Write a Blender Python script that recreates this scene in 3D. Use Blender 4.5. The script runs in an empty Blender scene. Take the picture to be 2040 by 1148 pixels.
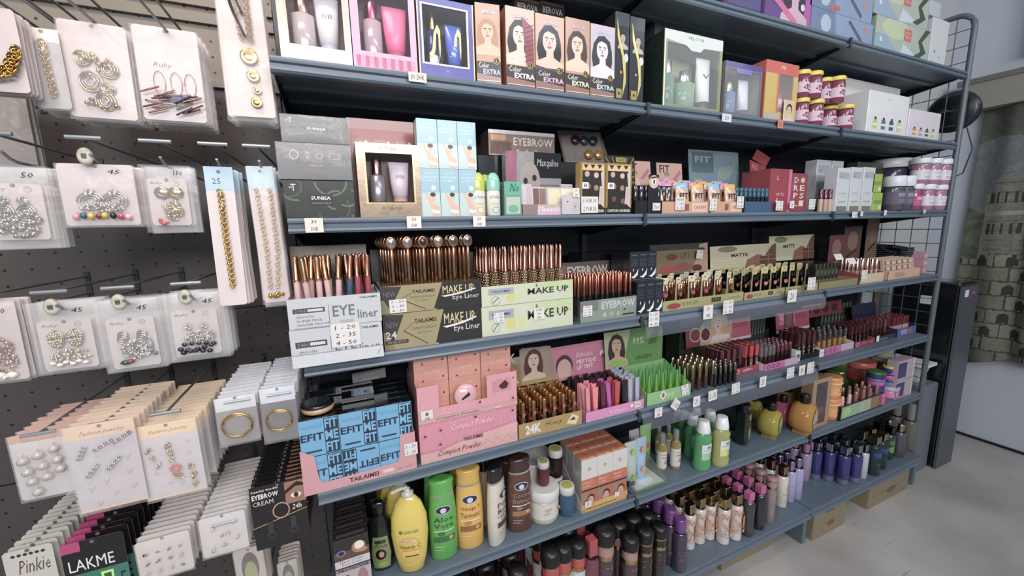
import bpy, math, random
from mathutils import Matrix, Vector
random.seed(7)
SC = bpy.context.scene
COL = SC.collection
PI = math.pi
# ------------------------------------------------------------ camera, world, lamps, exposure
W, H = 2040.0, 1148.0
FPX, YAW, PITCH, ROLL = 781.606, 0.405692, -0.156447, -0.024136
CAM = Vector((-0.892552, -1.004245, 1.521114))
_f = Vector((math.sin(YAW)*math.cos(PITCH), math.cos(YAW)*math.cos(PITCH), math.sin(PITCH)))
_r = Vector((math.cos(YAW), -math.sin(YAW), 0)); _u = _r.cross(_f)
RT = _r*math.cos(ROLL) + _u*math.sin(ROLL); UP = -_r*math.sin(ROLL) + _u*math.cos(ROLL); FW = _f
cam_d = bpy.data.cameras.new('camera'); cam = bpy.data.objects.new('camera', cam_d); COL.objects.link(cam)
cam.matrix_world = Matrix(((RT.x, UP.x, -FW.x, CAM.x), (RT.y, UP.y, -FW.y, CAM.y), (RT.z, UP.z, -FW.z, CAM.z), (0, 0, 0, 1)))
cam_d.sensor_width = 36; cam_d.lens = FPX/W*36; cam_d.clip_start = 0.02
SC.camera = cam
SC.view_settings.view_transform = 'Standard'; SC.view_settings.look = 'None'
SC.view_settings.gamma = 1; SC.view_settings.exposure = -0.13
SC.cycles.transparent_max_bounces = 20; SC.cycles.max_bounces = 7; SC.cycles.diffuse_bounces = 4
SC.cycles.caustics_reflective = False; SC.cycles.caustics_refractive = False
wd = bpy.data.worlds.new('room_air'); SC.world = wd; wd.use_nodes = True
wd.node_tree.nodes['Background'].inputs[0].default_value = (0.80, 0.88, 1.0, 1)
wd.node_tree.nodes['Background'].inputs[1].default_value = 0.40
def area(name, loc, target, sx, sy, power, col):
    l = bpy.data.lights.new(name, 'AREA'); l.shape = 'RECTANGLE'; l.size = sx; l.size_y = sy
    l.energy = power; l.color = col
    o = bpy.data.objects.new(name, l); COL.objects.link(o); o.location = loc
    o.rotation_euler = (Vector(target)-Vector(loc)).to_track_quat('-Z', 'Y').to_euler()
    return o
area('frontal_fill', (-1.25, -0.75, 2.95), (-1.0, 0.3, 1.3), 0.9, 0.25, 20, (1.0, 0.84, 0.74))
area('frontal_fill', (0.1, -1.7, 3.0), (0.2, 0.2, 1.0), 1.5, 0.3, 15, (0.86, 0.93, 1.0))
area('frontal_fill', (2.0, -1.6, 3.0), (2.2, 0.0, 1.0), 1.5, 0.3, 8, (0.85, 0.93, 1.0))
area('frontal_fill', (-0.9, -3.4, 2.7), (-0.3, 0.2, 0.9), 3.2, 0.9, 112, (0.98, 0.96, 0.97))  # added soft frontal fill behind the camera, standing in for farther shop lamps

# ------------------------------------------------------------ pixel <-> place (photo pixels are 2040 x 1148)
def _lin(ax, p0):                       # camera coordinates as a + b*t along a world axis
    e = Vector((0, 0, 0)); e[ax] = 1
    d = Vector(p0)-CAM; d[ax] = -CAM[ax]
    return [(d.dot(v), e.dot(v)) for v in (RT, UP, FW)]
def X_at(u, y, z):
    (a0, b0), _, (a2, b2) = _lin(0, (0, y, z)); k = u-W/2
    return (k*a2-FPX*a0)/(FPX*b0-k*b2)
def Z_at(v, x, y):
    _, (a1, b1), (a2, b2) = _lin(2, (x, y, 0)); k = H/2-v
    return (k*a2-FPX*a1)/(FPX*b1-k*b2)
def XZ(u, v, y):
    d = RT*((u-W/2)/FPX) + UP*((H/2-v)/FPX) + FW
    p = CAM + d*((y-CAM.y)/d.y); return p.x, p.z
def XY(u, v, z):
    d = RT*((u-W/2)/FPX) + UP*((H/2-v)/FPX) + FW
    p = CAM + d*((z-CAM.z)/d.z); return p.x, p.y

# ------------------------------------------------------------ materials
def lin(h, k=1.0):
    if not isinstance(h, str): return tuple(h)[:3]
    h = h.lstrip('#'); o = []
    if len(h) == 3: h = ''.join(c+c for c in h)
    for i in (0, 2, 4):
        c = int(h[i:i+2], 16)/255; o.append((c/12.92 if c <= .04045 else ((c+.055)/1.055)**2.4)*k)
    return tuple(o)
MATS = {}
def mat(name, rough=.5, metal=0., coat=0., spec=.5, bump=0., bscale=60., film=None, emit=None, var=0.06, trans=0.):
    m = bpy.data.materials.new(name); m.use_nodes = True; nt = m.node_tree; N = nt.nodes; L = nt.links
    b = N['Principled BSDF']; a = N.new('ShaderNodeAttribute'); a.attribute_name = 'Col'
    tc = N.new('ShaderNodeTexCoord'); nz = N.new('ShaderNodeTexNoise'); nz.inputs['Scale'].default_value = bscale
    L.new(tc.outputs['Object'], nz.inputs['Vector'])
    hs = N.new('ShaderNodeHueSaturation'); mr = N.new('ShaderNodeMapRange')
    mr.inputs[3].default_value = 1-var; mr.inputs[4].default_value = 1+var
    hs.inputs['Saturation'].default_value = .84; L.new(nz.outputs['Fac'], mr.inputs[0]); L.new(mr.outputs[0], hs.inputs['Value']); L.new(a.outputs['Color'], hs.inputs['Color'])
    L.new(hs.outputs[0], b.inputs['Base Color'])
    b.inputs['Roughness'].default_value = rough; b.inputs['Metallic'].default_value = metal
    b.inputs['Coat Weight'].default_value = coat; b.inputs['Coat Roughness'].default_value = .08
    b.inputs['Specular IOR Level'].default_value = spec
    if bump:
        bp = N.new('ShaderNodeBump'); bp.inputs['Strength'].default_value = bump; bp.inputs['Distance'].default_value = .004
        L.new(nz.outputs['Fac'], bp.inputs['Height']); L.new(bp.outputs[0], b.inputs['Normal'])
    if film is not None:
        t = N.new('ShaderNodeBsdfTransparent'); mx = N.new('ShaderNodeMixShader')
        lw = N.new('ShaderNodeLayerWeight'); lw.inputs[0].default_value = .35
        ad = N.new('ShaderNodeMath'); ad.operation = 'MULTIPLY_ADD'; ad.use_clamp = True
        L.new(lw.outputs['Facing'], ad.inputs[0]); ad.inputs[1].default_value = .35; ad.inputs[2].default_value = film
        L.new(ad.outputs[0], mx.inputs[0]); L.new(t.outputs[0], mx.inputs[1]); L.new(b.outputs[0], mx.inputs[2])
        if trans: L.new(a.outputs['Color'], t.inputs[0])
        L.new(mx.outputs[0], N['Material Output'].inputs[0])
    MATS[name] = m; return m
mat('paper', .65, spec=.3)
mat('card', .38, coat=.25, bscale=25)
mat('gloss', .16, coat=.5, bscale=20)
mat('plastic', .32, bscale=30)
mat('foil', .26, metal=.45, coat=.4, bump=.1, bscale=40, var=.12)
mat('metal', .22, metal=1., bscale=90, var=.05)
mat('steel', .35, metal=.55, bscale=50)
mat('enamel', .42, coat=.1, bscale=8, var=.05)
mat('cloth', .9, spec=.1, bscale=14, bump=.2, var=.14)
mat('film', .13, film=.16, bump=1., bscale=34)
mat('clear', .05, film=.0, bscale=10)
mat('gel', .08, film=.5, trans=1., bscale=10)
mat('plaster', .8, spec=.2, bscale=3, var=.03)
mat('kraft', .8, spec=.15, bscale=18, var=.07)

# ------------------------------------------------------------ mesh builder
class MB:
    def __init__(s): s.v = []; s.f = []; s.m = []; s.c = []; s.sm = []; s.M = None
    def add(s, vs, fs, col='#888888', m='plastic', smooth=False, cols=None):
        b = len(s.v)
        if s.M is not None: vs = [s.M @ Vector(p) for p in vs]
        s.v += [tuple(p) for p in vs]; lc = lin(col)
        for i, f in enumerate(fs):
            s.f.append([b+k for k in f]); s.m.append(m); s.c.append(lin(cols[i]) if cols else lc); s.sm.append(smooth)
    def box(s, x0, x1, y0, y1, z0, z1, col, m='plastic', skip=''):
        vs = [(x0,y0,z0),(x1,y0,z0),(x1,y1,z0),(x0,y1,z0),(x0,y0,z1),(x1,y0,z1),(x1,y1,z1),(x0,y1,z1)]
        F = {'b':(0,3,2,1),'t':(4,5,6,7),'f':(0,1,5,4),'k':(2,3,7,6),'l':(3,0,4,7),'r':(1,2,6,5)}
        s.add(vs, [F[k] for k in F if k not in skip], col, m)
    def cbox(s, x0, x1, y0, y1, z0, z1, col, m='plastic', c=.001):   # box with softened edges
        vs = []
        for z, i in ((z0, c), (z0+c, 0), (z1-c, 0), (z1, c)):
            vs += [(x0+i+c*(i==0), y0+i, z), (x1-i-c*(i==0), y0+i, z), (x1-i, y0+i+c*(i==0), z), (x1-i, y1-i-c*(i==0), z),
                   (x1-i-c*(i==0), y1-i, z), (x0+i+c*(i==0), y1-i, z), (x0+i, y1-i-c*(i==0), z), (x0+i, y0+i+c*(i==0), z)]
        fs = [tuple(range(7, -1, -1)), tuple(range(24, 32))]
        for k in range(3):
            for j in range(8): fs.append((k*8+j, k*8+(j+1) % 8, (k+1)*8+(j+1) % 8, (k+1)*8+j))
        s.add(vs, fs, col, m)
    def lathe(s, prof, col='#888888', m='plastic', n=14, sy=1., x=0, y=0, z=0, cols=None, ph=0, smooth=True):
        vs = []; fs = []; cl = []
        for r, h in prof:
            for k in range(n):
                a = 2*PI*(k+ph)/n; vs.append((x+r*math.cos(a), y+r*sy*math.sin(a), z+h))
        for i in range(len(prof)-1):
            for k in range(n):
                fs.append((i*n+k, i*n+(k+1) % n, (i+1)*n+(k+1) % n, (i+1)*n+k)); cl.append(cols[i] if cols else col)
        s.add(vs, fs, col, m, smooth, cl)
        if prof[0][0] > 0: s.add(vs[:n], [tuple(range(n-1, -1, -1))], cl[0], m)
        if prof[-1][0] > 0: s.add(vs[-n:], [tuple(range(n))], cl[-1], m)
    def tube(s, pts, r, col, m='steel', n=6, closed=False):
        pts = [Vector(p) for p in pts]; vs = []; fs = []; k = len(pts)
        for i, p in enumerate(pts):
            if closed: d = pts[(i+1) % k]-pts[i-1]
            else: d = pts[min(i+1, k-1)]-pts[max(i-1, 0)]
            d = d.normalized() if d.length else Vector((0, 0, 1))
            a = d.cross(Vector((0, 0, 1)) if abs(d.z) < .9 else Vector((1, 0, 0))).normalized(); b = d.cross(a)
            for j in range(n):
                t = 2*PI*j/n; vs.append(p + a*(r*math.cos(t)) + b*(r*math.sin(t)))
        for i in range(k if closed else k-1):
            for j in range(n):
                i2 = (i+1) % k
                fs.append((i*n+j, i2*n+j, i2*n+(j+1) % n, i*n+(j+1) % n))
        s.add(vs, fs, col, m, True)
        if not closed: s.add(vs[:n], [tuple(range(n))], col, m); s.add(vs[-n:], [tuple(range(n-1, -1, -1))], col, m)
    def ring(s, c, rx, rz, r, col, m='metal', n=14, k=5, tilt=0):
        s.tube([(c[0]+rx*math.cos(2*PI*i/n), c[1]+tilt*math.sin(2*PI*i/n), c[2]+rz*math.sin(2*PI*i/n)) for i in range(n)], r, col, m, k, True)
    def ball(s, x, y, z, r, col, m='metal', n=6, sy=1., sz=1.):
        s.lathe([(0, -r*sz), (r*.75, -r*.62*sz), (r, 0), (r*.75, r*.62*sz), (0, r*sz)], col, m, n, sy, x, y, z)
    def prism(s, pts, y0, y1, col, m='card', fcol=None):   # outline in x,z ; thickness along y
        n = len(pts); vs = [(p[0], y0, p[1]) for p in pts] + [(p[0], y1, p[1]) for p in pts]
        fs = [tuple(range(n)), tuple(range(2*n-1, n-1, -1))] + [(i, n+i, n+(i+1) % n, (i+1) % n) for i in range(n)]
        s.add(vs, fs, col, m, cols=[fcol or col]+[col]*(n+1))
    def mesh(s, name):
        me = bpy.data.meshes.new(name); me.from_pydata(s.v, [], s.f)
        names = list(dict.fromkeys(s.m)); [me.materials.append(MATS[k]) for k in names]
        ix = {k: i for i, k in enumerate(names)}
        me.polygons.foreach_set('material_index', [ix[k] for k in s.m])
        me.polygons.foreach_set('use_smooth', s.sm)
        at = me.color_attributes.new('Col', 'FLOAT_COLOR', 'CORNER'); d = []
        for f, c in zip(s.f, s.c): d += [c[0], c[1], c[2], 1.0]*len(f)
        at.data.foreach_set('color', d); me.update(); return me
    def obj(s, name, parent=None, loc=None, label=None):
        o = bpy.data.objects.new(name, s.mesh(name)); COL.objects.link(o)
        if parent: o.parent = parent
        if loc: o.location = loc
        if label: o['label'] = label
        return o
USED = {}
PLAIN = (('SUNISA boxes', 'dark marbled boxes'), ('SUNISA ', 'marbled '), ('VENICE ', ''), ('VELOUR ', 'green bottled '), ('velour ', 'green bottled '), ('TAILAIMEI ', ''), ('MAYEILINE ', ''), ('FIT ME ', 'square lettered '), ('Maxqaline ', 'pastel palette '),
         ('LAKME ', ''), ('ASIKO ', 'lip gloss '), ('the Amla one', 'the green labelled one'), ('Amla ', ''), ('24K Honey ', ''), ('24K ', 'gold '), ('Pinkie ', ''), ('reading Duo ', ''))
def tag(o, label, cat, group=None, kind=None):
    for a_, b_ in PLAIN: label = label.replace(a_, b_); group = group and group.replace(a_, b_)
    n = len(label.split())
    if n < 4 or n > 16: print('LABELLEN', n, label)
    if label in USED and not group: print('DUP', label)
    USED[label] = 1
    o['label'] = label; o['category'] = cat
    if group: o['group'] = group
    if kind: o['kind'] = kind
    return o
def thing(name, label, cat, loc=(0, 0, 0), rz=0., group=None, rx=0., ry=0.):
    o = bpy.data.objects.new(name, None); COL.objects.link(o); o.empty_display_size = .02
    o.location = (loc[0], loc[1], loc[2]+.0003); o.rotation_euler = (rx, ry, rz); return tag(o, label, cat, group)
ORD = ['first', 'second', 'third', 'fourth', 'fifth', 'sixth', 'seventh', 'eighth', 'ninth', 'tenth', 'eleventh', 'twelfth', 'thirteenth', 'fourteenth', 'fifteenth', 'sixteenth', 'seventeenth', 'eighteenth']
ROWN = ['front', 'second', 'third', 'fourth', 'fifth', 'sixth', 'seventh', 'eighth']
def kind_of(parts): return [(n, mb.mesh(n), subs) for n, mb, subs in parts]   # [(part name, mesh, [(sub name, mesh)])]
def place(K, name, label, cat, loc, rz=0., group=None, rx=0., ry=0., s=1.):
    t = thing(name, label, cat, (loc[0], loc[1], loc[2]+.0004), rz, group, rx, ry); t.scale = (s, s, s)
    for n, me, subs in K:
        c = bpy.data.objects.new(n, me); COL.objects.link(c); c.parent = t
        for sn, sm in subs:
            d = bpy.data.objects.new(sn, sm); COL.objects.link(d); d.parent = c
    return t
def single(me, name, label, cat, loc, rz=0., group=None, rx=0., ry=0., s=1.):
    o = bpy.data.objects.new(name, me); COL.objects.link(o); o.location = loc; o.rotation_euler = (rx, ry, rz); o.scale = (s, s, s)
    return tag(o, label, cat, group)

# ------------------------------------------------------------ printing on faces
TC = {}
def tgeo(txt, shear=0., bold=0.):
    k = (txt, shear, bold)
    if k in TC: return TC[k]
    cu = bpy.data.curves.new('t', 'FONT'); cu.body = txt; cu.resolution_u = 1; cu.shear = shear; cu.offset = bold
    cu.fill_mode = 'FRONT'
    o = bpy.data.objects.new('t', cu); me = o.to_mesh()
    vs = [(v.co.x, v.co.y) for v in me.vertices]; fs = [tuple(p.vertices) for p in me.polygons]
    o.to_mesh_clear(); bpy.data.objects.remove(o); bpy.data.curves.remove(cu)
    xs = [v[0] for v in vs] or [0, 1]; ys = [v[1] for v in vs] or [0, 1]
    x0, x1, y0, y1 = min(xs), max(xs), min(ys), max(ys)
    vs = [((a-x0)/(x1-x0+1e-9), (b-y0)/(y1-y0+1e-9)) for a, b in vs]
    TC[k] = (vs, fs); return TC[k]
class Face:
    def __init__(s, mb, o, U, V, w, h, m='card', eps=.00007):
        s.mb = mb; s.o = Vector(o); s.U = Vector(U); s.V = Vector(V); s.N = s.U.cross(s.V); s.w = w; s.h = h; s.k = 0; s.m = m; s.e = eps
    def P(s, u, v): return s.o + s.U*(u*s.w) + s.V*(v*s.h) + s.N*(s.e*s.k+.0001)
    def poly(s, pts, col, m=None):
        pts = [(min(1, max(0, a)), min(1, max(0, b))) for a, b in pts]
        s.k += 1; s.mb.add([s.P(*p) for p in pts], [tuple(range(len(pts)))], col, m or s.m); return s
    def rect(s, u0, v0, u1, v1, col, m=None): return s.poly([(u0, v0), (u1, v0), (u1, v1), (u0, v1)], col, m)
    def ell(s, cu, cv, ru, rv, col, m=None, n=18, a0=0, a1=2*PI):
        return s.poly([(cu+ru*math.cos(a0+(a1-a0)*i/n), cv+rv*math.sin(a0+(a1-a0)*i/n)) for i in range(n)], col, m)
    def circ(s, cu, cv, r, col, m=None, n=18):            # r in metres
        return s.ell(cu, cv, r/s.w, r/s.h, col, m, n)
    def oring(s, cu, cv, ru, rv, t, col, m=None, n=20):
        s.k += 1; vs = []; 
        for q in (1, 1-t): vs += [s.P(cu+ru*q*math.cos(2*PI*i/n), cv+rv*q*math.sin(2*PI*i/n)) for i in range(n)]
        s.mb.add(vs, [(i, (i+1) % n, n+(i+1) % n, n+i) for i in range(n)], col, m or s.m); return s
    def line(s, u0, v0, u1, v1, t, col, m=None):           # t in metres
        d = Vector(((u1-u0)*s.w, (v1-v0)*s.h)); L = d.length or 1; a = -d.y/L*t/2/s.w; b = d.x/L*t/2/s.h
        return s.poly([(u0-a, v0-b), (u1-a, v1-b), (u1+a, v1+b), (u0+a, v0+b)], col, m)
    def text(s, t, u0, v0, u1, v1, col, m=None, shear=0., bold=0., rise=0., flip=False, rot=False):
        vs, fs = tgeo(t, shear, bold); s.k += 1
        if rot: pts = [s.P(u1-(u1-u0)*b, v0+(v1-v0)*a) for a, b in vs]
        elif flip: pts = [s.P(u1-(u1-u0)*a, v1-(v1-v0)*b) for a, b in vs]
        else: pts = [s.P(u0+(u1-u0)*a, v0+(v1-v0)*b+rise*a) for a, b in vs]
        s.mb.add(pts, fs, col, m or s.m); return s
    def woman(s, u, v, r, hair='#241a18', skin='#d9a98c', lips='#a8444a', top=None, side=1, long=1, m=None):
        a = s.w/s.h; R = lambda x, y: (u+x*r*side, v+y*r*a)
        E = lambda x, y, rx, ry, c, n=14: s.ell(u+x*r*side, v+y*r*a, rx*r, ry*r*a, c, m, n)
        if long: s.poly([R(*p) for p in ((-.95, -1.7), (-1.15, -.6), (-.95, .5), (-.45, 1.15), (.2, 1.25), (.8, .85), (1.05, 0), (1.1, -.9), (.9, -1.75), (.3, -1.2), (-.4, -1.2))][::side], hair, m)
        else: E(.05, .3, .85, .95, hair)
        s.poly([R(*p) for p in ((-.28, -.5), (-.3, -1.15), (-1.3, -1.6), (-1.45, -2.3), (1.45, -2.3), (1.3, -1.6), (.38, -1.15), (.35, -.5))][::side], skin, m)
        if top: s.poly([R(*p) for p in ((-1.25, -1.85), (-1.4, -2.3), (1.4, -2.3), (1.25, -1.85), (.4, -2.0), (-.4, -2.0))][::side], top, m)
        E(0, 0, .62, .86, skin, 18)
        s.poly([R(*p) for p in ((-.7, .1), (-.62, .8), (0, 1.15), (.6, .85), (.72, .1), (.45, .6), (-.1, .78), (-.5, .55))][::side], hair, m)
        for e in (-.26, .26):
            E(e, .08, .14, .06, '#f2ece8', 8); E(e, .08, .06, .065, '#1c1614', 8)
            s.poly([R(e-.18, .22), R(e+.18, .24), R(e+.16, .3), R(e-.14, .3)], '#3a2a22', m)
        s.poly([R(-.05, .05), R(-.1, -.22), R(.1, -.22), R(.03, .05)][::side], '#b98a70', m)
        E(0, -.42, .2, .08, lips, 10); return s

class CFace(Face):                                        # print wrapped round a bottle of radius r (depth scaled by sy), faces -y
    def __init__(s, mb, r, z0, h, sy=1., half=.9, m='gloss', eps=.00006, x=0., y=0.):
        s.mb = mb; s.r = r; s.z0 = z0; s.h = h; s.sy = sy; s.hf = half; s.k = 0; s.m = m; s.e = eps; s.w = 2*half*r; s.x = x; s.y = y
    def P(s, u, v):
        a = (u-.5)*2*s.hf; R = s.r*1.012+s.e*s.k; return Vector((s.x+R*math.sin(a), s.y-R*s.sy*math.cos(a)-s.e*s.k*.3, s.z0+v*s.h))
    def poly(s, pts, col, m=None):
        s.k += 1; n = 6
        for i in range(n):
            q = pts
            for (c, sg) in ((i/n, 1), ((i+1)/n, -1)):
                if (i == 0 and sg > 0) or (i == n-1 and sg < 0): continue
                o = []
                for j in range(len(q)):
                    a, b = q[j-1], q[j]; fa, fb = (a[0]-c)*sg, (b[0]-c)*sg
                    if (fa >= 0) != (fb >= 0): t = fa/(fa-fb); o.append((a[0]+(b[0]-a[0])*t, a[1]+(b[1]-a[1])*t))
                    if fb >= 0: o.append(b)
                q = o
                if len(q) < 3: break
            if len(q) >= 3: s.mb.add([s.P(*a) for a in q], [tuple(range(len(q)))], col, m or s.m)
        return s
def carton_mb(w, d, h, col, front=None, side=None, top=None, m='card', scol=None, tcol=None, right=None):
    mb = MB(); c = min(.0012, w*.05)
    mb.cbox(0, w, 0, d, 0, h, col, m, c)
    if scol: Face(mb, (0, d-c, c), (0, -1, 0), (0, 0, 1), d-2*c, h-2*c, m).rect(0, 0, 1, 1, scol); Face(mb, (w, c, c), (0, 1, 0), (0, 0, 1), d-2*c, h-2*c, m).rect(0, 0, 1, 1, scol)
    if tcol: Face(mb, (c, c, h), (1, 0, 0), (0, 1, 0), w-2*c, d-2*c, m).rect(0, 0, 1, 1, tcol)
    if front: front(Face(mb, (0, 0, 0), (1, 0, 0), (0, 0, 1), w, h, m))
    if side: side(Face(mb, (0, d, 0), (0, -1, 0), (0, 0, 1), d, h, m, .0001))
    if right: right(Face(mb, (w, 0, 0), (0, 1, 0), (0, 0, 1), d, h, m, .0001))
    if top: top(Face(mb, (0, 0, h), (1, 0, 0), (0, 1, 0), w, d, m, .0001))
    return mb
Z = {1: .19, 2: .548, 3: .882, 4: 1.216, 5: 1.55, 6: 1.884, 7: 2.218}
def span(p0, p1, ptop, z, y):
    x0, x1 = X_at(p0, y, z), X_at(p1, y, z); return x0, x1, Z_at(ptop, x0, y)-z
def yb(u, v, z): return XY(u, v, z)[1]
def carton(label, p0, p1, ptop, z, y, d, col, front=None, name='carton', cat='box', group=None, rz=0., h=None, **k):
    x0, x1, hh = span(p0, p1, ptop, z, y); hh = h or hh
    o = carton_mb(x1-x0, d, hh, col, front, **k).obj(name); o.location = (x0, y, z+.0004); o.rotation_euler.z = rz
    tag(o, label, cat, group); return o, x0, x1, hh
# ------------------------------------------------------------ the room
D = .34                                     # shelf depth; shelf fronts stand on y = 0, the back panels on y = D
def struct(mb, name): o = mb.obj(name); o['kind'] = 'structure'; return o
def nodemat(name, base, rough, build):
    m = bpy.data.materials.new(name); m.use_nodes = True; nt = m.node_tree; b = nt.nodes['Principled BSDF']
    b.inputs['Base Color'].default_value = (*base, 1); b.inputs['Roughness'].default_value = rough
    build(nt, b); MATS[name] = m
def _floor(nt, b):
    N, L = nt.nodes, nt.links; tc = N.new('ShaderNodeTexCoord')
    n1 = N.new('ShaderNodeTexNoise'); n1.inputs['Scale'].default_value = 2.2; n1.inputs['Detail'].default_value = 9
    mp = N.new('ShaderNodeMapping'); mp.inputs['Rotation'].default_value = (0, 0, .35); mp.inputs['Scale'].default_value = (1.2, 14, 1)
    n2 = N.new('ShaderNodeTexNoise'); n2.inputs['Scale'].default_value = 2.6; n2.inputs['Detail'].default_value = 4
    L.new(tc.outputs['Object'], n1.inputs['Vector']); L.new(tc.outputs['Object'], mp.inputs[0]); L.new(mp.outputs[0], n2.inputs['Vector'])
    r = N.new('ShaderNodeValToRGB'); e = r.color_ramp.elements
    e[0].position = .3; e[0].color = (.33, .31, .29, 1); e[1].position = .7; e[1].color = (.50, .48, .46, 1)
    L.new(n1.outputs['Fac'], r.inputs[0])
    r2 = N.new('ShaderNodeValToRGB'); e = r2.color_ramp.elements
    e[0].position = .26; e[0].color = (.45, .43, .41, 1); e[1].position = .33; e[1].color = (1, 1, 1, 1)
    L.new(n2.outputs['Fac'], r2.inputs[0])
    mx = N.new('ShaderNodeMix'); mx.data_type = 'RGBA'; mx.blend_type = 'MULTIPLY'; mx.inputs[0].default_value = .8
    L.new(r.outputs[0], mx.inputs[6]); L.new(r2.outputs[0], mx.inputs[7]); L.new(mx.outputs[2], b.inputs['Base Color'])
nodemat('worn_concrete', (.3, .3, .3), .45, _floor)
def _peg(base):
    def f(nt, b):
        N, L = nt.nodes, nt.links; tc = N.new('ShaderNodeTexCoord'); sp = N.new('ShaderNodeSeparateXYZ')
        L.new(tc.outputs['Object'], sp.inputs[0]); sq = []
        for ax, pitch in (('X', .0475), ('Z', .0385)):
            d = N.new('ShaderNodeMath'); d.operation = 'DIVIDE'; d.inputs[1].default_value = pitch; L.new(sp.outputs[ax], d.inputs[0])
            fr = N.new('ShaderNodeMath'); fr.operation = 'FRACT'; L.new(d.outputs[0], fr.inputs[0])
            s = N.new('ShaderNodeMath'); s.operation = 'SUBTRACT'; s.inputs[1].default_value = .5; L.new(fr.outputs[0], s.inputs[0])
            mu = N.new('ShaderNodeMath'); mu.operation = 'MULTIPLY'; mu.inputs[1].default_value = pitch; L.new(s.outputs[0], mu.inputs[0])
            p = N.new('ShaderNodeMath'); p.operation = 'POWER'; p.inputs[1].default_value = 2; L.new(mu.outputs[0], p.inputs[0]); sq.append(p)
        a = N.new('ShaderNodeMath'); a.operation = 'ADD'; L.new(sq[0].outputs[0], a.inputs[0]); L.new(sq[1].outputs[0], a.inputs[1])
        c = N.new('ShaderNodeMath'); c.operation = 'LESS_THAN'; c.inputs[1].default_value = .0031**2; L.new(a.outputs[0], c.inputs[0])
        mx = N.new('ShaderNodeMix'); mx.data_type = 'RGBA'; mx.inputs[6].default_value = (*base, 1); mx.inputs[7].default_value = (.006, .006, .006, 1)
        L.new(c.outputs[0], mx.inputs[0]); L.new(mx.outputs[2], b.inputs['Base Color'])
    return f
nodemat('pegboard', (.1, .1, .1), .4, _peg((.078, .066, .062)))
nodemat('pegboard_dark', (.1, .1, .1), .5, _peg((.014, .017, .024)))
nodemat('pegboard_lit', (.1, .1, .1), .5, _peg((.21, .185, .15)))  # same pegboard, warm lamplight put into its base colour

mb = MB(); mb.box(-3, 3.06, -3.2, .5, -.05, 0, '#999999', 'worn_concrete'); struct(mb, 'floor')
mb = MB(); mb.box(3.0, 3.06, -3.2, .5, 0, 3.3, '#b9c0cc', 'plaster'); struct(mb, 'wall_right')
mb = MB(); mb.box(-3, 3.06, .42, .48, 0, 3.3, '#c2c4c4', 'plaster'); struct(mb, 'wall_back')
mb = MB(); mb.box(2.985, 3.0, -3.2, .42, 0, .014, '#23262c', 'plaster'); struct(mb, 'baseboard_right')
# pelmet over the curtain, and the dark frame high on the wall
mb = MB(); mb.box(2.86, 3.0, -2.0, .33, 2.18, 2.37, '#8d8b80', 'plaster'); mb.box(2.85, 2.86, -2.0, .33, 2.34, 2.37, '#6f6e68', 'plaster'); struct(mb, 'trim_1')
mb = MB(); mb.box(2.90, 3.0, -1.6, .06, 2.46, 3.2, '#4a4c50', 'plaster'); mb.box(2.895, 2.9, -1.55, .02, 2.5, 3.2, '#7d8a6a', 'gloss'); struct(mb, 'window_1')
# curtain: a town of towers printed on heavy cloth
def hsh(a, b): q = math.sin(a*127.1+b*311.7)*43758.5; return q-math.floor(q)
def curtain_col(y, z):
    n = .5+.5*math.sin(y*41+5*math.sin(z*17))*math.sin(z*29+3*math.sin(y*23)); n2 = hsh(int(y*90), int(z*90))
    if z > 1.97+.025*math.sin(y*14): return (.075+.03*n, .08+.03*n, .07+.02*n)
    c = (.13+.03*n, .14+.03*n, .15+.02*n)                                  # cloudy sky
    if z < 1.45+.12*math.sin(y*6+1)+.04*math.sin(y*31): c = (.075+.05*n, .085+.05*n, .06+.03*n)     # trees
    k = math.floor((y+.03)/.40); p = (y+.03)-k*.40; tw = .15+.05*hsh(k, 3); top = 1.62+.16*hsh(k, 7)
    for (w_, t_, cc) in ((tw, top, .19), (tw*.55, top+.09, .16)):
        m = (tw-w_)/2; q = p-m
        if 0 < q < w_ and 1.05 < z < t_+(.05-abs(q-w_/2)*1.2 if w_ < tw else 0):
            s_ = .8+.4*q/w_; c = (cc*s_+.02*n, cc*s_+.02*n, cc*.82*s_+.02*n)
            if (z*17) % 1 < .1: c = tuple(v*.7 for v in c)
            wz = (z*5.2) % 1; wy = (q/w_*3) % 1
            if .3 < wy < .62 and .25 < wz < .6: c = (.045, .05, .045)
            if (z*2.6) % 1 > .93: c = (.27, .26, .22)
    if z < 1.22+.05*hsh(math.floor(y*7), 1):                               # houses and arches
        br = math.floor(y*8+.5*math.floor(z*11)); bz = math.floor(z*11); h = hsh(br, bz); u = (y*8+.5*bz) % 1; v = (z*11) % 1
        c = (.13+.09*h, .13+.085*h, .10+.06*h)
        if v < .1 or u < .07: c = (.06, .065, .05)
        if h > .45 and .3 < u < .68 and .12 < v < .62+.2*math.sin((u-.3)*8.2): c = (.04, .045, .04)
    return tuple(v*(.9+.2*n2) for v in c)
mb = MB(); ny, nz = 360, 200; vs = []; fs = []; cs = []
yA, yB = .22, -1.5
for j in range(nz+1):
    z = 0.43 + (2.2-.43)*j/nz; t = j/nz
    for i in range(ny+1):
        s = i/ny; y = yA + (yB-yA)*s
        zz = .47+.14*math.sin(i*.021)*(1-t)**3 + (2.19-.47)*t
        dx = .026*math.sin(s*51+.6*math.sin(t*2))+.012*math.sin(s*19+1)
        vs.append((2.93+dx, y+.01*math.sin(t*3+i*.1), zz))
for j in range(nz):
    for i in range(ny):
        a = j*(ny+1)+i; fs.append((a, a+ny+1, a+ny+2, a+1)); c = vs[a]; cs.append(curtain_col(c[1], c[2]))
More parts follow.
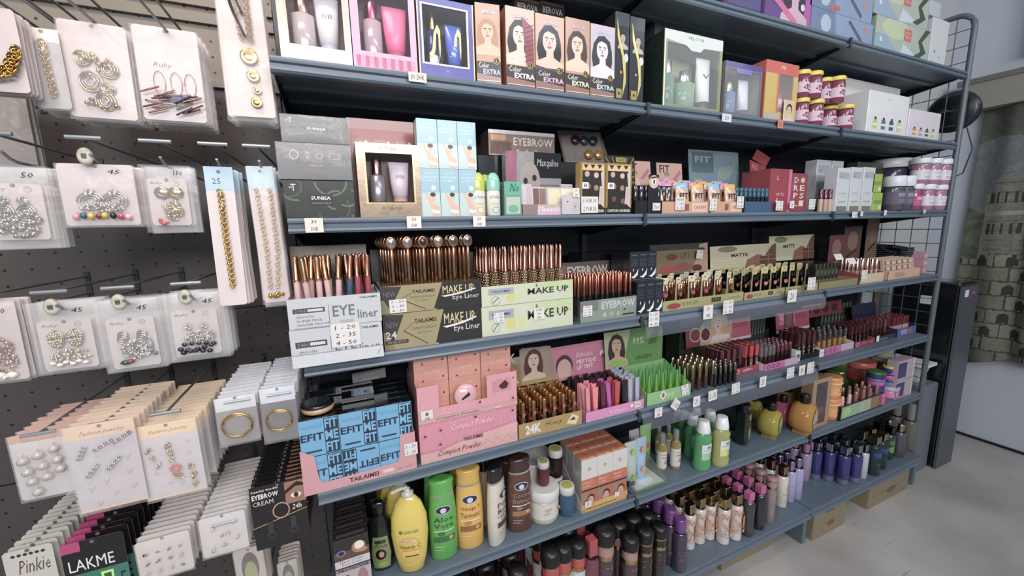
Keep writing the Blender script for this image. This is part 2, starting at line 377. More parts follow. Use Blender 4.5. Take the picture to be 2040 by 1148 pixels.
mb.add(vs, fs, '#777777', 'cloth', True, cs)
o = mb.obj('curtain'); tag(o, 'long grey green curtain printed with stone towers and arched windows', 'curtain')
mod = o.modifiers.new('thick', 'SOLIDIFY'); mod.thickness = .004

# ------------------------------------------------------------ the shelving
SH = '#5b6b7a'; SHD = '#333c48'
def shelf_mesh(w, lip=.034, d=D, y0=-.004):
    mb = MB(); z = -lip
    prof = [(d, 0), (0.012, 0), (.004, 0), (y0, -.001), (y0-.002, -.006), (y0-.001, -.011), (y0+.005, -.014), (y0+.005, z*.62), (y0-.004, z*.72), (y0-.006, z*.86), (y0-.002, z), (.012, z), (.014, z+.01), (d, z+.01)]
    n = len(prof); vs = [(0, a, b) for a, b in prof] + [(w, a, b) for a, b in prof]
    fs = [(i, (i+1) % n, n+(i+1) % n, n+i) for i in range(n)]
    fs += [tuple(range(n-1, -1, -1)), tuple(range(n, 2*n))]
    mb.add(vs, fs, SH, 'enamel')
    for k in (.33, .66): mb.box(.01, w-.01, d*k-.01, d*k+.01, z+.002, z+.01, SH, 'enamel')
    return mb.mesh('shelf_panel')
def bracket_mesh():
    mb = MB(); mb.M = Matrix(((0, 1, 0, 0), (1, 0, 0, 0), (0, 0, 1, 0), (0, 0, 0, 1)))
    mb.prism([(.03, -.004), (D, -.004), (D, -.07), (D-.05, -.068), (.03, -.03)][::-1], 0, .003, '#222932', 'enamel'); return mb.mesh('bracket')
smesh = shelf_mesh(.994); bmesh_ = bracket_mesh()
cm = MB(); cm.box(-.0025, .0025, -.013, -.004, -.04, -.001, SHD, 'enamel'); cm.box(-.006, .006, -.0145, -.0125, -.036, -.002, SHD, 'enamel'); clipm = cm.mesh('joint_clip')
t = thing('shelving_unit', 'slate blue steel shop shelving unit of three bays packed with cosmetics', 'shelving unit', (0, 0, 0))
def child(name, me, p, loc=(0, 0, 0)):
    c = bpy.data.objects.new(name, me); COL.objects.link(c); c.parent = p; c.location = loc; return c
for lv in range(2, 8):
    for b in range(3):
        s_ = child('shelf', smesh, t, (b-1+.003, 0, Z[lv]))
        for x in (.002, .988): child('bracket', bmesh_, s_, (x, 0, 0))
        if b < 2: child('joint_clip', clipm, s_, (.997, 0, 0))
dmesh = shelf_mesh(.994, .04, D+.044, -.004)
for b in range(3): child('base_deck', dmesh, t, (b-1+.003, -.044, Z[1]))
for b in range(3):
    mb = MB(); mb.box(b-1, b-.001, D, D+.012, .06, 2.55, '#222222', 'pegboard_dark'); mb.obj('back_panel', t)
for x in (-1, 0, 1, 2):
    mb = MB(); mb.box(x-.012, x+.012, D-.012, D+.03, 0, 2.55, SHD, 'enamel'); mb.obj('upright', t)
    mb = MB(); mb.prism([(x-.014, 0), (x+.014, 0), (x+.014, .148), (x-.014, .148)], -.026, D+.03, SH, 'enamel'); mb.obj('base_foot', t)
# wire end frame on the right
t = thing('wire_end_frame', 'grey tube and wire mesh end frame closing the shelves on the right', 'end frame', (2.028, 0, 0))
def arc(cy, cz, r, a0, a1, n=7): return [(0, cy+r*math.cos(a0+(a1-a0)*i/n), cz+r*math.sin(a0+(a1-a0)*i/n)) for i in range(n+1)]
mb = MB(); mb.tube([(0, .004, .15), (0, .004, 1.2)]+arc(.074, 2.43, .07, PI, PI/2)+arc(D-.07, 2.43, .07, PI/2, 0)+[(0, D, 1.2), (0, D, .15)], .0125, '#596069', 'enamel', 10); mb.obj('tube_frame', t)
mb = MB()
for k in range(1, 5): mb.tube([(0, D*k/5, .2), (0, D*k/5, 2.49)], .0022, '#4c535c', 'enamel', 5)
z = .25
while z < 2.46: mb.tube([(0, .01, z), (0, D, z)], .0022, '#4c535c', 'enamel', 5); z += .075
mb.obj('wire_mesh', t)
# left hook section: pegboard, with lamplight on its upper part painted in as beige
t = thing('pegboard_wall', 'dark grey pegboard panel behind the jewellery hooks', 'pegboard', (0, 0, 0))
mb = MB(); mb.box(-2.4, -1.017, D, D+.012, .02, 1.90, '#222222', 'pegboard'); mb.obj('pegboard_panel', t)
mb = MB(); mb.box(-2.4, -1.014, D, D+.012, 1.902, 2.7, '#222222', 'pegboard_lit')
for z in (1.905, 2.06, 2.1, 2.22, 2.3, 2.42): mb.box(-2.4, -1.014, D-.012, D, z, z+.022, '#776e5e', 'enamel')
mb.obj('lit_upper_panel', t, label='upper pegboard with warm lamplight painted in as beige')
mb = MB(); mb.box(-2.4, -1.014, D-.001, D+.001, 1.303, 1.307, '#15161a', 'enamel'); mb.box(-2.4, -1.014, D-.001, D+.001, .902, .906, '#15161a', 'enamel'); mb.obj('panel_seam', t)
mb = MB(); mb.box(-2.4, -1.014, -.02, D, 0, .15, SHD, 'enamel'); mb.obj('plinth', t)
# cardboard cartons standing under the base deck
for (x0, x1, y0, y1, h, lab, txt) in ((1.05, 1.31, -.035, .2, .132, 'short brown cardboard box under the base deck beside the steel foot', 1),
        (1.53, 1.93, -.03, .2, .14, 'long brown cardboard box at the right end under the base deck', 0),
        (1.315, 1.52, .06, .25, .13, 'brown cardboard box set back between the two others under the deck', 0),
        (.52, .86, .03, .25, .13, 'brown cardboard box under the middle bay left of the foot', 0)):
    def fr(F, t=txt):
        F.rect(.0, .46, 1, .48, '#7d6f57'); F.ell(.55, .4, .12, .12, '#7a604c')
        if t: [F.line(.35+.07*k, .88, .42+.07*k, .96, .003, '#3c352b') for k in range(4)]
    o = carton_mb(x1-x0, y1-y0, h, '#8f8266', fr, m='kraft', tcol='#96896c').obj('cardboard_box'); o.location = (x0, y0, 0); tag(o, lab, 'box')
# things beyond the end frame
t = thing('floor_cabinet', 'tall black appliance cabinet with small stickers beyond the shelf end', 'cabinet', (2.30, .0, 0))
mb = MB(); mb.cbox(0, .2, .0, .3, 0, 1.14, '#14171c', 'gloss', .01); mb.obj('body', t)
mb = MB(); mb.box(.0, .2, -.012, 0, .0, 1.12, '#4b515a', 'enamel'); mb.obj('side_panel', t)
for bx, c_ in (((.03, .07, -.0135, -.0122, 1.06, 1.1), '#d8d8d8'), ((.11, .16, -.0135, -.0122, 1.07, 1.085), '#a23a6a'), ((-.0015, -.0002, .1, .16, 1.0, 1.05), '#c9ccd0')):
    mb = MB(); mb.box(*bx, c_, 'paper'); mb.obj('sticker', t)
mb = MB(); mb.cbox(0, .16, 0, .3, 0, .55, '#6a6f78', 'enamel', .008); o = mb.obj('storage_bin'); o.location = (2.12, .02, 0); tag(o, 'grey plastic bin standing between shelf end and black cabinet', 'bin')
t = thing('plastic_tub', 'white plastic tub with a rim on top of the grey bin', 'tub', (2.125, .03, .5505))
mb = MB(); vs = []
mb.lathe([(.055, 0), (.075, .1)], '#c9ccce', 'plastic', 4, 1.4, .075, .1, 0, ph=.5, smooth=False); mb.obj('tub_body', t)
mb = MB(); mb.lathe([(.078, .098), (.095, .1), (.095, .118), (.08, .12)], '#dcdfe2', 'plastic', 4, 1.4, .075, .1, 0, ph=.5, smooth=False); mb.obj('rim', t)
t = thing('round_fixture', 'black round domed fixture with a hanging cable behind the wire mesh', 'fixture', (2.12, .08, 2.062))
mb = MB(); mb.M = Matrix.Rotation(PI/2, 4, 'Y'); mb.lathe([(.0, 0), (.085, .0), (.105, .012), (.1, .05), (.07, .075), (0, .085)], '#1b1f27', 'plastic', 24); mb.obj('dome', t)
mb = MB(); mb.tube([(.03, -.06, -.09), (.035, -.09, -.2), (.03, -.07, -.32), (.03, -.02, -.35), (.03, .03, -.31)], .003, '#20242a', 'plastic', 6); mb.obj('cable', t)
mb = MB(); mb.tube([(.0, .0, 0), (-.05, .0, 0), (-.088, .0, 0)], .008, '#30343a', 'plastic', 6); mb.obj('arm', t)
# ------------------------------------------------------------ jewellery on the peg hooks
def hook_kind(L=D+.02, up=.0, ext=0.0):
    w = MB(); w.tube([(0, L, 0), (0, .004-ext, 0)], .0028, '#7d848a', 'steel', 6)
    w2 = MB(); w2.tube([(0, L, -.042), (0, .05-ext, -.042), (0, .03-ext, -.038), (0, .012-ext, -.028)], .0028, '#7d848a', 'steel', 6)
    b = MB(); b.tube([(-.025, -ext, 0), (.025, -ext, 0)], .0036, '#9aa2a8', 'steel', 8)
    k = MB(); k.cbox(-.006, .006, L-.0225, L-.0185, -.05, .012, '#3f4247', 'steel')
    return kind_of([('upper_wire', w, []), ('lower_wire', w2, []), ('price_bar', b, []), ('back_clip', k, [])])
HK = hook_kind(); HKA = hook_kind(ext=.10)
tg = MB(); tg.M = Matrix.Rotation(PI/2, 4, 'X'); tg.lathe([(.0, -.003), (.010, -.003), (.0125, 0), (.010, .004), (.006, .005), (0, .003)], '#c9c4ae', 'plastic', 16, 1.3)
tg.M = None; tg.box(-.0035, .0035, -.0062, -.0045, -.004, .004, '#5b5a4c', 'plastic'); LOCKM = tg.mesh('hook_lock')
GOLD, SILV, ROSE = '#d9a441', '#cfcbc4', '#b9764f'
def blob(mb, x, z, rx, rz, n, r, cols, m='metal', y=-.004, dy=.004, seed=1):
    R = random.Random(seed)
    for i in range(n):
        a = R.random()*2*PI; q = math.sqrt(R.random())
        mb.ball(x+rx*q*math.cos(a), y-R.random()*dy, z+rz*q*math.sin(a), r*R.uniform(.7, 1.25), R.choice(cols), m, 6)
def chainline(mb, pts, r, col, step):
    L = 0
    for i in range(len(pts)-1):
        a, b = Vector(pts[i]), Vector(pts[i+1]); d = (b-a).length; t = (step-L) if L else 0
        k = int(d/step)
        for j in range(k+1):
            p = a.lerp(b, min(1, j*step/d)); mb.ring((p.x+(.3*r if j % 2 else -.3*r), p.y-.0008*(j % 2), p.z), r, r*1.25, r*.34, col, 'metal', 8, 4, tilt=.4*r)
def jewel(kind, w, h, seed=3):      # local frame: card top edge at z=0, hanging to -h, x centred, card face at y=0
    m = MB(); R = random.Random(seed)
    if kind == 'swirl':
        for (x, z, q) in ((-.12*w, -.62*h, .17), (.17*w, -.48*h, .14), (-.2*w, -.38*h, .12), (.05*w, -.82*h, .15), (.12*w, -.68*h, .1)):
            for k in range(3): m.ring((x, -.004-.002*k, z), w*q*(1-.28*k), w*q*(1.1-.28*k), .0016, '#c9a36a' if k % 2 else '#e0c9a0', 'metal', 16, 4)
        blob(m, 0, -.85*h, .25*w, .05*h, 14, .0035, ['#8c3b30', '#d8b98a'], seed=2); blob(m, -.02*w, -.45*h, .28*w, .12*h, 16, .004, [GOLD, '#e6d0a6'], seed=4)
    elif kind == 'rods':
        for i in range(26):
            a = R.uniform(-.55, .25); x = R.uniform(-.3, .42)*w; z = -h*R.uniform(.68, .9); L = .2*w
            m.tube([(x-L*math.cos(a), -.003-.0004*i, z-L*math.sin(a)*-1), (x+L*math.cos(a)*.6, -.003-.0004*i, z-L*math.sin(a)*.6)], .0018, R.choice(['#7a3f33', '#5b3038', '#b57a4c', '#3c3f6e', '#a2694c']), 'metal', 5)
        for x in (-.18*w, .08*w, .3*w): m.ring((x, -.003, -.6*h), .09*w, .13*h, .0008, ROSE, 'metal', 14, 4)
    elif kind == 'coins':
        chainline(m, [(-.22*w, -.004, 0), (-.05*w, -.005, -.52*h)], .0036, GOLD, .0065); chainline(m, [(.16*w, -.004, 0), (.14*w, -.005, -.52*h)], .0045, '#c58b35', .0065); chainline(m, [(0, -.004, 0), (.02*w, -.004, -.35*h)], .0026, '#e0b95a', .005)
        m.M = None
        for (x, z, q) in ((.06*w, -.62*h, .2), (.1*w, -.74*h, .15), (.15*w, -.83*h, .1), (.1*w, -.91*h, .13)):
            mm = Matrix.Translation((x, -.006, z)) @ Matrix.Rotation(PI/2, 4, 'X'); m.M = mm
            m.lathe([(0, .003), (w*q*.5, .0035), (w*q*.8, .001), (w*q, .0025), (w*q, -.001), (0, -.001)], '#cf9836', 'metal', 16); m.M = None
    elif kind == 'chunk':
        chainline(m, [(-.45*w, -.004, -.5*h), (-.1*w, -.006, -.78*h), (.2*w, -.006, -.72*h), (.47*w, -.004, -.45*h)], .006, GOLD, .006)
        chainline(m, [(-.4*w, -.008, -.56*h), (-.05*w, -.01, -.82*h), (.25*w, -.01, -.78*h), (.42*w, -.008, -.55*h)], .006, '#c9952f', .006)
    elif kind == 'rhine':
        for x in (-.2*w, .17*w):
            for q in (.16, .11, .06): m.ring((x, -.004, -.58*h), w*q, w*q*1.2, .0014, SILV, 'metal', 16, 4)
            blob(m, x, -.42*h, .09*w, .06*h, 14, .0034, ['#e6e2dc', SILV, '#a8a39c'], seed=seed+int(x*999))
        blob(m, 0, -.72*h, .42*w, .17*h, 110, .0034, ['#eeeae4', SILV, '#8f8a84', '#d7c9ae'], seed=seed)
    elif kind == 'drops':
        for x in (-.12*w, .2*w):
            for q in (.18, .13, .08): m.ring((x, -.004, -.6*h), w*q, w*q*.8, .0013, SILV, 'metal', 16, 4)
            blob(m, x, -.47*h, .06*w, .05*h, 12, .0032, ['#e9e5df', SILV], seed=5)
        blob(m, .04*w, -.7*h, .33*w, .07*h, 46, .003, ['#eee', SILV, '#c9b98e'], seed=seed)
        for i, c in enumerate(['#e58aa0', '#1f6e6a', '#d9b21f', '#7a2534', '#cfae2a', '#26221f', '#b5203c', '#e8a9bd']):
            m.ball((-.32+.095*i)*w+R.uniform(-.003, .003), -.006-.002*(i % 3), -(.83+.035*R.random())*h, .0058, c, 'gloss', 8, 1, 1.15); m.ball((-.32+.095*i)*w, -.005, -.79*h, .0022, c, 'gloss', 6)
    elif kind == 'goldflower':
        for x in (-.14*w, .2*w):
            m.ball(x, -.003, -.42*h, .014, '#b99f6c', 'metal', 12, .35)
            for q in (.1, .06): m.ring((x, -.006, -.42*h), w*q, w*q, .0014, '#e5d6ae', 'metal', 14, 4)
        for i in range(14):
            a = 2*PI*i/14; m.tube([(.08*w+.05*w*math.cos(a), -.007, -.68*h+.05*w*math.sin(a)), (.08*w+.22*w*math.cos(a), -.004, -.68*h+.2*w*math.sin(a))], .0018, '#d9c795', 'metal', 5)
        blob(m, .08*w, -.68*h, .26*w, .16*h, 60, .003, ['#e0cfa2', '#b59a63', '#f1e8cf'], seed=seed); blob(m, -.2*w, -.86*h, .1*w, .04*h, 8, .004, ['#c6473c'], 'gloss', seed=2)
    elif kind == 'chain1':
        chainline(m, [(.0, -.004, -.17*h), (.02*w, -.005, -.5*h), (.06*w, -.004, -.86*h)], .0042, '#dcae4b', .0058)
        blob(m, 0.01*w, -.24*h, .04*w, .06*h, 10, .003, ['#ead9b0', '#fff4d8'], seed=1)
    elif kind == 'chain2':
        chainline(m, [(-.2*w, -.004, -.17*h), (-.14*w, -.004, -.6*h), (-.2*w, -.004, -.9*h)], .0034, '#dcae4b', .0085); chainline(m, [(.3*w, -.004, -.17*h), (.28*w, -.004, -.6*h), (.1*w, -.004, -.88*h)], .0034, '#dcae4b', .0085)
        blob(m, .0, -.94*h, .3*w, .015*h, 12, .004, [GOLD], seed=3)
    elif kind == 'rose':
        blob(m, -.05*w, -.68*h, .42*w, .26*h, 130, .0035, [ROSE, '#d89a70', '#e9c2a0', '#8d5238'], seed=seed); blob(m, 0, -.93*h, .3*w, .03*h, 8, .006, ['#efe6da'], 'gloss', seed=4)
    elif kind == 'pearlgold':
        for x in (-.17*w, .18*w):
            blob(m, x, -.52*h, .12*w, .13*h, 70, .0028, ['#cbb78a', '#e9dcb8', '#9d8a5e'], seed=seed)
            for q in (.15, .1, .05): m.ring((x, -.006, -.5*h), w*q, w*q, .0014, '#e3d3a5', 'metal', 14, 4)
        blob(m, .05*w, -.78*h, .36*w, .1*h, 60, .003, ['#d9c793', '#f2e8cc'], seed=seed+1)
        for i in range(6): m.ball((-.3+.12*i)*w, -.007, -(.86+.03*(i % 2))*h, .0055, '#e9e0cf', 'gloss', 8, 1, .75)
    elif kind == 'silvergreen':
        for x in (-.18*w, .22*w):
            for k in range(3): m.ring((x, -.004-.002*k, -(.5+.03*k)*h), .1*w, .05*h, .0015, SILV, 'metal', 14, 4)
        m.ring((.25*w, -.003, -.68*h), .16*w, .15*h, .0012, SILV, 'metal', 18, 4); blob(m, .05*w, -.72*h, .33*w, .14*h, 100, .003, ['#efece6', SILV, '#a9a49c'], seed=seed)
        m.ball(-.2*w, -.007, -.88*h, .0095, '#1e5a3c', 'gloss', 8, 1, .6); m.ball(-.1*w, -.008, -.87*h, .008, '#8c2f45', 'gloss', 8, 1, .6); m.ball(.44*w, -.006, -.8*h, .005, '#4a3a8a', 'gloss', 5)
    elif kind == 'blackdrops':
        for x in (-.15*w, .2*w): blob(m, x, -.5*h, .07*w, .05*h, 16, .0026, ['#e9e5df', SILV], seed=seed)
        blob(m, .1*w, -.66*h, .34*w, .1*h, 90, .0028, ['#e4e0d9', SILV, '#c2b89c'], seed=seed+1)
        for i in range(15): m.ball((-.36+.052*i)*w, -.008, -(.82+.07*math.sin(i*2.2))*h, .0062, R.choice(['#1c1b20', '#2a262c', '#3a2f3c', '#20343a']), 'gloss', 8, 1, .85)
    elif kind == 'pearls':
        for i, (a, b) in enumerate(((-.28, .3), (0, .24), (.3, .17), (-.24, .5), (.04, .44), (.32, .37), (-.2, .68), (.08, .64), (.34, .54), (-.14, .88))):
            m.ball(a*w, -.007, -(.12+.86*b)*h, .0085, '#b9b2aa', 'gloss', 10); m.tube([(a*w, -.006, -(.06+.86*b)*h), (a*w+.004, -.009, -(.02+.86*b)*h)], .0009, SILV, 'metal', 4)
    elif kind == 'bars':
        for (a, b, g, l) in ((-.3, .3, 1.1, .12), (.02, .25, .5, .15), (.3, .2, .55, .15), (-.2, .52, .9, .13), (.12, .48, .8, .14)):
            for k in range(7):
                for q in (-1, 1): m.ball(a*w+l*w*(k/3-1)*math.cos(g)-q*.002*math.sin(g), -.006, -b*h+l*w*(k/3-1)*math.sin(g)+q*.002*math.cos(g), .0023, '#ddd9d4' if k % 2 else '#a8a39c', 'metal', 6)
        for (a, b) in ((.32, .42), (-.05, .66), (.3, .6), (-.28, .72), (.05, .82), (.33, .78), (-.2, .9)): m.tube([(a*w-.004, -.001, -b*h), (a*w, -.004, -b*h-.007), (a*w+.005, -.001, -b*h+.002)], .0009, '#c4bebc', 'plastic', 4)
    elif kind == 'colour':
        for (a, b, c) in ((-.34, .32, '#b8563c'), (-.28, .43, '#d8896e'), (-.22, .54, '#c97a5e'), (-.02, .3, '#6f7a2e'), (0, .4, '#7fa03a'), (.02, .5, '#8ea83c'), (.3, .64, '#9a7a3c'), (.32, .76, '#b58f3e'), (.32, .88, '#c89a2c'), (.1, .72, '#c25a1c')):
            blob(m, a*w, -b*h, .045*w, .035*h, 9, .0026, [c, GOLD, '#efe2c0'], 'metal', seed=int(b*90))
        for i in range(9): t_ = 2*PI*i/9; m.ball(.05*w+.0075*math.cos(t_), -.008, -.61*h+.0075*math.sin(t_), .0034, '#d2281c', 'gloss', 6)
        m.tube([(0, -.006, -.68*h), (.06*w, -.007, -.75*h), (.16*w, -.006, -.76*h)], .002, GOLD, 'metal', 5)
        for (a, b) in ((.3, .3), (.3, .46), (-.1, .82), (.1, .86), (-.3, .66)): m.tube([(a*w-.003, -.001, -b*h), (a*w+.002, -.004, -b*h+.006), (a*w+.004, -.001, -b*h)], .0009, '#c4bebc', 'plastic', 4)
    elif kind == 'bangle':
        for k in range(4): m.ring((.0, -.005-.0028*k, -.64*h+.003*k), w*.37, w*.35, .0016, '#d9ab55', 'metal', 26, 5)
    elif kind == 'studs':
        for i in range(4):
            for j in range(3):
                c = R.choice([GOLD, '#6e5a34', SILV, '#8c6f3a']); blob(m, (-.32+.21*i)*w, -(.3+.24*j)*h, .035*w, .03*h, 5, .0022, [c], seed=i*7+j)
    elif kind == 'stars':
        for (a, b, c) in ((-.2, .3, '#d5cfc8'), (.28, .22, '#d5cfc8'), (-.05, .5, '#c99a78'), (.1, .48, '#c99a78'), (.3, .62, '#c9b08e'), (-.25, .8, '#c9a88e'), (0, .74, '#c98e6e')):
            blob(m, a*w, -b*h, .035*w, .03*h, 6, .0024, [c, '#e9d3c0'], seed=int(a*90))
    return m
def bag_mb(w, h, bulge=.009, seed=1):
    m = MB(); R = random.Random(seed); nx, nz = 7, 8; vs = []
    for j in range(nz+1):
        for i in range(nx+1):
            u, v = i/nx, j/nz; e = min(u, 1-u, v, 1-v)
            vs.append(((u-.5)*w, -.0015-bulge*min(1, e*5)*(.6+.4*math.sin(v*2.6)) - R.uniform(0, .0025)*(e > 0), -v*h))
    fs = [(j*(nx+1)+i, (j+1)*(nx+1)+i, (j+1)*(nx+1)+i+1, j*(nx+1)+i+1) for j in range(nz) for i in range(nx)]
    m.add(vs, fs, '#f2f0f0', 'film', True); return m
def hang(hookz, px0, px1, pt, pb, y, n, kind, what, col='#d9cdcb', head=None, headtxt=None, bag=True, inset=None, ruby=0, price=None, lock=False, gap=.011, hx=None, top=0, cname='jewellery_card', cat='jewellery card', nofront=False, hookA=False, art=None, rnd=.5, seed=5, tall=0):
    pm = (pt+pb)/2; xm = (px0+px1)/2
    xl, _ = XZ(px0, pm, y); xr, _ = XZ(px1, pm, y); _, zt = XZ(xm-(pb-pt)*.05, pt, y); _, zb = XZ(xm, pb, y)
    w = xr-xl; h = zt-zb; xc = (xl+xr)/2
    hz = (zt-.012+.042) if hookz is None else hookz
    hk = place(HKA if hookA else HK, 'peg_hook', f'grey wire hook carrying {what}', 'hook', (xc+.004, .0, hz))
    drop = zt-(hz-.042)
    def cardm(front=True):
        c = MB(); iw, ih, it = inset or (1., 1., 0.)
        cw, ch, c0 = w*iw, h*ih, -it*h; r = .004
        c.M = None; o = [(-cw/2+r, c0), (cw/2-r, c0), (cw/2, c0-r), (cw/2, c0-ch+r), (cw/2-r, c0-ch), (-cw/2+r, c0-ch), (-cw/2, c0-ch+r), (-cw/2, c0-r)][::-1]
        c.prism(o, 0, .0012, col, 'card')
        F = Face(c, (-cw/2, 0, c0-ch), (1, 0, 0), (0, 0, 1), cw, ch)
        if head: F.rect(.0, 1-head[1], 1, 1, head[0]) if len(head) < 3 else (F.rect(.0, 1-head[1], 1, 1, head[0]), F.rect(0, 0, 1, head[2], head[0]))
        if front:
            if headtxt: F.text(headtxt, .2, 1-.135, .85, 1-.075, '#8a5a34', shear=.4)
            if ruby: F.text('Ruby', .08, .86, .38, .93, '#4a4040', shear=.35); F.oring(.75, .9, .07, .07*cw/ch, .12, '#55504e'); F.text('RJ', .72, .885, .78, .915, '#55504e')
            if art: art(F)
            F.circ(.5, .965 if not top else .9, .0035, '#6b6460')
        return c
    def tagm():
        t = MB(); F = Face(t, (-w/2, -.0085, -h), (1, 0, 0), (0, 0, 1), w, h)
        F.text(price, .68, .845, .86, .91, '#2a2826', 'paper', shear=.2); return t
    bm = bag_mb(w*1.04, h*1.03, seed=seed) if bag else None
    fr = [('card', cardm(), [])]
    if kind: fr.append(('jewellery' if cat != 'hair clip' else 'clip', jewel(kind, w*(inset[0] if inset else 1), h, seed), []))
    if bag: fr.append(('bag', bm, []))
    if price: fr.append(('price_mark', tagm(), []))
    KF = kind_of(fr); bk = [('card', cardm(bool(art) and not bag), [])]
    if bag: bk.append(('bag', bag_mb(w*1.04, h*1.03, .004, seed), []))
    KB = kind_of(bk); R = random.Random(seed*31)
    for i in range(n):
        k = KF if i == 0 else KB
        dx = R.uniform(-1, 1)*.004*rnd*(i > 0); place(k, cname, f'{what}, ' + ('frontmost on its hook' if i == 0 else f'{ORD[i]} back on its hook'), cat, (xc+dx, y+i*gap, zt+R.uniform(-1, .3)*.004*rnd*(i > 0)), R.uniform(-.04, .04)*rnd, f'cards on the hook of {what[:40]}', ry=R.uniform(-.03, .03)*rnd)
    if lock:
        single(LOCKM, 'hook_lock', f'cream oval lock on the hook before {what}', 'lock', (xc-.006, y-.012, hz-.03), 0)
    return xc, w, h, zt
ZA, ZB, ZD, ZE, ZF = 1.975, 1.70, 1.42, 1.15, .865
W1 = '#cdbfbc'
hang(ZA, -70, 42, 14, 182, .02, 4, 'chunk', 'white card with thick gold chain at the left photo edge', W1, bag=False, hookA=True, seed=11)
hang(ZA, 62, 128, 58, 216, .07, 5, 'chain1', 'narrow bagged card with fine gold chain and white tab', '#bdb6b4', head=('#efe9e2', .16), hookA=True, seed=12, gap=.014)
hang(ZA, 130, 262, 47, 236, .08, 6, 'swirl', 'bag of swirling gold spiral earrings', W1, hookA=True, seed=13, gap=.013)
hang(ZA, 276, 402, 57, 241, .08, 7, 'rods', 'bag of copper rod fringe earrings', W1, ruby=0, hookA=True, seed=14, art=lambda F: F.text('Ruby', .25, .56, .55, .63, '#4a4040', shear=.35), gap=.014)
hang(ZA+.0, 438, 527, -90, 232, .05, 6, 'coins', 'long bagged card with gold coin pendant necklace', '#d6c2bb', hookA=True, seed=15, gap=.012)
hang(None, -60, 62, 170, 330, .2, 3, None, 'dull grey rear card below the gold chains', '#8a7c72', seed=16, hookA=True)
hang(ZB, -40, 104, 330, 492, .03, 5, 'rhine', 'bag of large silver rhinestone earrings', W1, ruby=1, inset=(.8, .7, .22), price='50', seed=17)
hang(ZB, 122, 272, 328, 450, .03, 6, 'drops', 'bag of silver hoops with coloured drops', W1, ruby=0, price='45', lock=True, seed=18)
hang(ZB, 287, 386, 330, 460, .04, 5, 'goldflower', 'bag of gold flower earrings with radiating petals', W1, ruby=1, inset=(.8, .72, .2), price='150', seed=19)
hang(ZB, 424, 480, 333, 610, .03, 10, 'chain1', 'long blue topped card with one gold chain', '#d9cbc9', head=('#a9c6da', .165), bag=False, gap=.010, seed=20, art=lambda F: F.text('25', .25, .88, .55, .92, '#2a2826'), rnd=.8)
hang(ZB, 506, 558, 332, 604, .03, 10, 'chain2', 'long blue topped card with two gold strands', '#dccbc6', head=('#b3cddd', .165), bag=True, gap=.010, seed=21, rnd=.8)
hang(ZD, -62, 46, 600, 762, .03, 5, 'rose', 'bag of rose gold cluster earrings', W1, price='50', seed=22)
hang(ZD, 62, 200, 602, 740, .03, 6, 'pearlgold', 'bag of gold bead earrings with pearls', W1, ruby=1, inset=(.8, .72, .26), price='45', lock=True, seed=23)
hang(ZD, 200, 322, 597, 736, .03, 6, 'silvergreen', 'bag of silver cluster earrings with green stones', W1, ruby=1, inset=(.8, .72, .26), price='45', lock=True, seed=24)
hang(ZD, 326, 450, 585, 715, .03, 8, 'blackdrops', 'bag of silver earrings with black drops', W1, ruby=1, inset=(.75, .7, .25), price='45', lock=True, seed=25, gap=.012)
hang(ZE, 26, 142, 862, 992, .0, 8, 'pearls', 'peach card holding rows of silver pearl studs', '#cfc4c2', head=('#c98f6e', .12), headtxt='Fashion Jewelry', seed=26, gap=0.022, bag=True)
hang(ZE, 140, 282, 842, 1014, -.01, 11, 'bars', 'cream card with rhinestone bar earrings', '#c9bfc4', head=('#e2bf98', .16, .03), headtxt='Fashion Jewelry', seed=27, gap=0.022, bag=True)
hang(ZE, 278, 402, 842, 990, .0, 12, 'colour', 'cream card with red and green enamel earrings', '#cfc6c8', head=('#e8c796', .17, .03), headtxt='Fashion Jewelry', seed=28, gap=0.022)
hang(ZE, 432, 514, 790, 884, .0, 11, 'bangle', 'clear bag of thin gold bangles', '#8f8780', head=('#d9dade', .28), seed=29, gap=0.024)
hang(ZE, 522, 592, 772, 878, .0, 11, 'bangle', 'clear bag of gold bangles beside the blue boxes', '#5d5a5c', head=('#d4dae2', .27), seed=30, gap=0.024)
def pinkie(F): F.text('Pinkie', .25, .55, .9, .8, '#5a3a44', shear=.3); [F.circ(.2+.12*k, .9, .003, '#3a2c30') for k in range(6)]
hang(ZF, 12, 118, 1092, 1200, -.02, 16, None, 'white Pinkie nail card', '#c4c2b6', bag=False, seed=31, gap=0.016, art=pinkie, rnd=.3, cat='nail card', cname='nail_card')
def lak(F):
    F.rect(0, .0, 1, .6, '#2f7766'); F.rect(0, .6, 1, 1, '#16191a'); F.rect(0, .88, .3, 1, '#b01a68')
    F.text('LAKME', .08, .64, .8, .78, '#e2e2e0'); F.rect(.55, .42, .75, .56, '#b5f06a'); F.rect(.59, .45, .71, .53, '#2c5a2c'); F.text('E', .86, .3, .94, .5, '#10221c')
hang(ZF, 132, 262, 1072, 1230, -.02, 11, None, 'black and teal LAKME pencil card', '#8f1a55', bag=False, seed=32, gap=0.022, art=lak, rnd=.5, cat='cosmetic card', cname='cosmetic_card')
hang(ZF, 272, 384, 1070, 1150, -.01, 14, 'studs', 'white square card of small gold studs', '#d3c8c0', seed=33, gap=0.018)
hang(ZF, 398, 494, 1026, 1104, .0, 14, 'stars', 'white square card of tiny star earrings', '#d6cdca', seed=34, gap=0.018)
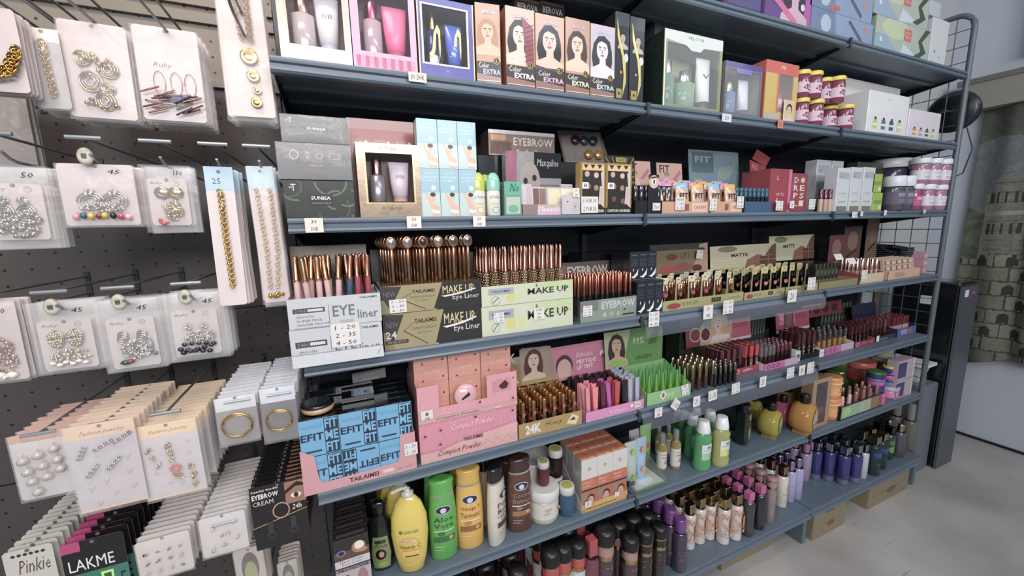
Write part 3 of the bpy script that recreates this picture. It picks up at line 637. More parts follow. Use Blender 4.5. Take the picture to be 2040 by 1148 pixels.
def brow(F):
    F.rect(0, .0, 1, 1, '#1a1718'); F.rect(.62, .62, 1, .97, '#9a6a4e'); F.poly([(.62, .84), (.85, .95), (1, .9), (1, .86), (.82, .88), (.62, .78)], '#2a1812'); F.ell(.82, .74, .1, .04, '#e6d8ce'); F.ell(.82, .74, .045, .04, '#2b1a14')
    F.text('beauty model', .03, .9, .5, .95, '#d9cfc6', bold=.02); F.text('EYEBROW', .03, .8, .5, .88, '#efe9e2', bold=.02); F.text('CREAM', .03, .7, .4, .77, '#cfc8c0')
    F.oring(.52, .55, .16, .13, .15, '#b98a72'); F.text('24h', .72, .52, .9, .6, '#e9e4de', shear=.3); F.line(0, .36, 1, .5, .0014, '#d8b03a')
    for a in (.3, .72): F.circ(a, .2, .009, '#3f444c'); F.circ(a, .2, .0075, '#15171b'); F.rect(a-.05, .22, a+.05, .42, '#30343a')
hang(ZF+.0, 502, 614, 962, 1086, -.005, 13, None, 'black eyebrow cream card with a brown eye photo', '#1a1718', bag=False, seed=35, gap=0.019, art=brow, rnd=.25, cat='cosmetic card', cname='cosmetic_card')
# blue toothed combs at the far left
def comb_mesh():
    m = MB(); o = []; n = 12
    for i in range(n+1): a = PI*i/n; o.append((.04*math.cos(a), .03*math.sin(a)))
    o += [(-.04, -.06), (-.028, -.06)]
    for i in range(n+1): a = PI-PI*i/n; o.append((.026*math.cos(a), .014*math.sin(a)))
    o += [(.028, -.06), (.04, -.06)]
    m.prism(o[::-1], 0, .003, '#2a5aa6', 'gloss'); m2 = MB(); m2.prism([(x*1.1, z*1.1+.002) for x, z in o][::-1], .003, .004, '#c9d2dc', 'card'); return m, m2
a_, b_ = comb_mesh(); KC = kind_of([('band', a_, []), ('backing_card', b_, [])])
place(HK, 'peg_hook', 'grey wire peg hook carrying blue hair bands at the left edge', 'hook', (-1.505, 0, ZF))
for i in range(9): place(KC, 'hair_band', f'blue arched hair band on card at the lower left, {ORD[i]} from front', 'hair band', (-1.505, -.02+i*.024, .80), 0, 'blue hair bands', ry=.15)
def clips(F): F.ell(.5, .62, .3, .3, '#3a2f26'); F.ell(.5, .5, .22, .25, '#9aa04a'); F.text('Hair', .2, .05, .8, .16, '#5a4a3a', shear=.3)
hang(.59, 470, 530, 1092, 1200, .05, 7, None, 'cream card with a dark green hair clip', '#c9b8a8', bag=True, seed=36, gap=.013, art=clips, cat='hair clip', cname='hair_clip_card')
hang(.59, 556, 596, 1118, 1200, .09, 6, None, 'narrow cream hair clip card hung lower', '#c4b4a4', bag=True, seed=37, gap=.013, art=clips, cat='hair clip', cname='hair_clip_card')
# ------------------------------------------------------------ small builders for goods
def giftset(label, p0, p1, ptop, z, y, d, col, win, back, items, front=None, trim=None, m='card', name='gift_set', rz=0., h=None, scol=None):
    """window box: frame > body, window pane, and the bottles seen inside"""
    x0, x1, hh = span(p0, p1, ptop, z, y); hh = h or hh; w = x1-x0; u0, v0, u1, v1 = win
    t = thing(name, label, 'gift set', (x0, y, z+.0004), rz)
    b = MB(); U = [0, u0*w, u1*w, w]; V = [0, v0*hh, v1*hh, hh]
    for (a, c, e, f) in ((0, 0, 3, 1), (0, 2, 3, 3), (0, 1, 1, 2), (2, 1, 3, 2)): b.box(U[a], U[e], 0, .003, V[c], V[f], col, m)
    b.box(0, .002, .003, d, 0, hh, scol or col, m); b.box(w-.002, w, .003, d, 0, hh, scol or col, m); b.box(.002, w-.002, .003, d, 0, .002, col, m); b.box(.002, w-.002, .003, d, hh-.002, hh, col, m); b.box(.002, w-.002, d*.7, d, .002, hh-.002, back, 'card')
    F = Face(b, (0, 0, 0), (1, 0, 0), (0, 0, 1), w, hh, m)
    if trim:
        for q in ((u0-.03, v0-.02, u1+.03, v0), (u0-.03, v1, u1+.03, v1+.02), (u0-.03, v0, u0, v1), (u1, v0, u1+.03, v1)): F.rect(*q, trim, 'foil')
    if front: front(F)
    b.obj('box_body', t)
    g = MB(); g.box(U[1], U[2], .001, .0016, V[1], V[2], '#eef2f6', 'clear'); g.obj('window', t)
    for nm, fn, fx in items:
        q = MB(); fn(q, w, hh, d); o = q.obj(nm, t); o.location = (fx*w, d*.38, 0)
    return t, x0, x1, hh
def bottle_fn(r, h, col, capcol, z0=.1, sy=.7, cm='metal', bm='gloss', lab=None, n=16, cap=.3, cr=.6):
    def f(q, w, hh, d):
        R = min(r*w, d*.33/sy); Z0 = z0*hh; Hh = h*hh; hb = Hh*(1-cap)
        q.lathe([(R*.94, 0), (R, .003), (R, hb*.93), (R*.55, hb)], col, bm, n, sy, 0, 0, Z0)
        q.lathe([(R*cr, hb), (R*cr, Hh-.002), (R*cr*.9, Hh)], capcol, cm, n, sy, 0, 0, Z0)
        if lab: q.lathe([(R*1.01, hb*.25), (R*1.01, hb*.7)], lab, 'paper', n, sy, 0, 0, Z0)
    return f
def tube_fn(r, h, col, capcol, z0=.1, bm='plastic', lab=None):     # squeeze tube standing on its cap
    def f(q, w, hh, d):
        R = r*w; Z0 = z0*hh; Hh = h*hh; n = 14; vs = []; L = [(.75, .75, 0), (.75, .75, .14), (.8, .8, .15), (.95, .6, .5), (1.05, .3, .85), (1.1, .06, 1)]
        for a, b, t in L:
            for k in range(n): vs.append((R*a*math.cos(2*PI*k/n), min(R, d*.3)*b*math.sin(2*PI*k/n), Z0+Hh*t))
        fs = [(i*n+k, i*n+(k+1) % n, (i+1)*n+(k+1) % n, (i+1)*n+k) for i in range(len(L)-1) for k in range(n)]
        q.add(vs, fs, col, bm, True, [capcol]*n + [col]*(n*4)); q.add(vs[:n], [tuple(range(n))], capcol, bm)
        if lab: F = Face(q, (-R*.6, -min(R, d*.3)*.62, Z0+Hh*.5), (1, 0, 0), (0, .1, 1), R*1.2, Hh*.3); F.text(lab, .1, .3, .9, .6, '#4a4048')
    return f
# ------------------------------------------------------------ second shelf from the top
z6 = Z[6]
def fr1(F): F.text('VOXY', .4, .06, .6, .11, '#a08868'); F.rect(0, 0, .1, 1, '#e8b48c', 'foil')
giftset('copper framed gift set with silver bottle and white tube at shelf start', 561, 704, -65, z6, .012, .09, '#c3a394', (.13, .19, .9, .92), '#7a4a44', [('spray_bottle', bottle_fn(.17, .62, '#b9a8ac', '#c9968a', .2), .33), ('cream_tube', tube_fn(.17, .66, '#d9d3da', '#cfd3e4', .2, lab='VOXY'), .68)], fr1, m='foil')
def fr2(F):
    for k in range(14): F.rect(.05+.065*k, .03, .05+.065*k+.06, .15, '#b03a6c' if k % 2 == 0 else '#d57aa0')
giftset('pink striped gift set with pink spray bottle and pink tube', 706, 833, -55, z6, .012, .09, '#d49ab6', (.12, .2, .9, .93), '#5a2440', [('spray_bottle', bottle_fn(.15, .66, '#b59aa8', '#c93d77', .2, cap=.35), .34), ('cream_tube', tube_fn(.19, .6, '#e0558f', '#d83a7c', .2), .7)], fr2, scol='#b9806f')
def shoe(q, w, hh, d):
    q.prism([(-.05*w, .30*hh), (-.01*w, .31*hh), (.03*w, .42*hh), (.05*w, .62*hh), (.09*w, .60*hh), (.09*w, .44*hh), (.105*w, .31*hh), (.12*w, .44*hh), (.12*w, .66*hh), (.07*w, .72*hh), (.01*w, .62*hh), (-.03*w, .40*hh), (-.09*w, .34*hh)][::-1], -.012, -.009, '#d6c95a', 'foil')
def shoeb(q, w, hh, d): bottle_fn(.1, .72, '#3a3f8a', '#c9a85a', .17, bm='gel', lab=None)(q, w, hh, d); q.lathe([(.13*w, 0), (.13*w, .03)], '#c9cdd4', 'metal', 14, .6, 0, 0, .17*hh); shoe(q, w, hh, d)
def shoet(q, w, hh, d): tube_fn(.15, .6, '#2450c4', '#1d3fa8', .17, 'gloss')(q, w, hh, d); q.lathe([(.15*w, 0), (.15*w, .018)], '#9a9c94', 'metal', 14, .5, 0, 0, .3*hh); shoe(q, w, hh, d)
giftset('blue and gold gift set with two high heel shaped emblems', 837, 947, -12, z6, .014, .08, '#3a3c98', (.09, .19, .87, .9), '#14162c', [('perfume_bottle', shoeb, .3), ('lotion_tube', shoet, .68)], lambda F: (F.text('M', .47, .08, .52, .12, '#8a90d8'), F.rect(0, 0, 1, .012, '#c9b478', 'foil'), F.rect(0, 0, .02, 1, '#c9b478', 'foil'), F.rect(.98, 0, 1, 1, '#c9b478', 'foil')), '#cfc6a8', scol='#a88a58')
# hair colour boxes
def dye(bg, hair, skin, ex, code, top=None, hi=None, side=1):
    def f(F):
        F.rect(0, .26, 1, 1, bg); F.rect(0, 0, 1, .24, '#8d6b5c')
        F.woman(.48, .66, .38, hair, skin, '#a8505a', top, side)
        if hi: F.poly([(.55, .9), (.95, .78), (.98, .3), (.7, .3)], hi); [F.line(.62, .34+.06*k, .97, .4+.06*k, .0012, hair) for k in range(8)]
        F.text('JESECA', .26, .865, .8, .915, '#b9c4e8', bold=.02); F.poly([(0, .14), (1, .1), (1, .3), (.7, .28), (0, .28)], '#3a302e')
        F.text('Color', .08, .2, .5, .27, '#f2efe8'); F.text('EXTRA', .26, .125, .98, .19, ex, bold=.03); F.circ(.82, .3, .0085, '#c9b23a'); F.circ(.82, .3, .0072, '#26221e'); F.text('2', .77, .28, .85, .32, '#e8d34a'); F.text(code, .08, .36, .28, .39, '#efe6dc'); F.rect(.03, .035, .97, .045, '#d9c9be')
    return f
for lab, a, b, tp, y, rz, args in (
    ('blonde woman hair colour box turned sideways beside the blue gift set', 951, 997, 4, .012, -.12, ('#b98d72', '#a9794e', '#d9ab8c', '#a8b4d8', '1.1')),
    ('hair colour box with a woman with red and black hair', 1010, 1066, 10, .010, 0, ('#c9a894', '#2c1c20', '#e3c3b2', '#f4f4f4', '4.41', None, '#8a2038')),
    ('hair colour box with a woman with long black hair', 1068, 1124, 25, .010, 0, ('#c49a84', '#1e1a20', '#dfb8a4', '#d8a8d0', '3.0', '#4a4a50')),
    ('hair colour box with a woman with brown hair and bare shoulder', 1127, 1174, 33, .010, 0, ('#b98e78', '#4a3434', '#e2bea2', '#dfe6b8', '6.1')),
    ('hair colour box with a pale woman with dark hair', 1176, 1223, 46, .010, 0, ('#c0b4c0', '#33363c', '#dfd2da', '#b8dce8', '1.0'))):
    carton(lab, a, b, tp, z6, y, .07, '#a87a62', dye(*args), rz=rz, scol='#9a5f3c', name='hair_colour_box')
for i, (a, b, tp, lab) in enumerate(((1030, 1078, -8, 'brown hair colour carton standing behind the first dye boxes'), (1079, 1125, 0, 'dark brown carton with white writing behind the black hair woman box'))):
    carton(lab, a, b, tp, z6, .12, .07, '#5a443a', lambda F: (F.rect(0, .86, 1, .97, '#241e1e'), F.text('BEROVA', .1, .89, .9, .95, '#b9b4ae')), name='hair_colour_box')
def blk(F):
    F.rect(0, .85, 1, 1, '#3a3f48'); F.woman(.55, .72, .26, '#16161a', '#b8a8a0'); F.poly([(.1, .93), (.3, .75), (.75, .45), (.8, .22), (.55, .05), (.62, .3), (.5, .5), (.15, .72)], '#d6cc6a', 'foil'); F.rect(.1, .03, .5, .14, '#b9a24a', 'foil'); F.circ(.3, .085, .004, '#2a2a1a'); F.circ(.42, .33, .004, '#e0662a'); F.ell(.78, .5, .15, .05, '#c9ccd0')
carton('left of two tall black boxes with a gold swoosh', 1224, 1251, 22, z6, .01, .17, '#23272d', blk, name='hair_colour_box')
carton('right of two tall black boxes with a gold swoosh', 1253, 1281, 32, z6, .01, .17, '#23272d', blk, name='hair_colour_box')
# green velour gift set and neighbours
def leafside(F):
    for k in range(9): F.poly([(.2+.08*k, .35), (.5+.06*k, .6+.03*(k % 3)), (.35+.07*k, .8), (.25+.08*k, .55)], ['#2f5a3c', '#486a44', '#20402c'][k % 3])
    F.ell(.3, .65, .1, .08, '#8a6a3a')
carton('tall grey green carton with leaves behind the velour gift set', 1300, 1432, 40, z6, .116, .05, '#4c5660', lambda F: (F.ell(.66, .82, .22, .14, '#3f6a48'), F.ell(.6, .9, .15, .06, '#5a8a5a'), F.ell(.86, .72, .05, .06, '#a8623a'), F.text('VELOUR', .5, .66, .8, .7, '#dde4e0')), name='gift_set', cat='gift set')
giftset('clear fronted VELOUR gift set with green bottles and white tube', 1320, 1433, 56, z6, .012, .10, '#8a9068', (.05, .05, .95, .84), '#9a9878', [('perfume_bottle', bottle_fn(.1, .62, '#7fae9a', '#c9ccd0', .07, .8, bm='gel'), .2), ('round_bottle', bottle_fn(.15, .5, '#9ac4a0', '#b9bcc0', .07, .7, bm='gel'), .5), ('cream_tube', tube_fn(.12, .72, '#dfe4e0', '#3a4a48', .07, lab='V'), .82)],
    lambda F: (F.poly([(0, .88), (.35, .84), (.45, .78), (.6, .78), (.66, .84), (1, .86), (1, 1), (0, 1)], '#c9cfc8'), F.text('VELOUR', .38, .92, .66, .96, '#2f4a3a'), F.rect(0, 0, .02, 1, '#e8efe8')), scol='#20302a')
mb = MB(); leafside(Face(mb, (0, .1, 0), (0, -1, 0), (0, 0, 1), .1, .15))
giftset('blue perfume gift set with gold capped round bottle', 1440, 1513, 120, z6, .014, .09, '#6a6a78', (.06, .06, .94, .86), '#8a8c78', [('perfume_bottle', bottle_fn(.15, .62, '#6f93c4', '#c9b27a', .08, .7, bm='gel'), .33), ('cream_tube', tube_fn(.13, .7, '#cfd6e0', '#3a3a6a', .08), .72)], lambda F: (F.rect(0, .9, 1, 1, '#4a3a8a'), F.rect(.3, .8, .7, .9, '#7a68b0')), scol='#8a867a')
giftset('red and yellow gift set with a window over a red bottle', 1520, 1583, 118, z6, .016, .10, '#c9a84a', (.42, .16, .86, .8), '#6a4440', [('perfume_bottle', bottle_fn(.15, .5, '#8a5a58', '#e0d8c8', .18, .7, lab='#d8c8c0'), .64)], lambda F: (F.rect(0, .8, 1, 1, '#c4442e'), F.rect(0, 0, 1, .14, '#b8a890'), F.rect(.36, .14, .42, .8, '#c9503a'), F.text('M', .46, .88, .56, .94, '#f0dcc0')), scol='#c4442e')
o, *_ = carton('small card with a woman face leaning at the red gift set', 1560, 1580, 198, z6, .004, .003, '#cbb890', lambda F: F.woman(.5, .5, .34, '#4a3020', '#e0b89a', long=0), name='face_card', cat='card')
# yellow lidded jars
def jar_kind(r, h, body, lid, lab, sy=1., lidh=.2, bm='gloss', lidm='plastic'):
    b = MB(); b.lathe([(r*.9, 0), (r, .004), (r, h*(1-lidh)*.9), (r*.85, h*(1-lidh))], body, bm, 18, sy)
    b.lathe([(r*1.01, h*.18), (r*1.01, h*.55)], lab, 'paper', 18, sy); 
    l = MB(); l.lathe([(r*1.02, h*(1-lidh)), (r*1.05, h*(1-lidh)+.002), (r*1.05, h-.003), (r*.97, h)], lid, lidm, 18, sy)
    return b, l
def gummy_kind(body, lid, lab, r=.026, h=.085):
    b, l = jar_kind(r, h, body, lid, lab, lidh=.16); F = CFace(b, r*1.01, h*.2, h*.3, 1, .7, 'paper'); F.poly([(0, .4), (.3, .9), (1, .7), (.8, .1)], '#8a2a5a'); F.text('Vita', .2, .3, .85, .7, '#f2e0ea', shear=.3)
    return kind_of([('jar', b, []), ('lid', l, [])])
KJ = gummy_kind('#7a2448', '#d9c42a', '#cdb4c0')
hj = .0855*1.17
for r_, (ys, zz) in enumerate(((.03, z6), (.03, z6+hj))):
    for i, pc in enumerate(((1590, 1619, 1646, 1679) if r_ == 0 else (1592, 1616, 1636, 1662))):
        y_ = ys+(.03 if i % 2 == 0 and i else .0)+(.01 if i == 0 else 0)
        place(KJ, 'gummy_jar', f'yellow lidded purple jar, {ORD[i]} from left in the {["lower", "upper"][r_]} row', 'jar', (X_at(pc, y_, zz), y_, zz), group='yellow lidded jars', s=1.17)
# white skincare cartons
def wprod(cols):
    def f(F):
        F.ell(.5, .85, .05, .03, '#c9ccd4')
        for i, c in enumerate(cols):
            u = .2+.2*i; F.rect(u-.05, .12, u+.05, .34, c); F.rect(u-.025, .34, u+.025, .4, '#3a3f44'); F.rect(u-.05, .2, u+.05, .25, '#e6eaea')
    return f
carton('white carton lowest at the back under the large white box', 1690, 1790, 197, z6, .14, .15, '#d6d4d0', None)
o, x0, x1, h_ = carton('large white box showing four small bottles', 1724, 1803, 178, z6, .015, .12, '#dfdfdf', wprod(['#b5cf5a', '#5a7a7a', '#3f5a62', '#c9d69a']), side=lambda F: F.rect(.1, .1, .5, .12, '#8a8c90'))
z_ = z6+span(1690, 1790, 197, z6, .14)[2]+.002
carton('white box lying highest on the white skincare cartons', 1672, 1790, 152, z_, .142, .15, '#dcdad6', lambda F: F.circ(.5, .6, .006, '#a8acb0'), side=lambda F: F.ell(.5, .6, .06, .15, '#c9b87a'))
carton('pinkish white box with four dropper bottles at the right end', 1806, 1868, 216, z6, .012, .12, '#dcd2d8', wprod(['#c9902a', '#a8aaa8', '#5a6068', '#c9cf6a']))
# ------------------------------------------------------------ top shelf appliances
z7 = Z[7]
def dryer(F):
    F.poly([(0, 0), (1, 0), (1, .5), (.5, .9), (0, 1)], '#5a2a7a'); F.poly([(.5, 0), (1, 0), (1, 1), (.7, 1)], '#a83a9a'); F.woman(.62, .62, .22, '#2a2030', '#c9a0b0'); F.poly([(0, .45), (.1, .52), (.7, .1), (.6, .05)], '#c94a8a'); F.ell(.3, .75, .08, .1, '#dcd0e0'); F.circ(.8, .35, .012, '#d8c0dc')
carton('purple boxed hair styler with a woman on the front', 1523, 1612, -90, z7, .02, .2, '#6a3a8c', dryer, name='appliance_box')
carton('dark violet blurry box at the left on the top shelf', 1440, 1521, -70, z7, .03, .2, '#2a2450', lambda F: (F.rect(.1, .2, .9, .5, '#4a3a78'),), name='appliance_box')
def blue(F): F.rect(0, 0, 1, 1, '#7f93b8'); F.poly([(0, 0), (.4, 0), (.35, 1), (0, 1)], '#66799c'); F.ell(.22, .5, .08, .35, '#a9b4c8'); F.line(.62, .75, .82, .15, .016, '#4c5a70'); F.circ(.86, .65, .013, '#c46a6a'); F.circ(.6, .8, .008, '#38445c')
hb = span(1614, 1735, 12, z7, .02)[2]
carton('blue grey appliance box, lower of two stacked', 1614, 1735, 12, z7, .02, .2, '#6d80a4', blue, name='appliance_box')
carton('blue grey appliance box stacked upper with a red mark', 1614, 1735, -70, z7+hb+.001, .02, .2, '#6d80a4', lambda F: (blue(F), F.rect(.3, .1, .45, .3, '#b84a4a')), name='appliance_box', h=hb)
def grn(F): F.rect(0, 0, 1, 1, '#aab5a8'); F.poly([(0, 0), (.45, 0), (.2, .5), (0, .5)], '#8fa6bc'); F.poly([(.45, 0), (.8, .1), (.5, .4)], '#c0d0dc'); F.ell(.35, .75, .25, .3, '#bcc8a0'); F.rect(.5, .5, .64, .85, '#c4544e'); F.text('CC', .52, .58, .62, .78, '#e8c0b8'); F.poly([(.8, .05), (.95, .3), (.85, .6), (1, 1), (.9, 1), (.78, .6), (.84, .3), (.7, .1)], '#3f4c4a'); F.circ(.1, .35, .01, '#ccd6da')
hg = span(1740, 1846, 28, z7, .02)[2]
carton('large green grey appliance box with red badge, lower', 1740, 1846, 28, z7, .02, .22, '#9ba69c', grn, name='appliance_box')
carton('large green grey appliance box with dark figure, upper', 1740, 1846, -70, z7+hg+.001, .02, .22, '#9ba69c', grn, name='appliance_box', h=hg)
carton('slim white box beside the green grey appliance boxes', 1848, 1880, 20, z7, .02, .2, '#c9ccd0', lambda F: (F.circ(.3, .3, .006, '#6a6068'), F.circ(.6, .2, .004, '#a85a5a')), name='appliance_box', h=hg*1.5)
x0 = X_at(1850, .02, z7+hg*2); o = carton_mb(.12, .22, .06, '#b4bec2').obj('white_box'); o.location = (x0, .02, z7+hg*1.5+.0015); tag(o, 'flat white box on top of the slim white box', 'box')
# a few dark goods under the top shelf behind
# ------------------------------------------------------------ third shelf (eye level)
z5 = Z[5]
def swirl(F, seed, dk='#20281f', a='#3d4a3c', b='#53694f'):
    R = random.Random(seed); F.rect(0, 0, 1, 1, dk)
    for k in range(7):
        cx, cy, r0 = R.uniform(.05, .95), R.uniform(0, 1), R.uniform(.1, .3); n = 12; a0 = R.uniform(0, 6)
        pts = [(cx+r0*math.cos(a0+i*.3), cy+r0*1.6*math.sin(a0+i*.3)) for i in range(n)]+[(cx+(r0-.03)*math.cos(a0+i*.3), cy+(r0-.03)*1.6*math.sin(a0+i*.3)) for i in range(n-1, -1, -1)]
        pts = [(min(1, max(0, p)), min(1, max(0, q))) for p, q in pts]; F.poly(pts, R.choice([a, b]))
def sun(seed, txt=True, silver=False):
    def f(F):
        if silver:
            F.rect(0, 0, 1, 1, '#4e4d54'); F.oring(.22, .68, .06, .13, .15, '#c9c4c0'); F.oring(.4, .68, .02, .1, .3, '#b9b6b4'); F.oring(.56, .66, .045, .09, .15, '#b9b6b4'); F.line(.7, .58, .84, .58, .001, '#b9b6b4'); F.line(.7, .74, .84, .74, .001, '#b9b6b4'); F.line(.7, .58, .7, .74, .001, '#b9b6b4'); F.line(.84, .58, .84, .74, .001, '#b9b6b4'); F.text('VENICE', .42, .36, .6, .42, '#c9b8a8'); return
        swirl(F, seed)
        F.rect(.34, .33, .68, .64, '#171a18'); F.text('SUNISA', .37, .48, .65, .58, '#e6e4e0', bold=.015); F.text('WATERLIGHT ESSENCE', .37, .37, .65, .41, '#9a9c98'); F.text('W', .07, .78, .12, .84, '#cfccc6'); F.text('T', .1, .72, .17, .9, '#dcd9d2')
    return f
zz = z5
for i, (a, b, t, sd, sv) in enumerate(((571, 709, 358, 1, 0), (557, 702, 282, 2, 1), (563, 697, 226, 3, 0))):
    x0, x1, hh = span(a, b, t, zz, .008+.004*i); t_ = thing('cushion_box', ['dark green SUNISA box, lowest of three beside the jewellery', 'silvery dark VENICE box in crinkled film, middle of three', 'dark green SUNISA box in crinkled film, highest of three'][i], 'box', (x0, .008+.004*i, zz+.001))
    carton_mb(x1-x0, .17, hh-.002, '#23271f' if not sv else '#47464c', sun(sd, 1, sv), m='card').obj('carton', t_)
    if i:
        f_ = bag_mb((x1-x0)*1.02, hh, .004, seed=50+i); o = f_.obj('film_wrap', t_); o.location = ((x1-x0)/2, -.001, hh-.001)
    zz += hh+.001
def soft(F): F.rect(0, 0, 1, 1, '#a8746c'); F.rect(0, .66, 1, .9, '#b34a48'); F.rect(0, .9, 1, 1, '#c28a80'); [F.text('SVOYAA', .06+.33*k, .75, .22+.33*k, .8, '#e6cfc8') for k in range(3)]; [F.circ(.26+.33*k, .775, .004, '#efe0dc') for k in range(3)]
x0, x1, hb1 = span(706, 834, 290, z5, .105)
carton('pink box with red band behind the snakeskin gift set', 706, 834, 234, z5, .115, .1, '#b57a70', soft)
def snake(F):
    R = random.Random(4)
    for i in range(260):
        u, v = R.random(), R.random()
        if .1 < u < .92 and .19 < v < .88: continue
        F.poly([(u, v), (u+.012, v+.006), (u+.006, v+.014)], '#8c7654' if v < .6 else '#a89a80')
    F.text('VICTORIA', .36, .92, .64, .97, '#8c8070'); F.text('In Collection', .35, .1, .65, .15, '#5a4634', shear=.2); F.text('Fragrance Mist', .25, .05, .45, .075, '#6a5640'); F.text('Body Cream', .6, .05, .8, .075, '#6a5640')
giftset('gold snakeskin gift set with silver spray and pink tube', 719, 842, 283, z5, .008, .085, '#a8927a', (.14, .2, .88, .87), '#6e4c44', [('spray_bottle', bottle_fn(.13, .6, '#8e8a90', '#8f6a60', .21, .8, cap=.35, bm='foil'), .32), ('cream_tube', tube_fn(.16, .56, '#cfc0cc', '#d8a898', .22, lab='SVOYAA'), .68)], snake, '#c9b878', m='foil', scol='#7a5248')
def epil(F):
    F.rect(0, .5, 1, 1, '#8fb8c6'); F.rect(0, .0, 1, .5, '#b9cdc8'); F.text('SADOER', .25, .88, .75, .92, '#c6dde6'); F.text('ESSENTIAL HAIR', .12, .8, .88, .84, '#d8e8ec'); F.text('IN 10 MINUTES', .18, .73, .82, .77, '#d8e8ec'); F.circ(.68, .6, .006, '#d6dfe2')
    F.poly([(.25, .5), (.33, .5), (.62, .28), (.95, .2), (.95, .02), (.55, .02), (.5, .2)], '#d9a88c'); F.ell(.62, .4, .13, .085, '#dcae92'); F.ell(.63, .46, .14, .045, '#3a2c26'); F.poly([(.5, .16), (.95, .12), (.95, .06), (.55, .07)], '#dcdcdc')
zz = z5
for r_, edges in enumerate(((840, 880, 917, 953), (834, 875, 914, 951))):
    tp = (335, 235)[r_]
    for i in range(3):
        o, _, _, hh = carton(f'pale blue hair removal cream box, {["left", "middle", "right"][i]} column, {["lower", "upper"][r_]} row', edges[i], edges[i+1]-1, tp+3*i*(r_), zz, .010, .035, '#9cc0ca', epil, name='cream_box', group='hair removal cream boxes', h=None if i == 0 else h0)
        h0 = hh
    zz += h0+.0006
# roll on deodorants
def rollon(cap, acc):
    b = MB(); r = .017; b.lathe([(r*.9, 0), (r, .003), (r, .055), (r*.92, .06)], '#dcd9cc', 'gloss', 18, .75)
    F = CFace(b, r, .003, .052, .75, .9, 'paper'); F.text('La Menthon', .05, .72, .95, .86, '#5a6a62'); F.rect(.2, .46, .9, .5, '#b9b49a'); F.ell(.55, .2, .3, .16, acc); F.oring(.55, .2, .2, .1, .3, '#ffffff'); F.oring(.55, .2, .1, .05, .4, '#e8f0e8')
    c = MB(); c.lathe([(r*1.02, .06), (r*1.02, .078), (r*.85, .092), (r*.45, .1), (0, .102)], cap, 'gloss', 18, .75); return kind_of([('bottle', b, []), ('cap', c, [])])
for i, (px, y, c, a, lab) in enumerate(((954, .02, '#b9c92e', '#d8b24a', 'roll-on deodorant with a lime green cap'), (984, .015, '#7fc9b0', '#7ab494', 'roll-on deodorant with a mint cap and rose print'), (968, .055, '#b4c43a', '#d8b24a', 'lime capped roll-on deodorant standing in the second row'))):
    place(rollon(c, a), 'roll_on_deodorant', lab, 'deodorant', (X_at(px, y, z5), y, z5), s=1.12)
carton('film wrapped mint deodorant twin pack with black scribble', 1006, 1040, 362, z5, .008, .04, '#6f9a88', lambda F: (F.rect(0, .6, 1, 1, '#5fae92'), F.rect(.1, .05, .9, .55, '#b4c4b4'), F.ell(.5, .2, .3, .12, '#6fae8c'), F.text('No', .3, .7, .85, .95, '#2a4a42', shear=.4)), name='deodorant_pack', m='gloss')
def ebd(F): F.rect(0, .0, 1, 1, '#8c7468'); F.rect(0, .86, 1, 1, '#c9c4c4', 'foil'); F.rect(.03, .6, .25, .8, '#c48f5a'); F.rect(.02, .05, .33, .55, '#6a5048'); F.text('EYEBROW', .36, .42, .97, .75, '#d9d2c8', bold=.02); F.circ(.42, .2, .005, '#e0cfc4'); F.circ(.56, .2, .006, '#cf9a84'); F.circ(.7, .2, .006, '#b98a78'); F.line(.0, .02, 1, .02, .001, '#e6e0da')
x0, x1, hh = span(960, 1012, 345, z5, .10)
o, *_ = carton('dark plastic display bin behind the deodorants', 956, 1112, 308, z5, .12, .1, '#23262b', None, name='display_bin', m='gloss'); hb = _[2]
carton('chrome edged EYEBROW display box on the dark bin', 974, 1105, 257, z5+hb+.001, .12, .07, '#8c7468', ebd, name='display_box', m='foil')
def face2(F): F.rect(0, 0, 1, 1, '#a4a3a4'); F.poly([(0, 0), (.16, 0), (.2, 1), (0, 1)], '#a8607a'); F.rect(.5, .6, 1, 1, '#26282c'); F.text('Maxqaline', .55, .75, .95, .9, '#c9c8c6', shear=.2); F.ell(.42, .45, .2, .4, '#b9a99e'); F.ell(.34, .55, .04, .05, '#3a3a3a'); F.ell(.5, .6, .04, .05, '#3a3a3a'); F.ell(.46, .22, .07, .05, '#8a5a58'); F.rect(.6, .1, .95, .5, '#7f8488', 'foil')
carton('silver Maxqaline display card with a pale woman face', 1010, 1118, 300, z5, .075, .03, '#9a9a9c', face2, name='display_card', cat='display card', m='foil')
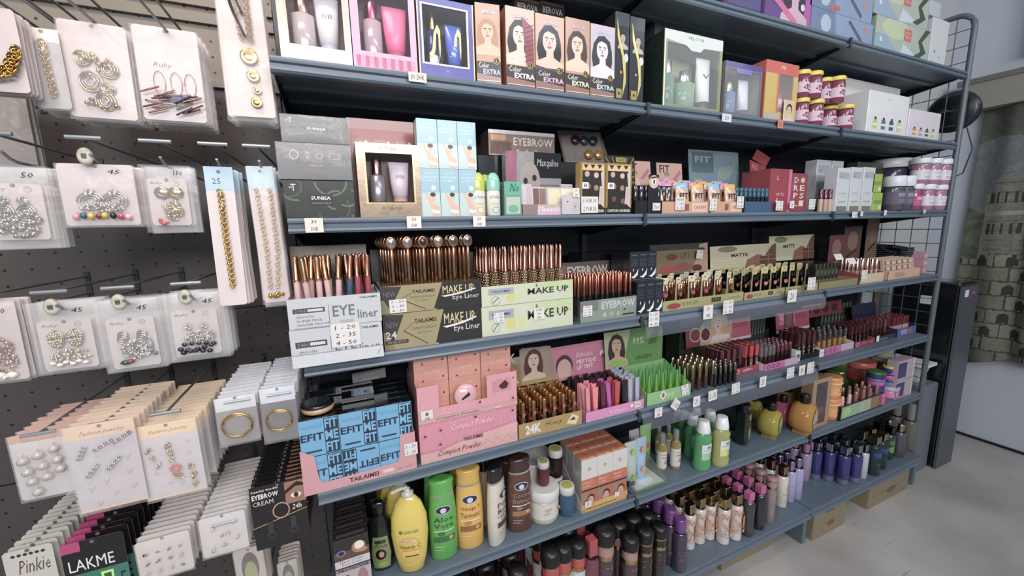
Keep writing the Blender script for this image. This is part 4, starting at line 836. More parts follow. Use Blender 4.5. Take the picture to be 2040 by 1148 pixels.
# palette tray with flat cards
def tray(name, label, cat, p0, p1, pf, z, y, d, col, front=None, header=None, hdx=(0, 1), hd_h=.1, tilt=.18, side_h=2.2, m='card', wall=.0015, scol=None, hcol=None, hm='card', hout=None, h=None, hside=None):
    x0, x1, hf = span(p0, p1, pf, z, y); hf = h or hf; w = x1-x0; sh = hf*side_h
    t = thing(name, label, cat, (x0, y, z+.0004)); b = MB(); b.box(0, w, 0, wall, 0, hf, col, m); b.box(wall, w-wall, wall, d-wall, 0, wall, scol or col, m)
    for xx in (0, w-wall):
        b.add([(xx, 0, 0), (xx, d, 0), (xx, d, sh), (xx, wall, hf), (xx, 0, hf), (xx+wall, 0, 0), (xx+wall, d, 0), (xx+wall, d, sh), (xx+wall, wall, hf), (xx+wall, 0, hf)],
              [(4, 3, 2, 1, 0), (5, 6, 7, 8, 9), (0, 1, 6, 5), (1, 2, 7, 6), (2, 3, 8, 7), (3, 4, 9, 8), (4, 0, 5, 9)], scol or col, m)
    b.box(wall, w-wall, d-wall, d, wall, sh, scol or col, m)
    if front: front(Face(b, (0, 0, 0), (1, 0, 0), (0, 0, 1), w, hf, m))
    b.obj('tray', t)
    if header:
        hw = (hdx[1]-hdx[0])*w; q = MB(); o_ = hout or [(0, 0), (1, 0), (1, 1), (0, 1)]
        q.prism([(a*hw, c*hd_h) for a, c in o_], 0, wall, hcol or col, hm); header(Face(q, (0, 0, 0), (1, 0, 0), (0, 0, 1), hw, hd_h, hm))
        o = q.obj('header_card', t); o.location = (hdx[0]*w, d-.002, sh*.5 if hside is None else hside); o.rotation_euler.x = -tilt
    return t, x0, x1, hf
t, x0, x1, hf = tray('display_tray', 'Maxqaline display tray of small highlighter palettes', 'display tray', 1042, 1154, 408, z5, .006, .06, '#b8a49a', lambda F: (F.rect(.0, 0, .25, 1, '#8c7a70'), F.rect(.25, 0, .78, .5, '#d0a8bc'), F.text('Maxqaline', .26, .2, .7, .85, '#ece2ea', shear=.3)), side_h=1.5)
def pal(c1, c2): return lambda F: (F.rect(.06, .3, .48, .94, c1, 'gloss'), F.rect(.52, .3, .95, .94, c2, 'gloss'), F.rect(.02, .02, .98, .25, '#c9c0c4'))
for i, (u, w_, h_, yy, cs, lab) in enumerate(((.0, .2, .085, .02, ('#cfc2cc', '#c0b0ba'), 'white rimmed palette card at the left of the Maxqaline tray'), (.2, .24, .078, .02, ('#7a5a54', '#8f6e64'), 'brown powder palette in the Maxqaline tray'), (.45, .5, .078, .02, ('#dcd4b0', '#e2dcc0'), 'cream double highlighter palette in the Maxqaline tray'), (.8, .22, .09, .045, ('#a8a0b4', '#9a93a8'), 'lilac palette card at the right rear of the Maxqaline tray'))):
    ww = (x1-x0)*w_; single(carton_mb(ww, .006, h_, '#c4bcc0', pal(*cs), m='gloss').mesh('palette'), 'palette', lab, 'palette', (x0+u*(x1-x0)+.002, yy, z5+.003), rx=-.08)
o, *_ = carton('small folded card with two pale faces before the palettes', 1120, 1156, 388, z5, -.002, .004, '#b8bcc4', lambda F: (F.ell(.35, .6, .28, .38, '#c9b8b4'), F.ell(.75, .35, .22, .3, '#bfaeac'), F.circ(.3, .65, .002, '#2a2a2e'), F.circ(.72, .4, .002, '#2a2a2e')), name='face_card', cat='card')
# acrylic sheet with glitter pots
xa, za = XZ(1163, 322, .16); xb, zb_ = XZ(1222, 235, .2)
t = thing('glitter_pot_sheet', 'clear plastic blister sheet of glitter pots leaning at the back', 'blister sheet', (xa-.055, .16, z5+.10), rx=-.2, ry=-.14)
b = MB(); b.prism([(0, 0), (.19, -.01), (.17, .17), (0.0, .19)][::1], 0, .002, '#a89a90', 'film'); b.box(.01, .165, .004, .006, .0, .17, '#8a817c', 'card'); b.obj('plastic_sheet', t)
for (u, v, c, nm) in ((.06, .15, '#4a2438', 'pot'), (.095, .145, '#3a4c5c', 'pot'), (.13, .14, '#35464f', 'pot'), (.1, .095, '#b98a3a', 'pot'), (.14, .09, '#c99a3e', 'pot'), (.07, .045, '#2f86b4', 'pot'), (.03, .1, '#a39a92', 'pot'), (.065, .1, '#a39a92', 'pot'), (.11, .045, '#a8a098', 'pot'), (.145, .04, '#a8a098', 'pot'), (.03, .05, '#a39a92', 'pot')):
    q = MB(); q.M = Matrix.Translation((u, -.001, v)) @ Matrix.Rotation(PI/2, 4, 'X'); q.lathe([(.016, 0), (.0165, .005), (.014, .009), (0, .0095)], c, 'foil' if c < '#a3' or c == '#b98a3a' or c == '#c99a3e' else 'clear', 16); q.obj('pot', t)
x0, x1, hh = span(1118, 1156, 350, z5, .10); carton('black cardboard stand holding the blister sheet', 1112, 1158, 322, z5, .13, .06, '#1a1b1e', None, name='card_stand', cat='stand')
def conc(F):
    F.rect(0, 0, 1, 1, '#b8923c', 'foil'); F.rect(.06, .12, .94, .97, '#2c2624'); F.rect(.06, .85, .94, .97, '#d8b27c')
    for k in range(3): F.poly([(.1+.28*k, .96), (.3+.28*k, .96), (.2+.28*k, .88)], '#2a2420')
    for (u, v, c) in ((.25, .78, '#c49a84'), (.62, .76, '#d0a898'), (.3, .55, '#8c6a4a'), (.62, .52, '#a07c58'), (.3, .3, '#6a4634'), (.65, .26, '#7a5040')): F.circ(u, v, .0085, c)
    F.rect(0, .0, 1, .13, '#1c1a1a'); F.text('CONTOUR CONCEALER', .05, .04, .95, .1, '#e6ded0', bold=.02); F.poly([(.72, .2), (.8, .2), (.86, .55), (.76, .55)], '#c9b4a0'); F.rect(.05, .5, .3, .62, '#e8e8e8'); F.text('8', .1, .52, .25, .6, '#2a2a2a')
    F.poly([(.94, .9), (.8, .8), (.86, .5), (.8, .2), (.94, .13)], '#c9b6b4')
carton('left contour concealer box with gold edge behind the price note', 1157, 1205, 323, z5, .012, .03, '#b8923c', conc, name='concealer_box', m='card')
carton('right contour concealer box with gold edge', 1207, 1257, 325, z5, .012, .03, '#b8923c', conc, name='concealer_box', m='card')
# black gold mascara display with sun rays
def rays(F):
    F.rect(0, 0, 1, 1, '#23231c')
    for k in range(26): a = 2*PI*k/26; F.poly([(.5+.12*math.cos(a-.04), .42+.12*math.sin(a-.04)), (.5+.7*math.cos(a-.05), .42+.7*math.sin(a-.05)), (.5+.7*math.cos(a+.05), .42+.7*math.sin(a+.05)), (.5+.12*math.cos(a+.04), .42+.12*math.sin(a+.04))], '#9a8a3c', 'foil') if True else 0
    F.ell(.5, .42, .17, .17, '#4c4c60'); F.ell(.5, .42, .1, .11, '#6a6a84'); F.rect(.36, .82, .68, .94, '#a8983c'); F.text('TAILAIMEI', .4, .85, .64, .9, '#2a2a1c')
def rays2(F):
    F.rect(0, 0, 1, 1, '#23231c')
    for k in range(22):
        a = PI*2*k/22; c, s = math.cos(a), math.sin(a); L = min(.48/abs(c) if abs(c) > .01 else 9, (.55 if s > 0 else .4)/abs(s) if abs(s) > .01 else 9); p = (-s*.02, c*.02)
        F.poly([(.5+.13*c, .42+.13*s), (.5+L*c+p[0], .42+L*s+p[1]), (.5+L*c-p[0], .42+L*s-p[1])], '#9a8a3c', 'foil')
    F.ell(.5, .42, .17, .17, '#4c4c60'); F.ell(.5, .42, .1, .11, '#6a6a84'); F.rect(.36, .86, .68, .96, '#a8983c'); F.text('TAILAIMEI', .4, .88, .64, .94, '#2a2a1c')
t, x0, x1, hf = tray('mascara_display', 'black tray of mascaras with golden sunray header', 'display tray', 1264, 1345, 400, z5, .012, .08, '#1a1b1c', None, rays2, (-.3, .42), .15, .1, 1.2, hcol='#23231c', hside=.045)
def stick(r, h, body, cap, ch=.45, bm='gloss', cm='gloss', cr=1., n=10, band=None, taper=1.):
    hb = h*(1-ch); b = MB(); b.lathe([(r*.95, 0), (r, .001), (r*taper, hb)], body, bm, n); c = MB(); c.lathe([(r*cr, hb), (r*cr, h-.002), (r*cr*.8, h)], cap, cm, n)
    if band: c.lathe([(r*cr*1.06, hb), (r*cr*1.06, hb+h*.04)], band, 'metal', n)
    return kind_of([('body', b, []), ('cap', c, [])])
def grid(K, name, desc, cat, x0, x1, ys, z, nx, group, jx=0., jt=0., s=1., pick=None, off=0.):
    R = random.Random(len(desc)+nx)
    for j, y in enumerate(ys):
        for i in range(nx):
            x = x0+(x1-x0)*(i+.5)/nx+R.uniform(-jx, jx)+off*j; k = K if not pick else pick(i, j)
            kk, dd = (k if isinstance(k, tuple) else (k, desc))
            if kk is None: continue
            lab = f'{dd}, {ORD[i]} from left in {ROWN[j]} row'
            place(kk, name, lab, cat, (x, y, z), R.uniform(-.3, .3)*(jx > 0), group, R.uniform(-jt, jt), R.uniform(-jt, jt), s)
KM = stick(.0105, .088, '#1d1f22', '#24272b', .45); 
grid(KM, 'mascara', 'short black mascara', 'mascara', x0+.003, x1-.003, (.03, .056, .082), z5+.003, 7, 'black mascaras in the sunray tray')
o, *_ = carton('round eye picture sticker standing on the mascara tray edge', 1291, 1311, 348, z5, .0085, .003, '#1d1f22', lambda F: (F.ell(.5, .82, .5, .17, '#c9b0a4'), F.ell(.5, .82, .2, .08, '#f0ece8'), F.ell(.5, .82, .08, .07, '#1c1a1a'), F.poly([(.15, .9), (.85, .93), (.8, .96), (.2, .94)], '#3a2018')), name='eye_card', cat='card')
# FIT ME style peach displays
def fith(F):
    F.rect(0, 0, 1, 1, '#c99a88'); F.rect(.0, .0, 1, .22, '#c48a52'); F.text('FIT', .1, .7, .5, .93, '#2a2226', bold=.02); F.text('me', .3, .6, .5, .7, '#2a2226'); F.ell(.35, .3, .24, .24, '#dcae98'); F.circ(.3, .38, .002, '#3a2a28'); F.ell(.68, .2, .2, .12, '#8aa8c8'); F.text('BB', .7, .04, .98, .2, '#8a2a24', bold=.03); F.poly([(.6, .5), (.9, .8), (.95, .7), (.7, .45)], '#b06a70')
def pouch(c, top):
    b = MB(); w, h = .046, .078; vs = []; n = 8
    for j, (t_, q) in enumerate(((0, .3), (.15, 1), (.5, 1.1), (.8, .7), (.86, .1), (1, .1))):
        for k in range(n): a = 2*PI*k/n; vs.append((w/2*(1 if q < .5 else .97)*math.cos(a)*1.1, .006*q*math.sin(a), h*t_))
    fs = [(i*n+k, i*n+(k+1) % n, (i+1)*n+(k+1) % n, (i+1)*n+k) for i in range(5) for k in range(n)]
    b.add(vs, fs, c, 'gloss', True, [c]*(n*3)+[top]*(n*2)); F = Face(b, (-w*.4, -.0068, h*.1), (1, 0, 0), (0, 0, 1), w*.8, h*.65); F.text('FIT', .1, .55, .9, .85, '#4a3430', bold=.02); F.rect(.3, .1, .7, .4, '#c98a5a'); return b.mesh('cream_pouch')
PC = [pouch('#c9a088', '#d57ab0'), pouch('#cfa890', '#8ab4d0'), pouch('#d0a68e', '#d9a83a')]
for n_, (a, b, ht, lab) in enumerate(((1318, 1412, 0, 'left peach display tray of BB cream pouches'), (1414, 1478, 0, 'right peach display tray of BB cream pouches'))):
    t, x0, x1, hf = tray('pouch_display', lab, 'display tray', a, b, 402, z5, .01, .115+.009*n_, '#c9946c', lambda F: (F.rect(.4, .0, .6, 1, '#d09a5a'), F.rect(.44, .2, .56, .8, '#8a4a5a'), F.rect(.62, .1, .95, .9, '#dcb8a4'), F.text('CREAM', .66, .35, .92, .65, '#6a4a3c')), fith, (-.28, .28) if n_ == 0 else (-.75, .0), .12, .12, 2., hcol='#c99a88', hside=.068)
    nx = (3, 2)[n_]
    for j, yy in enumerate((.012, .04, .066)):
        for i in range(nx): single(PC[(i+j+n_) % 3], 'cream_pouch', f'BB cream pouch, {ORD[i]} from left, {ROWN[j]} row, {["left", "right"][n_]} peach tray', 'pouch', (x0+(x1-x0)*(i+.5)/nx, yy+.012, z5+.004+.008*j), group='BB cream pouches', rx=-.1, s=1.28)
# blue tube display
def bh(F): F.rect(0, 0, 1, 1, '#6f8796'); F.rect(.06, .45, .48, .95, '#55686f'); F.text('FIT', .12, .7, .42, .85, '#8fa4b0', bold=.02); [F.line(.52+.05*k, .1+.05*k, .62+.06*k, .6+.02*k, .004, '#a8b07a') for k in range(6)]; F.rect(.08, .1, .25, .3, '#9aa860')
RC = [(0, 0), (1, 0), (1, .9), (.95, 1), (.05, 1), (0, .9)]
t, x0, x1, hf = tray('tube_display', 'blue tray of foundation tubes with a rounded blue header', 'display tray', 1482, 1537, 402, z5, .012, .15, '#2c5478', None, bh, (-.75, 1.05), .16, .1, 2., hcol='#6f8796', hout=RC, hside=.09)
KT = stick(.0085, .088, '#171b22', '#3d7290', .38, cm='gel'); grid(KT, 'foundation_tube', 'black foundation tube with clear blue cap', 'tube', x0-.035, x1-.002, (.03, .05, .07), z5+.003, 8, 'blue capped tubes in the blue tray')
# red display
def rf(F): F.rect(0, 0, .86, 1, '#962033'); F.rect(.86, 0, 1, 1, '#cc5590'); F.text('UP TO', .3, .38, .7, .45, '#e6ccd0'); F.text('6', .3, .2, .42, .34, '#efdce0', bold=.02); F.text('L', .3, .75, .4, .85, '#d8b0b8')
x0, x1, h1 = span(1538, 1572, 335, z5, .02); carton('red carton reading UP TO 6 with a pink edge', 1530, 1572, 336, z5, .02, .12, '#962033', rf)
t = thing('red_header_card', 'bent red header card rising over the red carton', 'display card', (x0-.03, .1, z5+h1*.98), rx=-.25, ry=.3)
q = MB(); q.prism([(0, 0), (.11, 0), (.1, .06), (-.005, .05)][::1], 0, .002, '#86222e', 'card'); Face(q, (0, 0, 0), (1, 0, 0), (0, 0, 1), .11, .06).text('KISS', .1, .3, .4, .7, '#c9888c'); q.prism([(.01, .06), (.1, .06), (.13, .11), (.04, .115)], 0, .002, '#8c1f2c', 'card'); q.obj('card', t)
carton('red and white carton with tall letters beside the red box', 1574, 1604, 345, z5, .018, .1, '#8e2a34', lambda F: [F.text(c, .1+.4*(k % 2), .15+.2*(k//2), .4+.4*(k % 2), .3+.2*(k//2), '#d9c6c0', bold=.02) for k, c in enumerate('LIPSRED8')])
KL = stick(.0085, .085, '#caa894', '#5c1f44', .45)
for i in range(4): place(KL, 'concealer_stick', f'nude tube with purple cap, {ORD[i]} from left in the small group', 'concealer', (X_at(1632+9*i, .03+.012*(i % 2), z5), .03+.012*(i % 2), z5), group='purple capped nude tubes', s=1.1)
def wq(F): F.rect(.1, .75, .9, .9, '#a8acb0'); F.circ(.3, .8, .003, '#3a3c40'); F.rect(.2, .2, .8, .24, '#a8acb4'); F.rect(.2, .4, .8, .43, '#b4b8bc'); F.rect(.1, 0, .9, .12, '#7c7c64')
for i, (a, b, tp, y, lab) in enumerate(((1619, 1648, 318, .12, 'tall white serum box at the back left of the white group'), (1649, 1672, 320, .12, 'tall white serum box at the back right of the white group'), (1662, 1688, 334, .012, 'white serum box, first of the front three'), (1689, 1712, 333, .012, 'white serum box, middle of the front three'), (1713, 1736, 333, .012, 'white serum box, last of the front three'))):
    carton(lab, a, b-1, tp, z5, y, .05, '#c9ccd0', wq, name='serum_box')
for i, (a, b, tp, zf, lab) in enumerate(((1737, 1755, 382, 0, 'lime green small box, lower of two'), (1737, 1755, 352, 1, 'lime green small box, upper of two'))):
    hh = span(1737, 1755, 384, z5, .012)[2]; carton(lab, a, b, tp, z5+zf*(hh+.001), .012, .06, '#9ab83a', lambda F: (F.rect(.1, .4, .9, .6, '#7c9c2a'), F.rect(.6, .1, .9, .3, '#cfd8b0')), h=hh)
carton('dark green floral carton behind the lime boxes', 1700, 1750, 322, z5, .16, .05, '#3f4c36', lambda F: F.ell(.6, .6, .2, .2, '#7a8a4a'))
def sup(r, h, body, lid, lab, stripe, **k):
    b, l = jar_kind(r, h, body, lid, lab, **k); F = CFace(b, r*1.01, h*.18, h*.36, k.get('sy', 1.), .8, 'paper'); F.rect(.05, .6, .95, .9, stripe); F.rect(.1, .3, .8, .36, '#8a8c98'); F.rect(.1, .15, .6, .2, '#8a8c98'); return kind_of([('jar', b, []), ('lid', l, [])])
K1 = sup(.055, .15, '#3f3450', '#d8d8dc', '#5a4690', '#6a52a8'); place(K1, 'supplement_tub', 'large supplement tub with purple label and white lid at back', 'tub', (X_at(1762, .17, z5), .17, z5+.04), s=1.52); 
o = carton_mb(.13, .13, .039, '#3a3c44').obj('riser_box'); o.location = (X_at(1762, .17, z5)-.065, .11, z5+.0004); tag(o, 'low dark box raising the large supplement tub', 'box')
K2 = sup(.028, .105, '#4c4858', '#d4d6da', '#5e5a70', '#8a8494', lidh=.3); place(K2, 'supplement_bottle', 'white capped violet grey bottle before the large tub, left', 'bottle', (X_at(1775, .025, z5), .025, z5), s=(Z_at(352, X_at(1775, .025, z5), .025)-z5)/.105); place(K2, 'supplement_bottle', 'white capped violet grey bottle before the large tub, right', 'bottle', (X_at(1793, .035, z5), .035, z5), s=(Z_at(352, X_at(1793, .035, z5), .035)-z5)/.105)
K3 = sup(.026, .09, '#8f2850', '#d9dbe0', '#b8407a', '#d88ab0', lidh=.2); K4 = sup(.026, .09, '#a06a84', '#d9dbe0', '#d8d4da', '#c8c4cc', lidh=.2)
for i, (px, y, zf, k, lab) in enumerate(((1814, .03, 0, K3, 'pink gummy bottle with white lid at the front right end'), (1838, .03, 0, K4, 'white label gummy bottle beside the pink one, lower row'), (1862, .03, 0, K4, 'white label gummy bottle at the far right, lower row'), (1822, .045, 1, K4, 'white label gummy bottle, first of the upper row'), (1844, .035, 1, K4, 'white label gummy bottle, second of the upper row'), (1864, .03, 1, K4, 'white label gummy bottle, third of the upper row'))):
    s_ = (Z_at(316, X_at(1838, .03, z5), .03)-z5)/2/.0905; place(k, 'gummy_bottle', lab, 'bottle', (X_at(px, y, z5), y, z5+zf*.0905*s_), s=s_)
# ------------------------------------------------------------ fourth shelf: eyeliner displays
z4 = Z[4]
def note(label, u, v, w, h, y, lines, x=None, z=None, rz=0., name='price_note', col='#dad6d2', ry=0., rx=0.):
    """hand written paper note, u,v = photo pixel of its centre on the plane y"""
    if x is None and name == 'price_note': y -= .0012
    cx, cz = XZ(u, v, y) if x is None else (x, z); mb = MB(); mb.box(-w/2, w/2, 0, .0006, -h/2, h/2, col, 'paper')
    F = Face(mb, (-w/2, 0, -h/2), (1, 0, 0), (0, 0, 1), w, h, 'paper'); n = len(lines)
    for i, t in enumerate(lines):
        if not t: continue
        a = 1-(i+.78)/n; b = 1-(i+.24)/n; k = min(.38, .06+.05*len(t)*(1 if n > 1 else 1.5))
        F.text(t, .5-k, a, .5+k, b, '#2b2a2c', shear=.1)
    o = mb.obj(name); o.location = (cx, y, cz); o.rotation_euler = (rx, ry, rz); return tag(o, label, 'price note')
def liner(top=True):
    def f(F):
        F.rect(0, 0, 1, 1, '#bfc2c6'); F.text('TAILAIMEI', .76, .85, .96, .92, '#2f3338', bold=.02); F.rect(.05, .52, .38, .68, '#4b4f46'); F.rect(.2, .56, .36, .64, '#c9ccce'); F.text('24H', .07, .55, .18, .65, '#8f9488')
        for i, t in enumerate(('SMOOTH', 'SUPER FINE', 'WATER PROOF')): F.text(t, .08, .36-.13*i, .22+.08*i+.04, .43-.13*i, '#5c6064')
        F.line(.42, .02, .42, .74, .0008, '#4b4f54'); F.line(.05, .03, .42, .02, .0008, '#4b4f54'); F.text('EYE', .46, .32, .7, .68, '#6d7276', bold=.01); F.text('liner', .73, .18, .96, .48, '#6d7276', bold=.01); F.rect(.53, .1, .68, .18, '#a9acb0')
    return f
x0, x1, hl = span(584, 765, 661, z4, -.035)
def low(F): liner()(F); F.rect(0, 0, 1, .32, '#c9ccd0'); F.rect(0, .32, 1, .34, '#8d9196'); F.line(.93, .1, .97, .25, .001, '#3a3c40')
b_ = carton_mb(x1-x0, .2, hl, '#c6c9cd', low, m='paper'); o = b_.obj('eyeliner_box'); o.location = (x0, -.035, z4+.0004); tag(o, 'white EYE liner box, lower of two, overhanging the shelf edge', 'display box')
t, x0, x1, hf = tray('eyeliner_display', 'white EYE liner display box with pens, upper of two', 'display box', 577, 761, 599, z4+hl+.001, -.035, .155, '#c6c9cd', liner(),
    lambda F: (F.rect(0, 0, 1, 1, '#8f8276'), F.text('TAILAIMEI', .07, .72, .36, .78, '#4a4038', bold=.02), F.oring(.68, .42, .3, .38, .04, '#6a5c50'), F.text('EYE', .53, .36, .78, .5, '#4a4038', bold=.03), F.text('WATERPROOF', .6, .9, .92, .94, '#6a5f55'), F.poly([(.1, .3), (.3, .62), (.52, .3)], '#b0a298'), [F.ell(.5+.05*k, .72-.01*k*k, .02, .03, '#4f4a38') for k in range(-1, 8, 3)]), (0, .93), .145, .1, 1.0, m='paper', hcol='#8f8276')
b_ = MB(); b_.box(.002, x1-x0-.002, .0015, .15, hf-.012, hf-.01, '#b7b0ac', 'card'); o = b_.obj('pen_holder', t)
zt = z4+hl+.001+hf-.01
def pen(body, cap, band='#d9a06a', h=.1, r=.0065, m='metal'):
    b = MB(); b.lathe([(r*.9, 0), (r, .001), (r, h*.45)], body, 'gloss', 10); c = MB(); c.lathe([(r*1.12, h*.45), (r*1.12, h*.47), (r*1.0, h*.475), (r, h*.93), (r*.8, h*.94), (r*.8, h)], cap, m, 10); c.lathe([(r*1.2, h*.47), (r*1.2, h*.5)], band, 'metal', 10)
    return kind_of([('body', b, []), ('cap', c, [])])
PK = [pen('#d9b0ac', '#b08058'), pen('#3a5872', '#a06a54'), pen('#a83248', '#a06a54')]
def pk(i, j):
    k = 0 if i < 5 else (1 if i == 5 else 2); return PK[k], ['pale pink eyeliner pen with rose gold cap', 'blue eyeliner pen with rose gold cap', 'red eyeliner pen with rose gold cap'][k]
grid(None, 'eyeliner_pen', '', 'eyeliner', x0+.012, x1-.012, (-.012, .014, .04, .066), zt, 8, 'pens in the white eyeliner display', .003, .08, pick=pk, s=1.0)
note('note listing 1, 2 and 4 prices on the lower white box', 689, 667, .062, .055, -.0362, ['1 - 20', '2 - 35', '4 - 50'])
# black and gold MAKE UP eyeliner boxes
def mk(F):
    F.rect(0, 0, 1, 1, '#9c8f66'); F.poly([(0, 0), (.06, 0), (.2, .96), (0, 1)], '#3e3a36'); F.poly([(0, 0), (.1, 0), (.03, .5), (0, .5)], '#8a7f5a'); F.poly([(.6, 1), (1, 1), (1, 0), (.5, 0)], '#2e2b2a'); F.rect(.5, 0, .53, .03, '#c9b98a')
    F.text('TAILAIMEI', .3, .68, .52, .8, '#2f2a20', bold=.02); F.text('DEFINITION BLACK', .28, .5, .52, .57, '#6d6040'); F.text('NO TLM 010', .33, .37, .47, .43, '#6d6040'); F.text('NEW', .03, .62, .14, .78, '#77706a'); F.text('MAKE UP', .6, .56, .93, .86, '#dcc98a'); F.text('Eye Liner', .7, .26, .98, .5, '#d8d6d2')
    F.poly([(.58, .5), (.62, .44), (.8, .52), (.95, .66), (.94, .7), (.78, .57), (.62, .5)], '#e0deda'); F.line(.19, .5, .42, .06, .0016, '#2e2b2a'); F.line(.19, .5, .3, .72, .001, '#4a4438')
def mk2(F): mk(F); F.text('24', .02, .32, .12, .52, '#cfcac0', bold=.02); F.rect(.01, .16, .23, .26, '#3a3734'); F.text('WATER PROOF', .03, .18, .21, .24, '#b0a890')
x0, x1, hl = span(767, 960, 629, z4, .004)
b_ = carton_mb(x1-x0, .16, hl, '#5c5546', mk2, m='card', scol='#3a3734'); o = b_.obj('eyeliner_box'); o.location = (x0, .004, z4+.0004); tag(o, 'gold and black MAKE UP Eye Liner box, lower of two', 'display box')
t, x0, x1, hf = tray('eyeliner_display', 'gold and black MAKE UP Eye Liner display of jewelled pens, upper', 'display box', 760, 958, 573, z4+hl+.001, .004, .16, '#5c5546', mk,
    lambda F: (F.rect(0, 0, 1, 1, '#2f2a28'), F.poly([(.45, .9), (.7, 1), (1, 1), (.95, .5), (.6, .6)], '#8f6a4c'), F.poly([(.72, .6), (.86, 1), (.9, 1), (.78, .6)], '#3a4246'), F.text('MAKE UP', .0, .72, .38, .9, '#4c4644'), F.rect(.05, .1, .4, .6, '#3a3230')), (-.02, .86), .12, .1, 1.0, hcol='#2f2a28')
b_ = MB(); b_.box(.002, x1-x0-.002, .0015, .155, hf-.005, hf-.003, '#8a7442', 'foil'); b_.obj('pen_holder', t); zt = z4+hl+.001+hf-.003
def ringpen(gem):
    h = .125; b = MB(); b.lathe([(.005, 0), (.0055, .001), (.0055, h*.45)], '#b98a70', 'metal', 8, 1.2); c = MB(); c.lathe([(.006, h*.45), (.006, h*.7), (.0045, h*.74)], '#c08a66', 'metal', 8, 1.2)
    g = MB(); g.M = Matrix.Translation((0, -.001, h*.88)) @ Matrix.Rotation(PI/2, 4, 'X'); g.lathe([(.0, -.006), (.0125, -.005), (.0155, 0), (.0125, .004), (.0105, .0045)], '#c98f62', 'metal', 14, 1.25); j = MB(); j.M = g.M
    j.lathe([(.0105, .004), (.007, .0062), (0, .008)], gem, 'gloss' if gem == '#3f1f1c' else 'metal', 7, 1.25); return kind_of([('body', b, []), ('cap', c, []), ('ring_head', g, [('gem', j.mesh('gem'))])])
RP = {'#c9c4c0': 0, '#3f1f1c': 0, '#7f868c': 0}; RP = {k: ringpen(k) for k in RP}
for i, px in enumerate((828, 877, 922, 968, 1012, 1052)):
    xx = x0+(x1-x0)*(.14+.152*i)
    g = ['#c9c4c0', '#c9c4c0', '#3f1f1c', '#c9c4c0', '#7f868c', '#7f868c'][i]
    for j in range(5): place(RP[g], 'eyeliner_pen', f'ring topped gold eyeliner with {["clear", "clear", "dark red", "clear", "grey", "grey"][i]} gem, column {["one", "two", "three", "four", "five", "six"][i]}, {ROWN[j]} row', 'eyeliner', (xx-.004*j, .022+.028*j, zt), 0, 'ring topped eyeliners')
note('note with three prices stuck on the upper black gold box', 793, 610, .042, .034, .0028, ['1 - 20', '2 - 35', '4 - 50'])
# pale yellow MAKE UP boxes
def my(F):
    F.rect(0, 0, 1, 1, '#c9cdb0'); F.rect(.6, .5, 1, 1, '#bccb98'); F.ell(.3, .35, .05, .2, '#cfc66a'); F.poly([(.38, .45), (.44, .5), (.45, .3), (.39, .25)], '#c9cf7a'); F.rect(.07, .55, .33, .86, '#9fa5ae'); F.text('TAILAIMEI', .1, .66, .29, .76, '#4a4e56', bold=.02); F.circ(.14, .25, .013, '#3f444a'); F.circ(.14, .25, .0122, '#c6cbc0'); F.line(.11, .15, .17, .4, .002, '#2c2f33'); F.text('MAKE UP', .48, .4, .95, .72, '#33362f', bold=.02); F.ell(.58, .85, .012, .08, '#5c8a4c')
x0, x1, hl = span(961, 1141, 614, z4, .006)
b_ = carton_mb(x1-x0, .16, hl, '#c3c7aa', my, scol='#a8ab94'); o = b_.obj('eyeliner_box'); o.location = (x0, .006, z4+.0004); tag(o, 'pale yellow green MAKE UP box, lower of two, with price notes', 'display box')
t, x0, x1, hf = tray('eyeliner_display', 'pale yellow green MAKE UP display of patterned pens, upper', 'display box', 960, 1141, 573, z4+hl+.001, .006, .16, '#c3c7aa', my,
    lambda F: (F.rect(0, 0, 1, 1, '#6f564a'), F.ell(.3, .75, .25, .3, '#7a5f52'), F.rect(.72, .62, .95, .78, '#8c8078'), F.text('TAILAIMEI', .75, .66, .92, .74, '#4a4440'), F.line(0, .99, 1, .99, .001, '#9a8a7c')), (-.05, .86), .115, .06, 1.0, hcol='#6f564a', scol='#9f9078')
b_ = MB(); b_.box(.002, x1-x0-.002, .0015, .155, hf-.005, hf-.003, '#9c8c5c', 'foil'); b_.obj('pen_holder', t); zt = z4+hl+.001+hf-.003
def jpen(body, cap='#b98068'):
    h = .112; r = .006; b = MB(); R = random.Random(3)
    cols = ['#e8dcc4', '#6a5040']*6
    b.lathe([(r*1.15, h*.36*i/12) for i in range(13)], body, 'metal', 10)
    for k in range(5):
        for a in range(5): b.ball(r*1.15*math.cos(a*1.256+.3*k), r*1.15*math.sin(a*1.256+.3*k), .004+.0075*k, .0021, '#f0e2c8', 'metal', 4)
    c = MB(); c.lathe([(r*1.1, h*.37), (r, h*.39), (r*.95, h*.92), (r*.6, h*.94), (r*.6, h*.97), (0, h)], cap, 'metal', 10); return kind_of([('body', b, []), ('cap', c, [])])
JP = [jpen('#c9b48c'), jpen('#b9854c')]
grid(None, 'eyeliner_pen', '', 'eyeliner', x0+.006, x1-.02, (.022, .046, .07, .094, .118), zt, 9, 'patterned rose gold pens', .0015, .02, pick=lambda i, j: (JP[(i+j) % 2], 'patterned rose gold eyeliner pen'))
note('note with three prices on the lower yellow green box', 994, 633, .032, .028, .0046, ['1 - 20', '2 - 35', '4 - 50']); note('white note reading 20 over the lower MAKE UP lettering', 1074, 625, .034, .034, .0046, ['SUPER', '20', 'SHK'])
